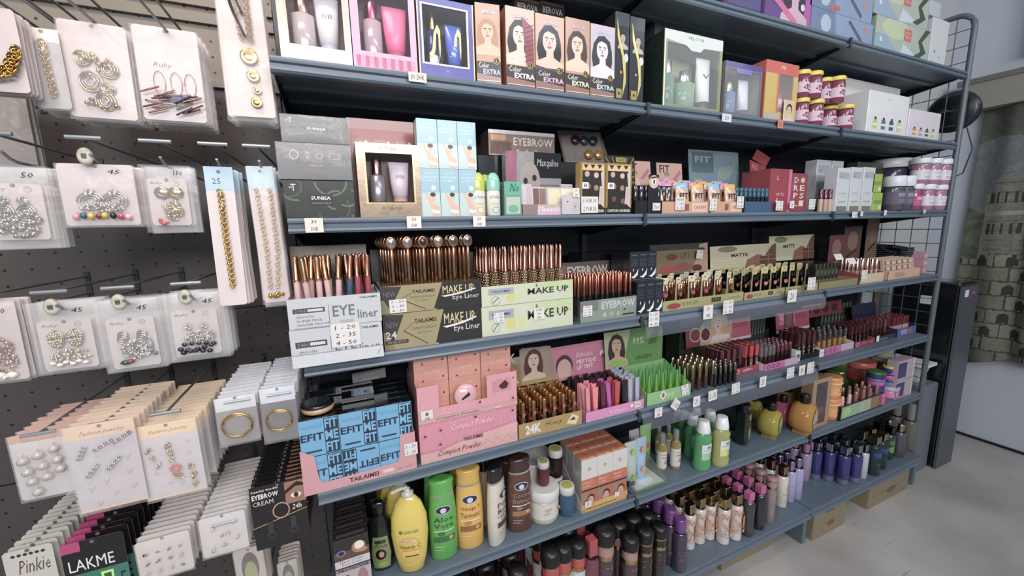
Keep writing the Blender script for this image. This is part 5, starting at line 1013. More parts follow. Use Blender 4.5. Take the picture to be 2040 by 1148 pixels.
# EYEBROW box
def eb(F): F.rect(0, 0, 1, 1, '#9fae9c'); F.rect(0, .5, .3, 1, '#8c8f90'); F.text('EYEBROW', .36, .52, .97, .9, '#dfe2e0', bold=.03); [F.circ(.42+.12*k, .25, .008, ['#c9d4cc', '#b9c4a8', '#c6c49a'][k]) for k in range(3)]; F.rect(.75, .12, .96, .2, '#3a4a3e'); F.rect(.76, .38, .8, .44, '#2e3a34')
t, x0, x1, hf = tray('eyebrow_display', 'grey green EYEBROW display packed with copper capped pencils', 'display box', 1156, 1267, 602, z4, .006, .15, '#8c9088', eb,
    lambda F: (F.rect(0, 0, 1, 1, '#6a5750'), F.rect(.02, .1, .28, .9, '#8a5c48'), F.ell(.2, .3, .12, .2, '#a89a90'), F.text('EYEBROW', .3, .45, .95, .85, '#c4b8ae', bold=.03)), (-.15, 1.05), .09, .08, 1.0, hcol='#6a5750', m='foil', scol='#8c8c88', hside=.085)
KB_ = stick(.0052, .125, '#3b3436', '#b0654c', .5, bm='gel', cm='metal')
grid(KB_, 'eyebrow_pencil', 'copper capped brow pencil', 'eyebrow pencil', x0-.012, x1-.004, (.02, .038, .056, .074, .092, .11), z4+.02, 10, 'copper capped brow pencils', .001, .02)
note('white note with four price lines on the EYEBROW box', 1171, 620, .034, .034, .0046, ['SALE', '1 - 20', '2 - 35', '4 - 50'])
# black small boxes
def bb(F): F.rect(0, 0, 1, 1, '#1d222c'); F.text('muicin', .2, .86, .85, .92, '#7d8594'); [F.line(.1, .72-.07*k, .8, .72-.07*k, .001, '#5c6472') for k in range(4)]; F.poly([(.1, .12), (.4, .14), (.75, .26), (.95, .4), (.9, .18), (.5, .06)], '#e4e6ea'); F.ell(.4, .36, .06, .05, '#cdbb84'); F.rect(0, 0, 1, .03, '#5a5c50')
zz = z4
for r_, (a, b, tp) in enumerate(((1268, 1320, 562), (1254, 1307, 503))):
    x0, x1, hh = span(a, b, tp, zz, .006+.03*r_); w = (x1-x0)/3
    for i in range(3):
        o = carton_mb(w-.0008, .10, hh, '#1b1f28', bb, m='gloss').obj('serum_carton'); o.location = (x0+w*i, .006+.03*r_, zz+.0004); tag(o, f'small black carton with white swoosh, {["left", "middle", "right"][i]} of the {["lower", "upper"][r_]} three', 'carton', 'small black cartons')
    zz += hh+.001
o, *_ = carton('black carton block behind the copper brow pencils', 1160, 1256, 505, z4, .175, .1, '#191b20', None, m='gloss')
# gold lip gloss trays
def hangtab(c='#cfc6a4', k='#b98a66', lip='#a43440', cap='#3a3632'):
    h = .115; b = MB(); b.prism([(-.015, 0), (.015, 0), (.015, h), (.01, h+.002), (-.01, h+.002), (-.015, h)], .007, .0078, '#b5a474', 'card', c); F = Face(b, (-.015, .007, 0), (1, 0, 0), (0, 0, 1), .03, h); F.rect(.0, .86, 1, 1, c); F.ell(.5, .93, .2, .015, '#4a4632')
    g = MB(); 
    for s in (-.007, .007): g.lathe([(.0045, .002), (.0045, h*.45), (.005, h*.46), (.005, h*.8), (0, h*.81)], k, 'metal', 8, 1, s)
    q = MB(); q.prism([(-.009, h*.42), (0, h*.36), (.009, h*.42), (.008, h*.5), (0, h*.52), (-.008, h*.5)], -.0062, -.0055, lip, 'gloss'); return kind_of([('backing_card', b, []), ('gloss_pair', g, []), ('lip_sticker', q, [])])
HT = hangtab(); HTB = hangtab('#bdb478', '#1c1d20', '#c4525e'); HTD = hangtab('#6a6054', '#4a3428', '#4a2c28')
def lip1(F): F.rect(0, 0, 1, 1, '#7a6c48'); F.rect(0, .8, 1, 1, '#39362e'); F.ell(.36, .58, .1, .11, '#6e2a26'); F.text('LIPS', .5, .5, .68, .72, '#4c4430'); F.ell(.3, .18, .16, .14, '#a02f30'); F.ell(.55, .24, .15, .14, '#8a4038'); F.poly([(.68, .0), (.78, .45), (.85, .95), (1, 1), (1, 0)], '#b08c70'); F.ell(.88, .8, .07, .04, '#3a2a22'); F.ell(.8, .16, .09, .12, '#5a2a2a')
def tf(F): F.rect(0, 0, 1, 1, '#a39d68'); F.ell(.13, .4, .08, .3, '#8c2f34'); F.text('NUDE LIPS', .22, .35, .42, .7, '#5a5436'); F.rect(.58, .3, .7, .75, '#2e2c22'); F.text('LIPS', .6, .42, .68, .64, '#a39d68'); F.rect(.8, .4, .95, .6, '#8d8758')
t, x0, x1, hf = tray('lip_gloss_tray', 'olive gold tray of paired lip glosses with red lips', 'display tray', 1319, 1480, 602, z4, .008, .15, '#a39d68', tf, lip1, (.2, .95), .12, .08, 1.0, hcol='#7a6c48', hside=.10)
grid(HT, 'lip_gloss_pack', 'carded pair of rose gold lip glosses', 'lip gloss', x0, x1-.012, (.03, .075, .12), z4+.004, 6, 'carded lip glosses in the first olive tray', .003, .04, s=.92)
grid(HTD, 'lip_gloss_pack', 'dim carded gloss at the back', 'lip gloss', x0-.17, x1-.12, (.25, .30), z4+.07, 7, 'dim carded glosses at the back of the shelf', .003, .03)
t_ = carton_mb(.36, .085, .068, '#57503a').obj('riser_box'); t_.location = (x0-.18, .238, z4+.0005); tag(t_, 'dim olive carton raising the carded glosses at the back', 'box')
note('small white note stuck before the lips header', 1394, 507, .034, .034, .15, ['1 - 30', '2 - 50'], ry=.1)
def matte(F): F.rect(0, 0, 1, 1, '#c4bd9a'); F.ell(.25, .85, .14, .13, '#7f7f5c'); F.text('MATTE', .3, .5, .55, .64, '#2a2822', bold=.03); F.poly([(.5, 0), (.54, .35), (.7, .55), (.78, .5), (.74, .1), (.74, 0)], '#8c5a48'); F.poly([(.74, 0), (.74, .45), (1, .48), (1, 0)], '#5f3a30'); F.poly([(.82, .48), (1, .48), (1, 1), (.93, .9)], '#6a4638'); F.line(.74, .3, 1, .3, .002, '#b09078'); F.line(.87, 0, .87, .9, .002, '#b09078'); F.line(.04, .2, .5, .2, .0008, '#8f896a'); F.line(.04, .3, .5, .3, .0008, '#8f896a')
MO = [(0, 0), (1, 0), (1, 1), (.32, 1), (.2, .55), (.06, .5)]
t, x0, x1, hf = tray('lip_gloss_tray', 'olive tray of dark glosses under the first MATTE header', 'display tray', 1482, 1562, 584, z4, .006, .16, '#9a9462', tf, matte, (.0, 1.75), .10, .08, 1.0, hcol='#c4bd9a', hout=MO, hside=.10)
grid(HTB, 'lip_gloss_pack', 'black capped gloss on pale card, first MATTE tray', 'lip gloss', x0, x1-.004, (.03, .06, .09, .12), z4+.004, 4, 'black glosses in the MATTE trays', .003, .03, s=.95)
t, x0, x1, hf = tray('lip_gloss_tray', 'olive tray of dark glosses under the second MATTE header', 'display tray', 1564, 1628, 573, z4, .006, .17, '#9a9462', tf, matte, (.65, 2.2), .115, .08, 1.0, hcol='#c4bd9a', hout=MO, hside=.115)
grid(HTB, 'lip_gloss_pack', 'black capped gloss on pale card, second MATTE tray', 'lip gloss', x0, x1-.004, (.03, .06, .09, .12), z4+.004, 4, 'black glosses in the MATTE trays', .003, .03, s=.95)
x0 = x1+.004
for i in range(6):
    o = carton_mb(.026, .11, .10, '#23251f', lambda F: (F.rect(0, 0, 1, .3, '#6a5c44'), F.ell(.5, .6, .3, .15, '#55594c'), F.rect(0, .0, .06, 1, '#a08a62')), m='gloss').obj('lipstick_box'); o.location = (x0+.0275*i, .02, z4+.012); tag(o, f'black and bronze lipstick box on the right, {ORD[i]} from left', 'lipstick box', 'black and bronze lipstick boxes')
t, xa, xb, hf = tray('lipstick_tray', 'low olive tray holding black and bronze lipstick boxes', 'display tray', 1630, 1708, 564, z4, .008, .14, '#8c8458', None, None, side_h=1.1)
for i, (px, py, l) in enumerate(((1671, 512, 'white blank card laid over the lipstick boxes, rear one'), (1697, 520, 'white blank card standing on the lipstick boxes, front one'))):
    note(l, px, py, .06, .03, .03+.04*(1-i), [''], name='blank_card', rx=-.5)
t, x0, x1, hf = tray('gloss_tray', 'cream tray of slender rose lip tubes', 'display tray', 1712, 1760, 548, z4, .008, .13, '#cdb890', None, None, side_h=1.5, scol='#8a3a3c')
grid(stick(.007, .10, '#c99a8c', '#d4aca0', .5, cm='metal'), 'lip_tube', 'slender rose lip tube', 'lip gloss', x0+.002, x1-.002, (.035, .07, .1), z4+.008, 5, 'rose tubes in the cream tray', .001, .02)
t, x0, x1, hf = tray('palette_tray', 'peach tray with upright windowed palettes at the right end', 'display tray', 1768, 1832, 542, z4, .01, .13, '#d3a48c', lambda F: F.rect(.2, .2, .5, .8, '#b88a78'), None, side_h=1.6)
def pw(F):
    F.rect(0, 0, 1, 1, '#c9a792')
    for r_ in range(3): F.rect(.05, .08+.31*r_, .95, .3+.31*r_, '#8a6a62'); [F.rect(.1+.18*k, .1+.31*r_, .22+.18*k, .28+.31*r_, '#dcc0ac') for k in range(5)]
for i in range(5):
    o = carton_mb(x1-x0-.012, .012, .095, '#c9a08a', pw, m='gloss').obj('eye_palette'); o.location = (x0+.006, .03+.02*i, z4+.004); o.rotation_euler.x = -.12; tag(o, f'peach windowed eye palette in the right tray, {ORD[i]} from front', 'palette', 'peach windowed palettes')
# brown headers behind, stack of black palettes
for (px, py, w, h, y, c, l) in ((1700, 470, .16, .10, .22, '#6f5146', 'brown display header standing behind the black lipstick boxes'), (1740, 455, .12, .13, .26, '#8c705e', 'tan display header with a face, at the back right'), (1668, 482, .13, .07, .2, '#7a3a48', 'dark rose display header behind the white cards')):
    cx, cz = XZ(px, py, y); o = carton_mb(w, .002, cz+h/2-z4, c, lambda F: (F.ell(.5, .7, .3, .2, '#9a7a66'), F.poly([(.2, .4), (.8, .55), (.8, .5), (.2, .35)], '#4a3430'))).obj('display_header'); o.location = (cx-w/2, y, z4+.0005); tag(o, l, 'display card')
K_ = MB(); K_.cbox(0, .15, 0, .14, 0, .0095, '#1d2026', 'gloss', .0015); km = K_.mesh('palette_case'); xs = X_at(1800, .17, z4)
for i in range(11): single(km, 'palette_case', f'flat black palette case in the right end stack, {ORD[i]} from bottom', 'palette', (xs-.06+random.uniform(-.004, .004), .17+random.uniform(-.004, .004), z4+.0005+.0118*i), random.uniform(-.05, .05), 'stack of black palette cases')
for i in range(3): single(carton_mb(.03, .05, .038, '#c48a9c', lambda F: F.rect(.1, .3, .9, .6, '#dcb8c4')).mesh('pink_box'), 'pink_box', f'tiny pink box beside the end frame, {ORD[i]} from bottom', 'box', (X_at(1838, .04, z4), .04, z4+.0005+.039*i), group='tiny pink boxes by the end frame')
cx, cz = XZ(1790, 462, .2); t = thing('black_tool_set', 'black plastic case leaning on the black palette stack', 'case', (cx-.08, .18, z4+.1305), ry=.12)
b_ = MB(); b_.cbox(0, .16, 0, .1, 0, .02, '#23262c', 'gloss', .003); b_.obj('case_base', t); b_ = MB(); b_.M = Matrix.Translation((0, .1, .02)) @ Matrix.Rotation(.5, 4, 'X'); b_.cbox(0, .16, -.1, 0, 0, .012, '#30343c', 'gloss', .003); b_.obj('case_lid', t)
# ------------------------------------------------------------ clear price rails on the middle bay
def rail(x0, x1, z, y=-.014):
    mb = MB(); n = 7; vs = []
    for i in range(n): a = i/(n-1); vs += [(x0, y-.012*math.sin(a*PI*.8), z-.012-.062*a), (x1, y-.012*math.sin(a*PI*.8), z-.012-.062*a)]
    mb.add(vs, [(2*i, 2*i+2, 2*i+3, 2*i+1) for i in range(n-1)], '#8f98a8', 'rail', True); return mb
mat('rail', .15, film=.22, bscale=10)
MATS['rail'].node_tree.nodes['Principled BSDF'].inputs['Alpha'].default_value = 1
o = rail(.005, .985, z4).obj('price_rail'); tag(o, 'clear plastic price rail hanging before the fourth shelf, middle bay', 'price rail')
o = rail(.005, .985, Z[3]).obj('price_rail'); tag(o, 'clear plastic price rail hanging before the fifth shelf, middle bay', 'price rail')
yr = -.0275
P3 = ['1 - 20', '2 - 35', '4 - 50']
for (u, v, w, h, ln, l, rot) in ((1303, 636, .044, .05, P3, 'price note at the left start of the upper rail', 0), (1411, 622, .046, .05, ['30', 'SHK'], 'note reading 30 on the upper rail', .0), (1451, 612, .052, .05, P3, 'wide price note on the upper rail beside the 30', 0), (1578, 590, .056, .05, ['20'], 'price note toward the right of the upper rail', 0), (1617, 565, .05, .05, P3, 'price note hanging above the upper rail right end', 0),
        (1312, 822, .034, .034, ['20', 'SHK'], 'note reading 20 at the left start of the lower rail', 0), (1346, 806, .034, .036, ['1 - 30'], 'tilted white note on the lower rail under the green tray', .7), (1388, 800, .034, .038, ['20'], 'third note along the lower rail', 0), (1420, 788, .044, .04, ['2 - 50'], 'fourth note along the lower rail', -.05), (1466, 774, .044, .042, P3, 'fifth note along the lower rail', -.05), (1520, 761, .038, .044, ['20'], 'sixth note along the lower rail', 0), (1575, 743, .046, .046, P3, 'seventh note along the lower rail', 0), (1598, 738, .04, .044, ['30'], 'eighth note along the lower rail', 0), (1615, 733, .046, .05, P3, 'last note at the right end of the lower rail', 0)):
    note(l, u, v, w, h, yr-.0016, ln, ry=rot)
yl = -.0125
for (u, v, w, h, ln, l, c) in ((832, 154, .042, .021, ['30 SHK'], 'note reading 30 under the blue gift set', '#d8cfc2'), (626, 449, .037, .032, ['30', 'SHK'], 'note reading 30 under the SUNISA boxes', '#ded6c8'), (825, 443, .035, .029, ['30', 'SHK'], 'note reading 30 under the snakeskin gift set', '#ded8d2'), (955, 441, .034, .028, ['20', 'SHK'], 'note reading 20 under the hair removal boxes', '#dedad4'),
        (1448, 235, .045, .026, ['20'], 'white note under the VELOUR gift set', '#c9cfd6'), (1555, 247, .03, .03, ['20'], 'red note under the red gift set', '#c96a58'), (1703, 428, .04, .026, ['1 - 20'], 'white note below the white serum boxes, left', '#cdd3da'), (1717, 426, .02, .022, [''], 'white note below the white serum boxes, right', '#c4cad2'), (1764, 424, .022, .024, [''], 'small white note below the supplement tub', '#c6ccd4'), (1842, 421, .026, .018, [''], 'tiny white note below the gummy bottles', '#b8bec6')):
    note(l, u, v, w, h, yl, ln, col=c)
note('white note reading 1 FOR 30 2 FOR 50 on the concealer boxes', 1175, 408, .06, .048, .0085, ['1 FOR 30', '2 FOR 50']); note('small note reading 20 between palettes and concealer boxes', 1148, 384, .022, .026, -.004, ['20', 'SHK'])
for (u, v, w, h, ln, l) in ((1308, 412, .032, .024, ['Duo!'], 'note reading Duo on the black mascara tray'), (1355, 406, .042, .042, ['MASCARA', '1 - 20', '3 - 50'], 'note on the left peach pouch tray'), (1421, 408, .034, .042, P3, 'note between the two peach pouch trays'), (1475, 403, .036, .042, P3, 'note at the right end of the peach trays'), (1553, 410, .042, .036, P3, 'note on the red display box'), (1578, 408, .026, .028, ['20'], 'small note on the red and white carton'), (1618, 407, .04, .04, P3, 'note before the purple capped tubes')):
    note(l, u, v, w, h, .0065, ln)
note('price note before the cream tray of rose tubes', 1722, 549, .045, .05, .004, P3)
# ------------------------------------------------------------ fifth shelf: powders and lip displays
z3 = Z[3]
def fit(F):
    F.rect(0, 0, 1, 1, '#5aa3cc'); F.text('MAYEILINE', .06, .76, .58, .84, '#4a86ac'); F.text('EFIT', .02, .42, .6, .62, '#1a2c48', bold=.03); F.rect(.1, .1, .52, .15, '#1f3450'); F.rect(.62, .02, .99, .98, '#1a2c48')
    F.text('FIT', .64, .7, .97, .96, '#62aad2', bold=.03); F.text('ME', .64, .38, .97, .64, '#62aad2', bold=.03); F.text('FIT', .64, .06, .97, .32, '#62aad2', bold=.03)
def fitr(F):
    F.rect(0, 0, 1, 1, '#5aa3cc'); F.rect(.01, .02, .38, .98, '#1a2c48'); F.text('FIT', .03, .7, .36, .94, '#62aad2', bold=.03, flip=True); F.text('ME', .03, .38, .36, .62, '#62aad2', bold=.03, flip=True); F.text('FIT', .03, .06, .36, .3, '#62aad2', bold=.03, flip=True); F.text('EFIT', .42, .38, .98, .58, '#1a2c48', bold=.03, flip=True); F.rect(.48, .85, .9, .9, '#1f3450'); F.text('MAYEILINE', .42, .14, .95, .22, '#4a86ac', flip=True)
def ft(F): F.rect(0, 0, 1, 1, '#16191f'); F.text('MAYEILINE', .25, .06, .75, .2, '#8a8c90', flip=False)
X0, X1, HH = span(607, 831, 822, z3, -.006)
y0 = -.006
t = thing('powder_display', 'pink TAILAIMEI cut front tray packed with blue FIT ME boxes', 'display tray', (X0, y0, z3+.0004))
w = X1-X0; b = MB(); c1 = '#c98f94'
b.prism([(0, 0), (w, 0), (w, .105), (w-.038, .105), (w-.042, .042), (w-.05, .03), (.045, .024), (.036, .035), (.03, .1), (0, .118)], 0, .0018, c1, 'card'); F = Face(b, (0, 0, 0), (1, 0, 0), (0, 0, 1), w, .12); F.text('TAILAIMEI', .38, .06, .64, .16, '#4a2a2e', bold=.03); F.text('NO TLM', .82, .07, .95, .12, '#8a5a5e'); F.rect(.68, .08, .78, .16, '#dcc0bc')
b.box(0, .0015, .0018, .26, 0, .11, c1, 'card'); b.box(w-.0015, w, .0018, .26, 0, .105, c1, 'card'); b.box(.0015, w-.0015, .0018, .26, 0, .0015, c1, 'card'); b.obj('tray', t)
bw = (w-.006)/3; bh_ = .094; bd = .036
M1 = carton_mb(bw-.001, bd-.001, bh_, '#16191f', fit, m='gloss', top=ft).mesh('powder_box'); M2 = carton_mb(bw-.001, bd-.001, bh_, '#16191f', fitr, m='gloss', top=ft).mesh('powder_box')
for l in range(2):
    for j in range(5 if l else 2):
        for i in range(3):
            single(M2 if (l == 0 and i == 1) else M1, 'powder_box', f'blue and black FIT ME box, {["left", "middle", "right"][i]} column, {["lower", "upper"][l]} layer, {ROWN[j]} row', 'powder box', (X0+.003+bw*i, y0+.003+bd*j+.001, z3+.002+(bh_+.002)*l), group='FIT ME powder boxes')
zt = z3+.002+2*(bh_+.002)
b = MB(); c = MB(); b.lathe([(.034, 0), (.038, .004), (.038, .012), (.034, .014)], '#c2966a', 'gloss', 24); c.lathe([(.0375, .0145), (.0385, .016), (.038, .02), (.031, .023), (0, .023)], '#16181c', 'gloss', 24); c.lathe([(.029, .0232), (.0, .0234)], '#243a44', 'gloss', 20)
place(kind_of([('pan', b, []), ('lid', c, [])]), 'powder_compact', 'round black and beige compact lying on the FIT ME boxes', 'compact', (X0+.045, y0+.05, zt+.001), rx=.0)
o = carton_mb(.08, .06, .012, '#16191f', ft, top=lambda F: (F.rect(.3, .1, 1, .9, '#4a8aae'), F.text('FIT ME', .4, .2, .9, .8, '#16202c', bold=.03)), m='gloss').obj('powder_box'); o.location = (X0+.1, y0+.06, zt+.001); tag(o, 'FIT ME box lying flat on top of the others, front', 'powder box')
o = carton_mb(.16, .05, .02, '#16191f', ft, m='gloss').obj('powder_box'); o.location = (X0+.02, y0+.13, zt+.001); tag(o, 'long black MAYEILINE box lying at the back on top', 'powder box')
o = carton_mb(.09, .04, .03, '#16191f', ft, m='gloss').obj('powder_box'); o.location = (X0+.13, y0+.135, zt+.022); o.rotation_euler.z = .1; o.location.z = zt+.022; tag(o, 'black MAYEILINE box highest on the pile', 'powder box')
note('note reading 1 - 20 and 2 - 50 at the pink tray corner', 819, 895, .034, .034, y0-.0016, ['1 - 20', '2 - 50'])
# pink compact powder boxes
def sprk(F, n, cols, seed, box=(0, 0, 1, 1)):
    R = random.Random(seed)
    for i in range(n):
        u, v = box[0]+(box[2]-box[0])*R.random(), box[1]+(box[3]-box[1])*R.random(); a = R.uniform(0, 3); L = .003; du, dv = L*math.cos(a)/F.w, L*math.sin(a)/F.h; F.line(u, v, min(1, u+du), min(1, v+dv), .0014, R.choice(cols))
def diam(F, v1):
    for k in range(9): u = k/9; F.line(u, 0, min(1, u+.14), v1, .0007, '#c48a8c'); F.line(u+.11, 0, max(0, u-.03), v1, .0007, '#c48a8c')
def cpu(F): F.rect(0, 0, 1, 1, '#d58f9a'); sprk(F, 40, ['#ecc4c8', '#f0d4d4'], 3, (0, .4, 1, 1)); F.rect(0, 0, 1, .34, '#c9a098'); diam(F, .34); F.text('Compact Powder', .16, .08, .6, .28, '#5a3034', shear=.35, rise=0); [F.circ(u, v, .0035, '#6a2028') for u, v in ((.08, .72), (.95, .62), (.6, .85))]; F.rect(.74, .1, .82, .2, '#dcc4bc')
def cpl(F): F.rect(0, 0, 1, 1, '#cf7f92'); sprk(F, 70, ['#e8b8c4', '#f0d0d4'], 5, (0, .3, 1, 1)); F.poly([(.2, 0), (.24, .28), (.5, .42), (.8, .5), (1, .55), (1, 0)], '#d4a09c'); F.rect(0, 0, 1, .26, '#cf9c98'); diam(F, .3); F.text('Compact Powder', .3, .68, .74, .86, '#ecd0d4', shear=.35); F.text('TAILAIMEI', .42, .36, .62, .45, '#4a2a30', bold=.02); F.text('Compact Powder', .16, .08, .6, .25, '#5a3034', shear=.35); [F.circ(u, v, .0035, '#6a2028') for u, v in ((.05, .7), (.2, .78), (.19, .42), (.95, .88), (.55, .93))]
x0, x1, hl = span(839, 1030, 848, z3, .006)
o = carton_mb(x1-x0, .17, hl, '#c9808c', cpl, scol='#c27f86').obj('powder_carton'); o.location = (x0, .006, z3+.0004); tag(o, 'pink Compact Powder carton, lower of two', 'display box')
zz = z3+hl+.001; u0, u1, h2 = span(834, 1030, 775, zz, .006); w = u1-u0
t = thing('powder_display', 'pink Compact Powder display with front cut out, upper of two', 'display box', (u0, .006, zz)); b = MB(); ph = h2
b.prism([(0, 0), (w, 0), (w, ph), (w*.68, ph), (w*.68, ph*.36), (w*.2, ph*.36), (w*.2, ph), (0, ph)], 0, .0018, '#d58f9a', 'card'); cpu(Face(b, (0, 0, 0), (1, 0, 0), (0, 0, 1), w, ph*.36)); sprk(Face(b, (0, 0, ph*.36), (1, 0, 0), (0, 0, 1), w*.2, ph*.64), 12, ['#ecc4c8'], 4); F = Face(b, (w*.68, 0, ph*.36), (1, 0, 0), (0, 0, 1), w*.32, ph*.64); sprk(F, 16, ['#ecc4c8'], 5); F.poly([(.2, .2), (.8, .2), (.8, .7), (.68, .78), (.55, .7), (.4, .8), (.3, .68), (.2, .72)], '#c4848c'); F.poly([(.38, .45), (.6, .68), (.72, .5), (.66, .3), (.48, .28)], '#4a1c1e'); F.circ(.88, .72, .0025, '#6a2028')
for a in (0, w-.0015): b.box(a, a+.0015, .0018, .17, 0, ph, '#c4828a', 'card')
b.box(.0015, w-.0015, .0018, .17, 0, .0015, '#c4828a', 'card'); b.obj('carton', t)
b = MB(); b.M = Matrix.Translation((0, -.002, 0)) @ Matrix.Rotation(PI/2-.1, 4, 'X'); b.lathe([(0, -.006), (.031, -.006), (.033, 0), (.031, .005), (0, .006)], '#d8a0a4', 'gloss', 24); b.M = Matrix.Translation((0, -.0085, 0)); b.prism([(-.014, -.006), (.008, .01), (.012, .0), (-.012, -.011)], -.0008, 0, '#2f1e1c', 'card')
single(b.mesh('powder_compact'), 'powder_compact', 'round pink powder compact with a dark wedge mark in the cut out', 'compact', (u0+w*.47, .016, zz+ph*.36+.018))
def pe(F): F.rect(0, 0, 1, 1, '#d6917c'); sprk(F, 14, ['#e6b8a4', '#efcdbc'], 9); F.text('TAILAIMEI', .3, .5, .72, .66, '#ecc8b8'); F.circ(.85, .25, .0028, '#5a1c1c'); F.circ(.25, .12, .0025, '#5a1c1c')
hb = .0482; wb = w/3-.001; PM = carton_mb(wb-.0015, .05, hb, '#c9826e', pe).mesh('powder_box')
for l in range(4):
    for i in range(3):
        if l < 1 : continue
        for j in range(2): single(PM, 'powder_box', f'small peach powder box, {["left", "middle", "right"][i]} column, {["first", "second", "third", "top"][l]} layer, {["front", "rear"][j]} row', 'powder box', (u0+.002+(wb+.0005)*i, .045+.0515*j+.008*0, zz+.002+(hb+.0006)*(l-1)*1.0), group='small peach powder boxes')
for i in range(3): single(PM, 'powder_box', f'small peach powder box in the cut out row, {["left", "middle", "right"][i]}', 'powder box', (u0+.002+(wb+.0005)*i, .045, zz+.002+(hb+.0006)*3), group='small peach powder boxes')
note('note reading 30 at the left of the upper pink display', 851, 829, .032, .03, .0042, ['30', 'SHK']); note('note reading 30 at the right of the lower pink carton', 1010, 860, .028, .026, .0042, ['30'])
# 24K honey display
def hon(F): F.rect(0, 0, 1, 1, '#a8884a'); F.text('24K', .1, .2, .34, .85, '#d6d3cc', bold=.05); F.text('Honey', .4, .35, .68, .8, '#4a3a1e', shear=.4); F.poly([(.74, .3), (.84, .9), (.95, .6), (.9, .1)], '#d8cba0'); F.poly([(.8, .45), (.86, .7), (.9, .45)], '#4a3a20')
def honh(F): F.poly([(0, .1), (.1, .5), (.5, .6), (.5, .0), (0, 0)], '#9c7a44'); F.text('24K', .08, .66, .36, .9, '#bdb2a4', bold=.04); F.text('Honey', .06, .48, .38, .64, '#6a5440', shear=.3); F.rect(.42, .12, .88, .97, '#a08c80'); F.woman(.64, .62, .14, '#5a3226', '#d6b8a4'); F.rect(.45, 0, .95, .12, '#b0904e'); F.poly([(.12, .05), (.3, .35), (.4, .1)], '#cfc09a')
t, x0, x1, hf = tray('lip_oil_display', 'gold 24K Honey tray of amber lip oils with portrait header', 'display tray', 1034, 1159, 848, z3, .002, .15, '#a8884a', hon, honh, (-.1, .95), .13, .05, 2.0, hcol='#a08a6c', hout=[(0, 0), (1, 0), (.93, .95), (.45, 1), (.42, .8), (.05, .75)], hside=.1)
b = MB(); b.lathe([(.0065, 0), (.007, .002), (.007, .05), (.006, .052)], '#8a4e26', 'gel', 10); q = MB(); q.M = Matrix.Translation((0, -.0085, .026)) @ Matrix.Rotation(PI/2, 4, 'X'); q.lathe([(.0095, -.002), (.0105, 0), (.0095, .0015)], '#c48f4a', 'metal', 16, 1.45); q.lathe([(.0085, .0016), (0, .002)], '#33281f', 'gloss', 16, 1.45); q.M = None
c = MB(); c.lathe([(.007, .053), (.007, .1), (.0055, .102), (0, .102)], '#c08a44', 'metal', 10); l_ = MB(); l_.prism([(-.004, .062), (0, .058), (.004, .062), (.004, .07), (-.004, .07)], -.0078, -.0072, '#c22f4c', 'gloss')
KH = kind_of([('bottle', b, []), ('oval_emblem', q, []), ('cap', c, []), ('lip_sticker', l_, [])])
grid(KH, 'lip_oil', 'amber lip oil with gold cap', 'lip oil', x0+.004, x1-.004, (.018, .04, .062, .084, .106, .128), z3+.006, 6, 'amber lip oils in the 24K tray', .0015, .015)
# pink peptide tint display
def pph(F): F.rect(0, 0, 1, 1, '#c46f8a'); F.ell(.25, .42, .13, .32, '#4a3a3a'); F.ell(.25, .32, .11, .3, '#cfa898'); F.text('Kimuse', .44, .6, .7, .76, '#e6c4d0', shear=.2); F.text('PEPTIDE', .44, .4, .75, .52, '#efd8e0', bold=.02); F.text('LIP TINT', .44, .24, .7, .36, '#efd8e0', bold=.02); F.circ(.87, .6, .014, '#e6d0d4'); F.ell(.88, .52, .05, .08, '#b0485a')
t, x0, x1, hf = tray('lip_tint_display', 'pink PEPTIDE LIP TINT tray of coloured squeeze tubes', 'display tray', 1166, 1283, 824, z3, .0, .16, '#cf7fb0', lambda F: (F.text('Kimuse', .4, .3, .7, .7, '#e6b4d2', shear=.2), F.circ(.78, .6, .006, '#efe0ea')), pph, (-.2, .92), .125, .1, 1.5, hcol='#c46f8a', hout=[(0, 0), (1, 0), (1, .93), (.96, 1), (.04, 1), (0, .93)], hside=.085)
def sq(col, cap=None, h=.09):
    b = MB(); n = 12; L = [(.0068, .0068, 0), (.0072, .0072, .02), (.008, .0075, .03), (.009, .005, h*.7), (.0098, .0012, h), (.0098, .0012, h+.004)]; vs = []
    for a, c, z in L: vs += [(a*math.cos(2*PI*k/n), c*math.sin(2*PI*k/n), z) for k in range(n)]
    b.add(vs, [(i*n+k, i*n+(k+1) % n, (i+1)*n+(k+1) % n, (i+1)*n+k) for i in range(2, 5) for k in range(n)], col, 'gloss', True); b.add(vs[-n:], [tuple(range(n))], col, 'gloss')
    c = MB(); c.add(vs[:3*n], [(i*n+k, i*n+(k+1) % n, (i+1)*n+(k+1) % n, (i+1)*n+k) for i in range(2) for k in range(n)], cap or col, 'gloss', True); return kind_of([('tube', b, []), ('cap', c, [])])
TC_ = [('#d4828a', 'salmon pink'), ('#e0747c', 'coral pink'), ('#5a2038', 'dark plum'), ('#b83a9a', 'magenta'), ('#b4242e', 'red'), ('#2c1a1e', 'near black'), ('#a9a8b4', 'clear grey'), ('#a8a4c0', 'pale lilac')]
TK = [sq(c) for c, _ in TC_]; DKT = sq('#3a2430')
grid(None, 'lip_tint', '', 'lip tint', x0+.01, x1-.003, (.018, .036, .054, .072, .09, .108, .126), z3+.006, 8, 'squeeze tube lip tints', .002, .06, pick=lambda i, j: (TK[i], TC_[i][1]+' squeeze tube') if j < 4 or i > 5 else (DKT, 'dark violet squeeze tube'), s=1.1)
note('small price note at the right of the pink tint tray', 1270, 806, .026, .02, -.0018, ['20 SHK'])
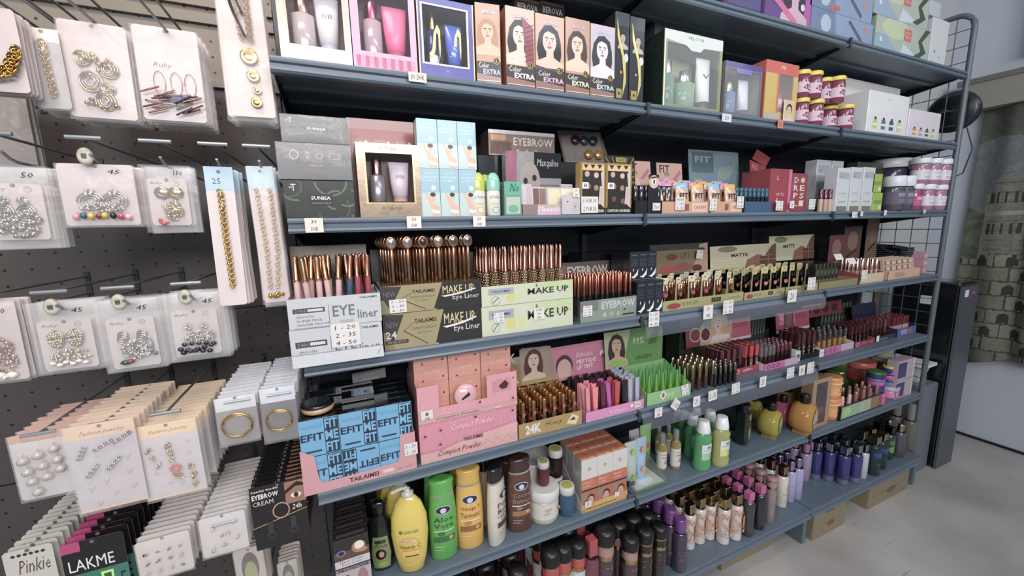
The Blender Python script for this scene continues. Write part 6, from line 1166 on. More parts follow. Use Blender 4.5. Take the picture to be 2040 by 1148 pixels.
# green tray
def grh(F): F.rect(0, 0, 1, 1, '#5f8f48'); F.poly([(0, 0), (.3, 0), (.45, 1), (0, 1)], '#a8b48a'); F.woman(.2, .6, .13, '#3a2a22', '#c49a7e', long=1); F.text('99%', .48, .55, .68, .75, '#dfe8cc', shear=.2); F.text('GREEN', .5, .12, .8, .24, '#3a6a2c', bold=.02); [F.poly([(.75+.05*k, .5), (.9+.03*k, 1), (.94+.03*k, 1), (.8+.05*k, .5)], '#3f6a34') for k in range(3)]; F.ell(.2, .12, .15, .08, '#7fb44a')
t, x0, x1, hf = tray('lip_oil_display', 'green tray of small green bottle shaped lip oils', 'display tray', 1288, 1376, 786, z3, .004, .14, '#86b878', lambda F: (F.text('99', .45, .3, .6, .7, '#b8dca8'), F.poly([(.28, .6), (.36, 1), (.44, .6), (.36, .2)], '#d8dccc'), F.ell(.36, .6, .03, .2, '#a03a48')), grh, (-.35, .95), .14, .1, 2.2, hcol='#5f8f48', hout=[(0, 0), (1, 0), (1.04, .8), (1, 1), (.15, .9), (.05, .4)], hside=.1)
b = MB(); b.lathe([(.008, 0), (.0085, .002), (.0085, .035), (.004, .052)], '#7cc43a', 'gel', 10); c = MB(); c.lathe([(.0045, .05), (.0038, .075), (.002, .092), (0, .095)], '#7fd070', 'gel', 8)
grid(kind_of([('bottle', b, []), ('cap', c, [])]), 'lip_oil', 'green pointed lip oil bottle', 'lip oil', x0+.004, x1-.004, (.02, .042, .064, .086, .108), z3+.012, 6, 'green lip oils in the green tray', .001, .02)
note('curled white note at the right corner of the green tray', 1365, 777, .034, .04, .002, ['NEW', '1 - 20', '2 - 50'], ry=-.15)
# loose lipsticks
KG = stick(.0085, .105, '#4a2a22', '#9c8a68', .5, cm='metal'); KS = stick(.0085, .082, '#15161a', '#8d8476', .35, cm='metal', cr=.8); KC2 = stick(.0085, .082, '#17181c', '#3a3438', .4, cm='gel')
def free(K, name, desc, cat, px0, px1, nx, ys, z, group, **k):
    x0, x1 = X_at(px0, ys[0], z), X_at(px1, ys[0], z); grid(K, name, desc, cat, x0, x1, ys, z+.0004, nx, group, **k)
free(KG, 'lipstick', 'tall bronze capped lipstick', 'lipstick', 1372, 1424, 4, (.03, .055, .08, .105, .13), z3, 'tall bronze capped lipsticks', jx=.003)
free(KS, 'lipstick', 'short black lipstick with pewter top', 'lipstick', 1418, 1466, 5, (.022, .044, .066, .088), z3, 'short black lipsticks', jx=.002)
# red KIKO-like tray, others
def kh(F): F.rect(0, 0, .45, .6, '#7f2a30'); F.poly([(.3, 0), (1, 0), (1, .45), (.85, 1), (.5, 1), (.3, .6)], '#b89a78'); F.woman(.7, .68, .14, '#c4a070', '#dcb8a0', '#a02a34'); F.oring(.2, .4, .12, .24, .12, '#d8c8b8'); F.oring(.42, .36, .12, .26, .12, '#d8c8b8'); F.ell(.42, .36, .09, .2, '#5a2a2a'); F.rect(.55, .1, .95, .26, '#d8d2cc')
t, x0, x1, hf = tray('lip_gloss_display', 'red ASIKO tray with blonde woman header and red glosses', 'display tray', 1462, 1518, 737, z3, yb(1462, 750, z3), .135, '#9a2530', lambda F: (F.text('ASIKO', .3, .3, .65, .7, '#e6ccd0', bold=.02), F.oring(.12, .5, .07, .35, .3, '#e0c0c4')), kh, (-.75, .85), .13, .1, 1.4, hcol='#8a2a32', hout=[(0, 0), (1, 0), (1, .45), (.88, 1), (.5, 1), (.35, .62), (.05, .55)], hside=.1)
def block(c1, c2, txt=None, w=.017, h=.1):
    b = MB(); b.cbox(-w/2, w/2, -w/2, w/2, 0, h*.5, c1, 'gloss', .001); 
    if txt: F = Face(b, (-w/2, -w/2, 0), (1, 0, 0), (0, 0, 1), w, h*.5); F.text(txt, .2, .1, .8, .9, '#d8d0cc', rot=True)
    c = MB(); c.cbox(-w/2+.0005, w/2-.0005, -w/2+.0005, w/2-.0005, h*.53, h, c2, 'gloss', .0015); b2 = MB(); b2.box(-w*.4, w*.4, -w*.4, w*.4, h*.5, h*.53, '#c9a04a', 'metal'); return kind_of([('body', b, []), ('cap', c, []), ('collar', b2, [])])
BR, BD, BM = block('#4a1418', '#b4161c', 'ASIKO'), block('#30141a', '#4a1a20', 'lips'), block('#3c1a20', '#5c2a30')
grid(None, 'lip_gloss', '', 'lip gloss', x0-.075, x1-.002, [yb(1462, 750, z3)+q_ for q_ in (.02, .04, .06, .08, .1)], z3+.006, 7, 'red and maroon square glosses', .0005, .0, pick=lambda i, j: (BR, 'bright red capped square gloss') if i > 3 and j < 3 else (BM, 'maroon capped square gloss'), s=1.05)
def pinkh(c='#b84a66'): return lambda F: (F.rect(0, 0, 1, 1, c), F.rect(.1, .4, .55, .95, '#d08a9c'), [F.oring(.62+.12*k, .7, .05, .12, .35, '#8a1f3c') for k in range(3)], F.rect(0, 0, 1, .12, '#dcc4cc'), [F.rect(.12+.1*k, .5, .17+.1*k, .6, '#a83a58') for k in range(4)])
PF = lambda F: (F.rect(0, 0, 1, 1, '#c4609a'), F.rect(.6, 0, 1, 1, '#c9a8bc'), [F.oring(.12+.14*k, .5, .05, .3, .35, '#6a2050') for k in range(3)])
t, x0, x1, hf = tray('lip_gloss_display', 'pink fronted tray of clear capped glosses beside the red tray', 'display tray', 1522, 1589, 727, z3, yb(1522, 741, z3), .18, '#c4609a', PF, pinkh(), (-.55, .7), .10, .12, 1.8, hcol='#b84a66', scol='#cfc4c4', hside=.085)
KCL = stick(.007, .07, '#3c2426', '#8c8480', .5, bm='gloss', cm='gel'); KDR = stick(.007, .07, '#2c1418', '#5a2630', .4)
grid(None, 'lip_gloss', '', 'lip gloss', x0+.004, x1-.004, [yb(1522, 741, z3)+q_ for q_ in (.03, .05, .07, .09, .11)], z3+.012, 8, 'glosses in the pink fronted tray', .001, .02, pick=lambda i, j: (KCL, 'clear capped small gloss') if i < 4 else (KDR, 'dark red small gloss'), s=1.2)
t, x0, x1, hf = tray('lipstick_tray', 'black low tray of maroon square lipsticks', 'display tray', 1592, 1632, 708, z3, yb(1592, 719, z3), .15, '#17181c', None, None, side_h=1.2)
grid(BD, 'lipstick', 'maroon square lipstick in the black tray', 'lipstick', x0+.002, x1-.002, [yb(1592, 719, z3)+q_ for q_ in (.025, .05, .075, .1)], z3+.005, 4, 'maroon square lipsticks', .001, .01, s=1.15)
o = carton_mb(.035, .12, .05, '#cfcfd2', lambda F: F.rect(.2, .3, .8, .7, '#3a3c40')).obj('white_box'); o.location = (x0-.04, .05, z3+.0004); tag(o, 'stepped white box between the pink and black trays', 'box')
t, x0, x1, hf = tray('lip_gloss_display', 'pink fronted tray with glowing gold bottomed clear glosses', 'display tray', 1636, 1700, 696, z3, yb(1640, 709, z3), .15, '#c4609a', PF, pinkh('#a8405c'), (-.4, .6), .10, .12, 1.8, hcol='#a8405c', scol='#cfc4c4', hside=.085)
grid(stick(.0075, .09, '#c9a868', '#6a6264', .45, cm='gel', bm='gel'), 'lip_gloss', 'clear gloss with golden bottom', 'lip gloss', x0+.004, x1-.004, [yb(1640, 709, z3)+q_ for q_ in (.03, .055, .08, .105)], z3+.01, 6, 'golden bottomed glosses', .001, .02)
t, x0, x1, hf = tray('lipstick_tray', 'crimson tray of dark red square lipsticks', 'display tray', 1702, 1742, 683, z3, yb(1703, 694, z3), .165, '#8c3440', lambda F: (F.oring(.15, .5, .1, .35, .3, '#d0a0a8'), F.rect(.35, .4, .9, .6, '#b06a74')), lambda F: (F.rect(0, 0, 1, 1, '#7a2a34'), [F.ell(.15+.22*k, .5, .08, .3, '#4a1820') for k in range(4)], F.rect(.05, .85, .5, .95, '#b09a80')), (-.9, 1.1), .07, .15, 1.5, hcol='#7a2a34', hside=.13)
grid(BD, 'lipstick', 'dark red square lipstick, crimson tray', 'lipstick', x0+.002, x1-.002, [yb(1703, 694, z3)+q_ for q_ in (.03, .055, .08, .105)], z3+.006, 5, 'dark red square lipsticks', .001, .01, s=.95)
t, x0, x1, hf = tray('lipstick_tray', 'dark grey tray of small boxed glosses near the right end', 'display tray', 1744, 1784, 673, z3, yb(1745, 682, z3), .15, '#3c3a44', lambda F: F.rect(.1, .3, .6, .45, '#a8a4a8'), None, side_h=1.2)
grid(BM, 'lip_gloss', 'maroon gloss in the dark grey tray', 'lip gloss', x0+.002, x1-.002, [yb(1745, 682, z3)+q_ for q_ in (.03, .055, .08, .105)], z3+.006, 5, 'maroon glosses by the right end', .001, .01, s=.95)
t, x0, x1, hf = tray('lipstick_tray', 'blue printed tray of red lipsticks at the far right', 'display tray', 1786, 1824, 657, z3, yb(1790, 672, z3), .15, '#4a5c9a', lambda F: (F.rect(.2, .2, .5, .8, '#9a8cc4'), F.ell(.65, .5, .14, .3, '#a8605c')), lambda F: F.rect(0, 0, 1, 1, '#23264a'), (-.6, .6), .08, .15, 1.4, hcol='#23264a', scol='#23264a', hside=.08)
grid(block('#c4a0a0', '#6a1c24'), 'lipstick', 'dark red lipstick in the blue tray', 'lipstick', x0+.002, x1-.02, [yb(1790, 672, z3)+q_ for q_ in (.03, .055, .08, .105)], z3+.006, 5, 'red lipsticks in the blue tray', .001, .01, s=.95)
note('small white note before the black lipstick tray', 1637, 704, .03, .034, -.0015, ['20']); note('small white note before the crimson tray', 1749, 675, .022, .03, -.0015, [''])
# dim goods at the back of the fifth shelf
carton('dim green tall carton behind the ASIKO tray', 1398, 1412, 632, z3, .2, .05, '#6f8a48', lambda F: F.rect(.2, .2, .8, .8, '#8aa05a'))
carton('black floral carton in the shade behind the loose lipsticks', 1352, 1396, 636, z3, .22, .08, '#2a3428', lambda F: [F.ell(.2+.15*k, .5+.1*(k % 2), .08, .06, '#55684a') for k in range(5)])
def acr(px0, px1, n, y, lab, c='#5c6460'):
    t = thing('tube_rack', lab, 'rack', (X_at(px0, y, z3), y, z3+.0004)); w = X_at(px1, y, z3)-X_at(px0, y, z3); b = MB(); b.box(0, w, 0, .05, 0, .1, '#4a5050', 'film'); b.obj('acrylic_box', t)
    for i in range(n): b = MB(); b.lathe([(.007, .002), (.007, .16), (0, .162)], c, 'gel', 8, 1, .01+(w-.02)*i/(n-1), .025); b.obj('tube', t)
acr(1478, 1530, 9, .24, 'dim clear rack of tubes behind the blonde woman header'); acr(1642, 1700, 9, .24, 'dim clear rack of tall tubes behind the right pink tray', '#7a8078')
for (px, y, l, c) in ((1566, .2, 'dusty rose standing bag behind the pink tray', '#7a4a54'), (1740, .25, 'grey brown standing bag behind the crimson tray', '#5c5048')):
    b = MB(); b.lathe([(.03, 0), (.035, .05), (.034, .12), (.03, .15), (.028, .19)], c, 'gloss', 10, .5); o = b.obj('standing_bag'); o.location = (X_at(px, y, z3), y, z3+.0005); tag(o, l, 'bag')
# ------------------------------------------------------------ sixth shelf: shampoo, creams, gels
z2 = Z[2]
def hf_(F):
    F.rect(0, 0, 1, 1, '#2a2426'); F.rect(0, .66, 1, .8, '#5a4638'); F.ell(.7, .82, .2, .1, '#a8764a'); F.ell(.72, .84, .14, .07, '#e6e0d8'); F.ell(.8, .75, .15, .035, '#b87f4c'); F.ell(.2, .78, .14, .05, '#6d64a0'); F.ell(.2, .78, .08, .03, '#2a2426')
    F.rect(0, .54, 1, .66, '#c9c2c8'); F.text('Hand Cream', .15, .61, .8, .65, '#5a4460'); F.text('Foot Cream', .2, .565, .75, .6, '#5a4460'); F.rect(0, .46, 1, .52, '#8d8a90'); F.text('PROTECTIVE', .08, .47, .95, .51, '#1c181c', bold=.03); F.rect(0, 0, 1, .46, '#b8a8a8'); F.ell(.3, .25, .13, .16, '#8a5a5a'); F.ell(.75, .25, .16, .2, '#a07070')
x0, x1 = X_at(668, .0, z2+.1), X_at(738, .0, z2+.1)
KHm = carton_mb(x1-x0, .034, .175, '#2a2426', hf_, top=lambda F: F.rect(.1, .3, .9, .6, '#4a4048')).mesh('hand_cream_box')
for j in range(5): single(KHm, 'hand_cream_box', f'dark brown Hand and Foot Cream box in the left row, {ORD[j]} from front', 'box', (x0, .012+.036*j, z2+.0004), group='hand and foot cream boxes')
def oval(r, h, d, prof, col, m='gloss', n=20): mb = MB(); mb.lathe([(r*a, h*b) for a, b in prof], col, m, n, d); return mb
def lotion(col, lab, txt, cap, capm='gloss', txc='#f0ece4', band=True, acc='#8a5a2a', ink='#2a3a1a'):
    h = .165; r = .027; b = oval(r, h, .62, [(.92, 0), (1.0, .02), (1.02, .35), (.98, .6), (.9, .77), (.86, .8)], col)
    F = CFace(b, r*1.01, h*.08, h*.68, .64, .95); F.ell(.5, .84, .3, .085, '#dcdce4'); F.ell(.5, .84, .28, .072, '#1f1f4a'); F.ell(.5, .83, .11, .05, '#c9ccd8'); 
    for i, t in enumerate(txt): F.text(t, .12, .62-.12*i, .88, .71-.12*i, ink)
    F.rect(.08, .44, .9, .455, txc); F.rect(.08, .24, .92, .34, acc); F.ell(.75, .3, .08, .035, '#c9a24a'); F.ell(.4, .4, .14, .04, lab); F.line(.1, .15, .5, .15, .0006, txc); F.line(.1, .1, .42, .1, .0006, txc)
    s = oval(r, h, .6, [(.86, .8), (.84, .84)], '#c9c4b4', 'gel'); c = oval(r, h, .6, [(.84, .815), (.86, .84), (.84, .93), (.9, .97), (.82, 1.0), (.5, 1.0)], cap, capm); return kind_of([('bottle', b, []), ('collar', s, []), ('cap', c, [])])
LA = lotion('#4fa83a', '#3a6a2a', ('Aloe', 'Vera'), '#4fb03a', acc='#2f6a3a'); LT = lotion('#dca81f', '#c46a22', ('Omega 7', 'Turmeric'), '#d8a820', acc='#8a5a22', ink='#6a3a12'); LW = lotion('#cfc8ba', '#b9a88a', ('Pure', 'Rice'), '#1d1a1a', acc='#5a4028', txc='#8a8478', ink='#4a4238'); LB = lotion('#5c3428', '#8a6a6a', ('Cocoa', 'Butter'), '#3c2620', acc='#9a6a3a', ink='#a88a80'); LC = lotion('#b99a7a', '#a88a6a', ('Argan', 'Oil'), '#1d1a1a', acc='#5a4028')
def put(K, name, label, cat, px, vb, vt, z, rz=0., group=None, H0=1., minh=None):
    x, y = XY(px, vb, z); h = Z_at(vt, x, y)-z; return place(K, name, label, cat, (x, y, z+.0003), rz, group, s=h/H0)
put(LA, 'lotion_bottle', 'green Aloe Vera lotion bottle, front one', 'bottle', 886, 1103, 952, z2, -.1, H0=.165); put(LA, 'lotion_bottle', 'green Aloe Vera lotion bottle, standing behind the front one', 'bottle', 872, 1066, 936, z2, -.1, H0=.165)
put(LT, 'lotion_bottle', 'yellow Turmeric lotion bottle, front one', 'bottle', 938, 1082, 931, z2, -.15, H0=.165); put(LT, 'lotion_bottle', 'yellow Turmeric lotion bottle, standing behind the front one', 'bottle', 918, 1040, 918, z2, -.1, H0=.165)
put(LW, 'lotion_bottle', 'white Pure Rice lotion bottle with black cap turned aside', 'bottle', 991, 1072, 925, z2, .75, H0=.165); put(LC, 'lotion_bottle', 'beige lotion bottle with black cap behind the white one', 'bottle', 974, 1035, 908, z2, .5, H0=.165)
put(LB, 'lotion_bottle', 'brown lotion bottle with dark brown cap', 'bottle', 1036, 1050, 910, z2, -.1, H0=.165); put(LB, 'lotion_bottle', 'brown capped lotion bottle behind the brown one', 'bottle', 1022, 1015, 893, z2, -.1, H0=.165)
# amla oil
h = .16; r = .026; b = oval(r, h, .6, [(.8, 0), (.95, .03), (1.05, .3), (1.0, .55), (.8, .72), (.5, .78), (.42, .8)], '#171c14'); F = CFace(b, r*1.04, h*.06, h*.5, .6, .85); F.poly([(.1, 0), (.9, 0), (1, .4), (.85, .95), (.15, .95), (0, .4)], '#7f8f5a'); F.ell(.5, .8, .28, .06, '#1f3a22'); F.text('Amla', .2, .62, .8, .74, '#22351c', shear=.2); F.ell(.5, .42, .25, .16, '#16120f'); F.ell(.52, .42, .12, .09, '#b98a6c'); F.ell(.55, .12, .25, .08, '#8aa83a')
c = oval(r, h, .6, [(.42, .8), (.55, .81), (.55, .98), (.4, 1.)], '#14181a'); KA = kind_of([('bottle', b, []), ('cap', c, [])])
put(KA, 'hair_oil_bottle', 'dark Amla hair oil bottle with green label beside the yellow pumps', 'bottle', 764, 1128, 1000, z2, -.2, H0=.16); put(KA, 'hair_oil_bottle', 'dark hair oil bottle standing behind the Amla one', 'bottle', 748, 1085, 968, z2, -.2, H0=.16)
# yellow pump bottles
h = .17; r = .033; b = oval(r, h, .5, [(.5, 0), (.66, .02), (.86, .2), (1.0, .45), (.95, .65), (.7, .8), (.4, .87), (.3, .88)], '#dcc038', n=24); F = CFace(b, r, h*.18, h*.42, .5, .68); F.circ(.18, .8, .0035, '#3a8a3a'); F.text('GARNIER', .28, .76, .9, .85, '#5a8a3a'); F.rect(.15, .5, .75, .6, '#e8b88a'); F.text('BRIGHT', .18, .52, .6, .58, '#b0603a'); F.text('Vitamin C', .1, .34, .92, .45, '#3a3422'); F.rect(.2, .1, .9, .28, '#e0b24a'); F.rect(.3, .12, .85, .16, '#5a4a2a'); F.oring(.5, .3, .48, .36, .03, '#d0a030')
c = oval(r, h, .9, [(.3, .87), (.33, .88), (.33, .92), (.16, .93), (.14, .97), (0, .97)], '#cfcabc', n=14); c.tube([(0, 0, h*.965), (-.012, -.004, h*.975), (-.026, -.008, h*.955)], .0036, '#cfcabc', 'plastic', 8)
KY = kind_of([('bottle', b, []), ('pump', c, [])])
for i, (px, vb, vt) in enumerate(((822, 1133, 966), (806, 1098, 948), (792, 1068, 935), (780, 1042, 925))): put(KY, 'pump_bottle', 'yellow Vitamin C pump bottle, ' + ('frontmost' if i == 0 else f'{ORD[i]} in the row behind'), 'bottle', px, vb, vt, z2, -.25, 'yellow pump bottles', H0=.17)
# jars
def capj(body, lid='#c9c4c2', top='#a8a83a', h=.075, r=.019, m='gel'):
    b = MB(); b.lathe([(r*.8, 0), (r, .006), (r, h*.66), (r*.85, h*.74)], body, m, 14); R = random.Random(len(body)+int(r*1000))
    for k in range(26): a, q = R.random()*6.28, R.uniform(.5, .9)*r; b.ball(q*math.cos(a), q*math.sin(a), R.uniform(.06, .62)*h, .0032, body, 'gloss', 5, 1, 1.6)
    l = MB(); l.lathe([(r*.9, h*.74), (r*.98, h*.76), (r*.98, h*.97), (r*.9, h)], lid, 'plastic', 18); s = MB(); s.lathe([(r*.7, h+.0001), (0, h+.0007)], top, 'paper', 16); return kind_of([('jar', b, []), ('lid', l, [('sticker', s.mesh('sticker'))])])
KR, KBl, KD = capj('#7a3a34'), capj('#3f6f96'), capj('#3a2428')
b, l = jar_kind(.024, .052, '#c4bca8', '#d0cfca', '#cfcbc2', lidh=.3); F = Face(b, (-.012, -.0247, .012), (1, 0, 0), (0, 0, 1), .02, .02, 'paper'); F.text('CREAM', .1, .6, .7, .8, '#8a867e'); F.text('BODY', .1, .3, .6, .5, '#8a867e'); b.ball(.016, -.0195, .022, .0035, '#a8443a', 'gloss'); KW = kind_of([('jar', b, []), ('lid', l, [])])
t = put(KW, 'cream_jar', 'white cream jar with a red dot, carrying a capsule jar', 'jar', 1082, 1026, 965, z2, H0=.052); loc, s_ = t.location, t.scale[0]
place(KR, 'capsule_jar', 'red brown capsule jar standing on the white cream jar', 'jar', (loc.x+.002, loc.y, loc.z+.0525*s_), s=Z_at(918, loc.x, loc.y) and (Z_at(918, loc.x, loc.y)-(loc.z+.0525*s_))/.075)
put(KBl, 'capsule_jar', 'blue capsule jar with a yellow sticker on its lid', 'jar', 1129, 1022, 966, z2, H0=.075)
t = put(KD, 'capsule_jar', 'dark capsule jar, lower of the pair by the tray', 'jar', 1107, 1000, 948, z2, H0=.075); loc, s_ = t.location, t.scale[0]
place(KD, 'capsule_jar', 'dark capsule jar with yellow sticker, upper of the pair', 'jar', (loc.x, loc.y, loc.z+.0765*s_), s=s_)
put(KW, 'cream_jar', 'white cream jar behind the brown lotion bottle', 'jar', 1062, 985, 905, z2, H0=.052)
# vitamin c serum cartons in a tray
def vc(F): F.rect(0, 0, 1, 1, '#d0ccc6'); F.rect(0, .8-.18, 1, .8-.42+.24, '#d0ccc6'); F.rect(0, .42, 1, .62, '#bf5a34'); F.text('Vitamin C', .08, .53, .7, .58, '#e8c8b4'); F.text('FACE SERUM', .12, .46, .6, .5, '#e8c8b4'); F.circ(.5, .8, .006, '#4a4038'); F.circ(.5, .8, .0048, '#d0ccc6'); F.text('CF', .43, .785, .57, .815, '#4a4038'); F.rect(0, .39, 1, .42, '#2a2424'); F.rect(0, 0, 1, .39, '#b4583a'); F.ell(.2, .3, .2, .06, '#8a8a6a'); F.ell(.5, .02, .5, .1, '#d8ccc4'); F.woman(.6, .2, .3, '#4a342c', '#cfa48e', long=0)
def vt_(F): F.rect(0, 0, 1, 1, '#bf5a34'); F.ell(.2, .1, .3, .15, '#d89a4a'); F.ell(.7, .1, .2, .1, '#e0b25a'); F.ell(.5, .6, .12, .06, '#8a3a24')
X0, X1, hh = span(1157, 1248, 915, z2, .012); w = X1-X0
t = thing('serum_tray', 'white cut side tray holding orange Vitamin C serum cartons', 'display tray', (X0, .008, z2+.0004)); b = MB(); hf = .03
b.box(0, w, 0, .0015, 0, hf, '#c9924a', 'card'); F = Face(b, (0, 0, 0), (1, 0, 0), (0, 0, 1), w, hf); F.rect(.3, .5, .7, .95, '#c9b44a'); F.text('Vitamin C', .33, .6, .66, .85, '#8a9a3a'); F.rect(.1, .35, .75, .42, '#3a2a22'); F.rect(0, 0, .08, .4, '#7a9a7a')
for a in (0, w-.0012): b.M = Matrix.Translation((a, 0, 0)) @ Matrix(((0, 1, 0, 0), (1, 0, 0, 0), (0, 0, 1, 0), (0, 0, 0, 1))); b.prism([(0.0015, 0), (.17, 0), (.17, .15), (.16, .15), (.0015, hf)], 0, .0012, '#c4c4c2', 'card')
b.M = None; b.box(.0012, w-.0012, .0015, .17, 0, .0012, '#c4c4c2', 'card'); b.obj('tray', t)
wb = (w-.003)/3; VM = carton_mb(wb-.0008, .045, hh-.01, '#a9a6a4', vc, top=vt_, m='gloss').mesh('serum_carton')
for j in range(3):
    for i in range(3): single(VM, 'serum_carton', f'orange Vitamin C serum carton, {["left", "middle", "right"][i]} column, {ROWN[j]} row', 'carton', (X0+.0015+wb*i, .011+.047*j, z2+.003), group='Vitamin C serum cartons')
note('note reading 20 on the Vitamin C carton tray', 1172, 1005, .026, .022, .0064, ['20']); note('small blank note on the right of the Vitamin C tray', 1229, 985, .02, .018, .0064, [''])
# tubes
def tubek(col, cap, lab=None, dots=(), sy=1.):
    b = MB(); tube_fn(1, 1, col, cap, 0, 'gloss')(b, .019, .12, .05); 
    F = Face(b, (-.012, -.0165, .02), (1, 0, 0), (0, .06, 1), .024, .09, 'gloss')
    for u, v, c in dots: F.circ(u, v, .008, c)
    return kind_of([('tube', b, [])])
put(tubek('#9ab8d4', '#8fb4d8', dots=((.5, .8, '#d08a4a'), (.5, .2, '#d08a4a'))), 'cream_tube', 'pale blue cream tube with two orange discs', 'tube', 1274, 955, 872, z2, H0=.12); put(tubek('#b4c4b8', '#1e2a2a', dots=((.5, .1, '#7fb03a'), (.5, .85, '#8ac04a'))), 'cream_tube', 'pale green tube with dark cap beside the serum cartons', 'tube', 1255, 966, 880, z2, H0=.12)
put(tubek('#7fb84a', '#5a9a3a', dots=((.3, .5, '#c43a2a'),)), 'cream_tube', 'green tube with a red dot at the back', 'tube', 1284, 925, 846, z2, H0=.12); put(tubek('#b0a8b4', '#c46a3a'), 'cream_tube', 'grey lilac tube lying at the back of the serum cartons', 'tube', 1262, 930, 856, z2, H0=.12)
x0, x1 = X_at(1268, .008, z2), X_at(1328, .008, z2); t = thing('clear_tray', 'clear slanted plastic tray with white lining, nearly empty', 'display tray', (x0, .008, z2+.0004)); w = x1-x0; b = MB(); b.box(0, w, 0, .002, 0, .018, '#7a8a78', 'clear')
for a in (0, w-.001): b.M = Matrix.Translation((a, 0, 0)) @ Matrix(((0, 1, 0, 0), (1, 0, 0, 0), (0, 0, 1, 0), (0, 0, 0, 1))); b.prism([(.002, 0), (.16, 0), (.16, .10), (.002, .018)], 0, .001, '#a8b4a8', 'rail')
b.M = None; b.obj('tray', t); b = MB(); b.box(.002, w-.002, .003, .158, 0, .006, '#b8c0bc', 'plastic'); F = Face(b, (.002, .003, .006), (1, 0, 0), (0, 1, 0), w-.004, .155); F.ell(.5, .3, .3, .2, '#d0d4d2'); b.obj('lining', t); b = MB(); b.box(0, w, -.001, 0, .002, .012, '#4f7a4a', 'card'); b.obj('label_strip', t)
o = carton_mb(.03, .003, .016, '#1f2a5a', lambda F: F.text('SPF', .2, .3, .8, .7, '#8a94c4')).obj('blue_card'); o.location = (X_at(1250, .002, z2), .002, z2+.0004); tag(o, 'small navy blue card lying by the serum tray', 'card')
# oils and mouthwash
r = .012; b = MB(); b.lathe([(r*.9, 0), (r, .003), (r, .062), (r*.45, .072)], '#b8a44a', 'gel', 14); b.lathe([(r*1.01, .008), (r*1.01, .052)], '#cfcac0', 'paper', 14); F = CFace(b, r*1.01, .01, .04, 1, .8, 'paper'); F.text('Natural', .1, .8, .9, .9, '#8a8a8a'); F.rect(.1, .62, .8, .68, '#a84a5a'); F.text('SL', .3, .25, .8, .5, '#6a4a4a', shear=.4)
c = MB(); c.lathe([(r*.45, .071), (r*.6, .073), (r*.55, .094), (r*.45, .096)], '#a8acaa', 'gel', 12); KO = kind_of([('bottle', b, []), ('cap', c, [])])
for i, (px, vb, vt) in enumerate(((1317, 935, 863), (1344, 931, 856), (1311, 905, 850), (1330, 905, 846))): put(KO, 'oil_bottle', f'small golden oil bottle with white label, {["left front", "right front", "left rear", "right rear"][i]}', 'bottle', px, vb, vt, z2, group='small golden oil bottles', H0=.096)
def mw(col, lab='#9ac4a4', cap='#dfe2e2'):
    r = .026; h = .13; b = MB(); b.lathe([(r*.95, 0), (r, .003), (r*1.02, .012), (r*.96, .02), (r*.96, .078), (r, .085), (r*.6, .1), (r*.5, .103)], col, 'gel', 20, .75)
    F = CFace(b, r*.97, .03, .042, .75, .85, 'paper'); F.rect(0, 0, 1, 1, lab); F.rect(.0, .45, 1, 1, '#c9d8d0'); F.ell(.5, .8, .16, .06, '#3a7a5a'); F.rect(.1, .62, .9, .66, '#6a9a80'); F.ell(.7, .2, .15, .14, '#7ab06a')
    c = MB(); c.lathe([(r*.66, .1), (r*.66, .106), (r*.5, .13), (r*.45, .1305)], cap, 'plastic', 20); return kind_of([('bottle', b, []), ('cap', c, [])])
MG, MY = mw('#5fbf7a'), mw('#c9c878', '#d0cf80')
for i, (k, px, vb, vt, l) in enumerate(((MG, 1397, 930, 838, 'green mouthwash bottle, frontmost'), (MY, 1433, 922, 830, 'pale yellow mouthwash bottle'), (MG, 1377, 905, 826, 'green mouthwash bottle standing second in its row'), (MG, 1361, 885, 820, 'green mouthwash bottle third in its row'), (MG, 1347, 868, 815, 'green mouthwash bottle at the back of its row'), (MG, 1411, 896, 818, 'green mouthwash bottle behind the yellow one'), (MG, 1385, 872, 812, 'green mouthwash bottle at the back between the two rows'))): put(k, 'mouthwash_bottle', l, 'bottle', px, vb, vt, z2, .1, H0=.13)
b = MB(); b.lathe([(.022, 0), (.024, .01), (.024, .07), (.012, .085)], '#4a2028', 'gel', 12); b.lathe([(.013, .085), (.013, .1)], '#3a2a2a', 'plastic', 12); o = b.obj('dark_red_bottle'); o.location = (X_at(1420, .22, z2), .22, z2+.0005); tag(o, 'dark red bottle in the shade behind the mouthwash', 'bottle')
# dark green bottles, gels
r = .024; h = .11; b = oval(r, h, .7, [(.8, 0), (1., .05), (1., .7), (.8, .9), (.5, 1.)], '#16211a', n=4); F = Face(b, (-.004, -.017, .01), (1, 0, 0), (0, 0, 1), .022, .085, 'gloss'); 
b = MB(); b.cbox(-.022, .022, -.016, .016, 0, .1, '#14201a', 'gloss', .006); F = Face(b, (-.006, -.016, .008), (1, 0, 0), (0, 0, 1), .024, .085, 'gloss'); F.ell(.5, .3, .42, .28, '#5a9a3a'); F.ell(.5, .3, .25, .16, '#9ac45a'); F.rect(.3, .75, .7, .95, '#b9c0b4'); F.rect(.2, .62, .8, .68, '#8a2a2a'); F.oring(.5, .55, .5, .44, .06, '#a8b4a0'); c = MB(); c.lathe([(.012, .1), (.012, .12)], '#14181a', 'plastic', 12)
KDG = kind_of([('bottle', b, []), ('cap', c, [])]); put(KDG, 'gel_bottle', 'dark green bottle with bright leaf label, front', 'bottle', 1478, 882, 806, z2, .35, H0=.12); put(KDG, 'gel_bottle', 'dark green bottle with leaf label, behind the front one', 'bottle', 1478, 860, 792, z2, .35, H0=.12)
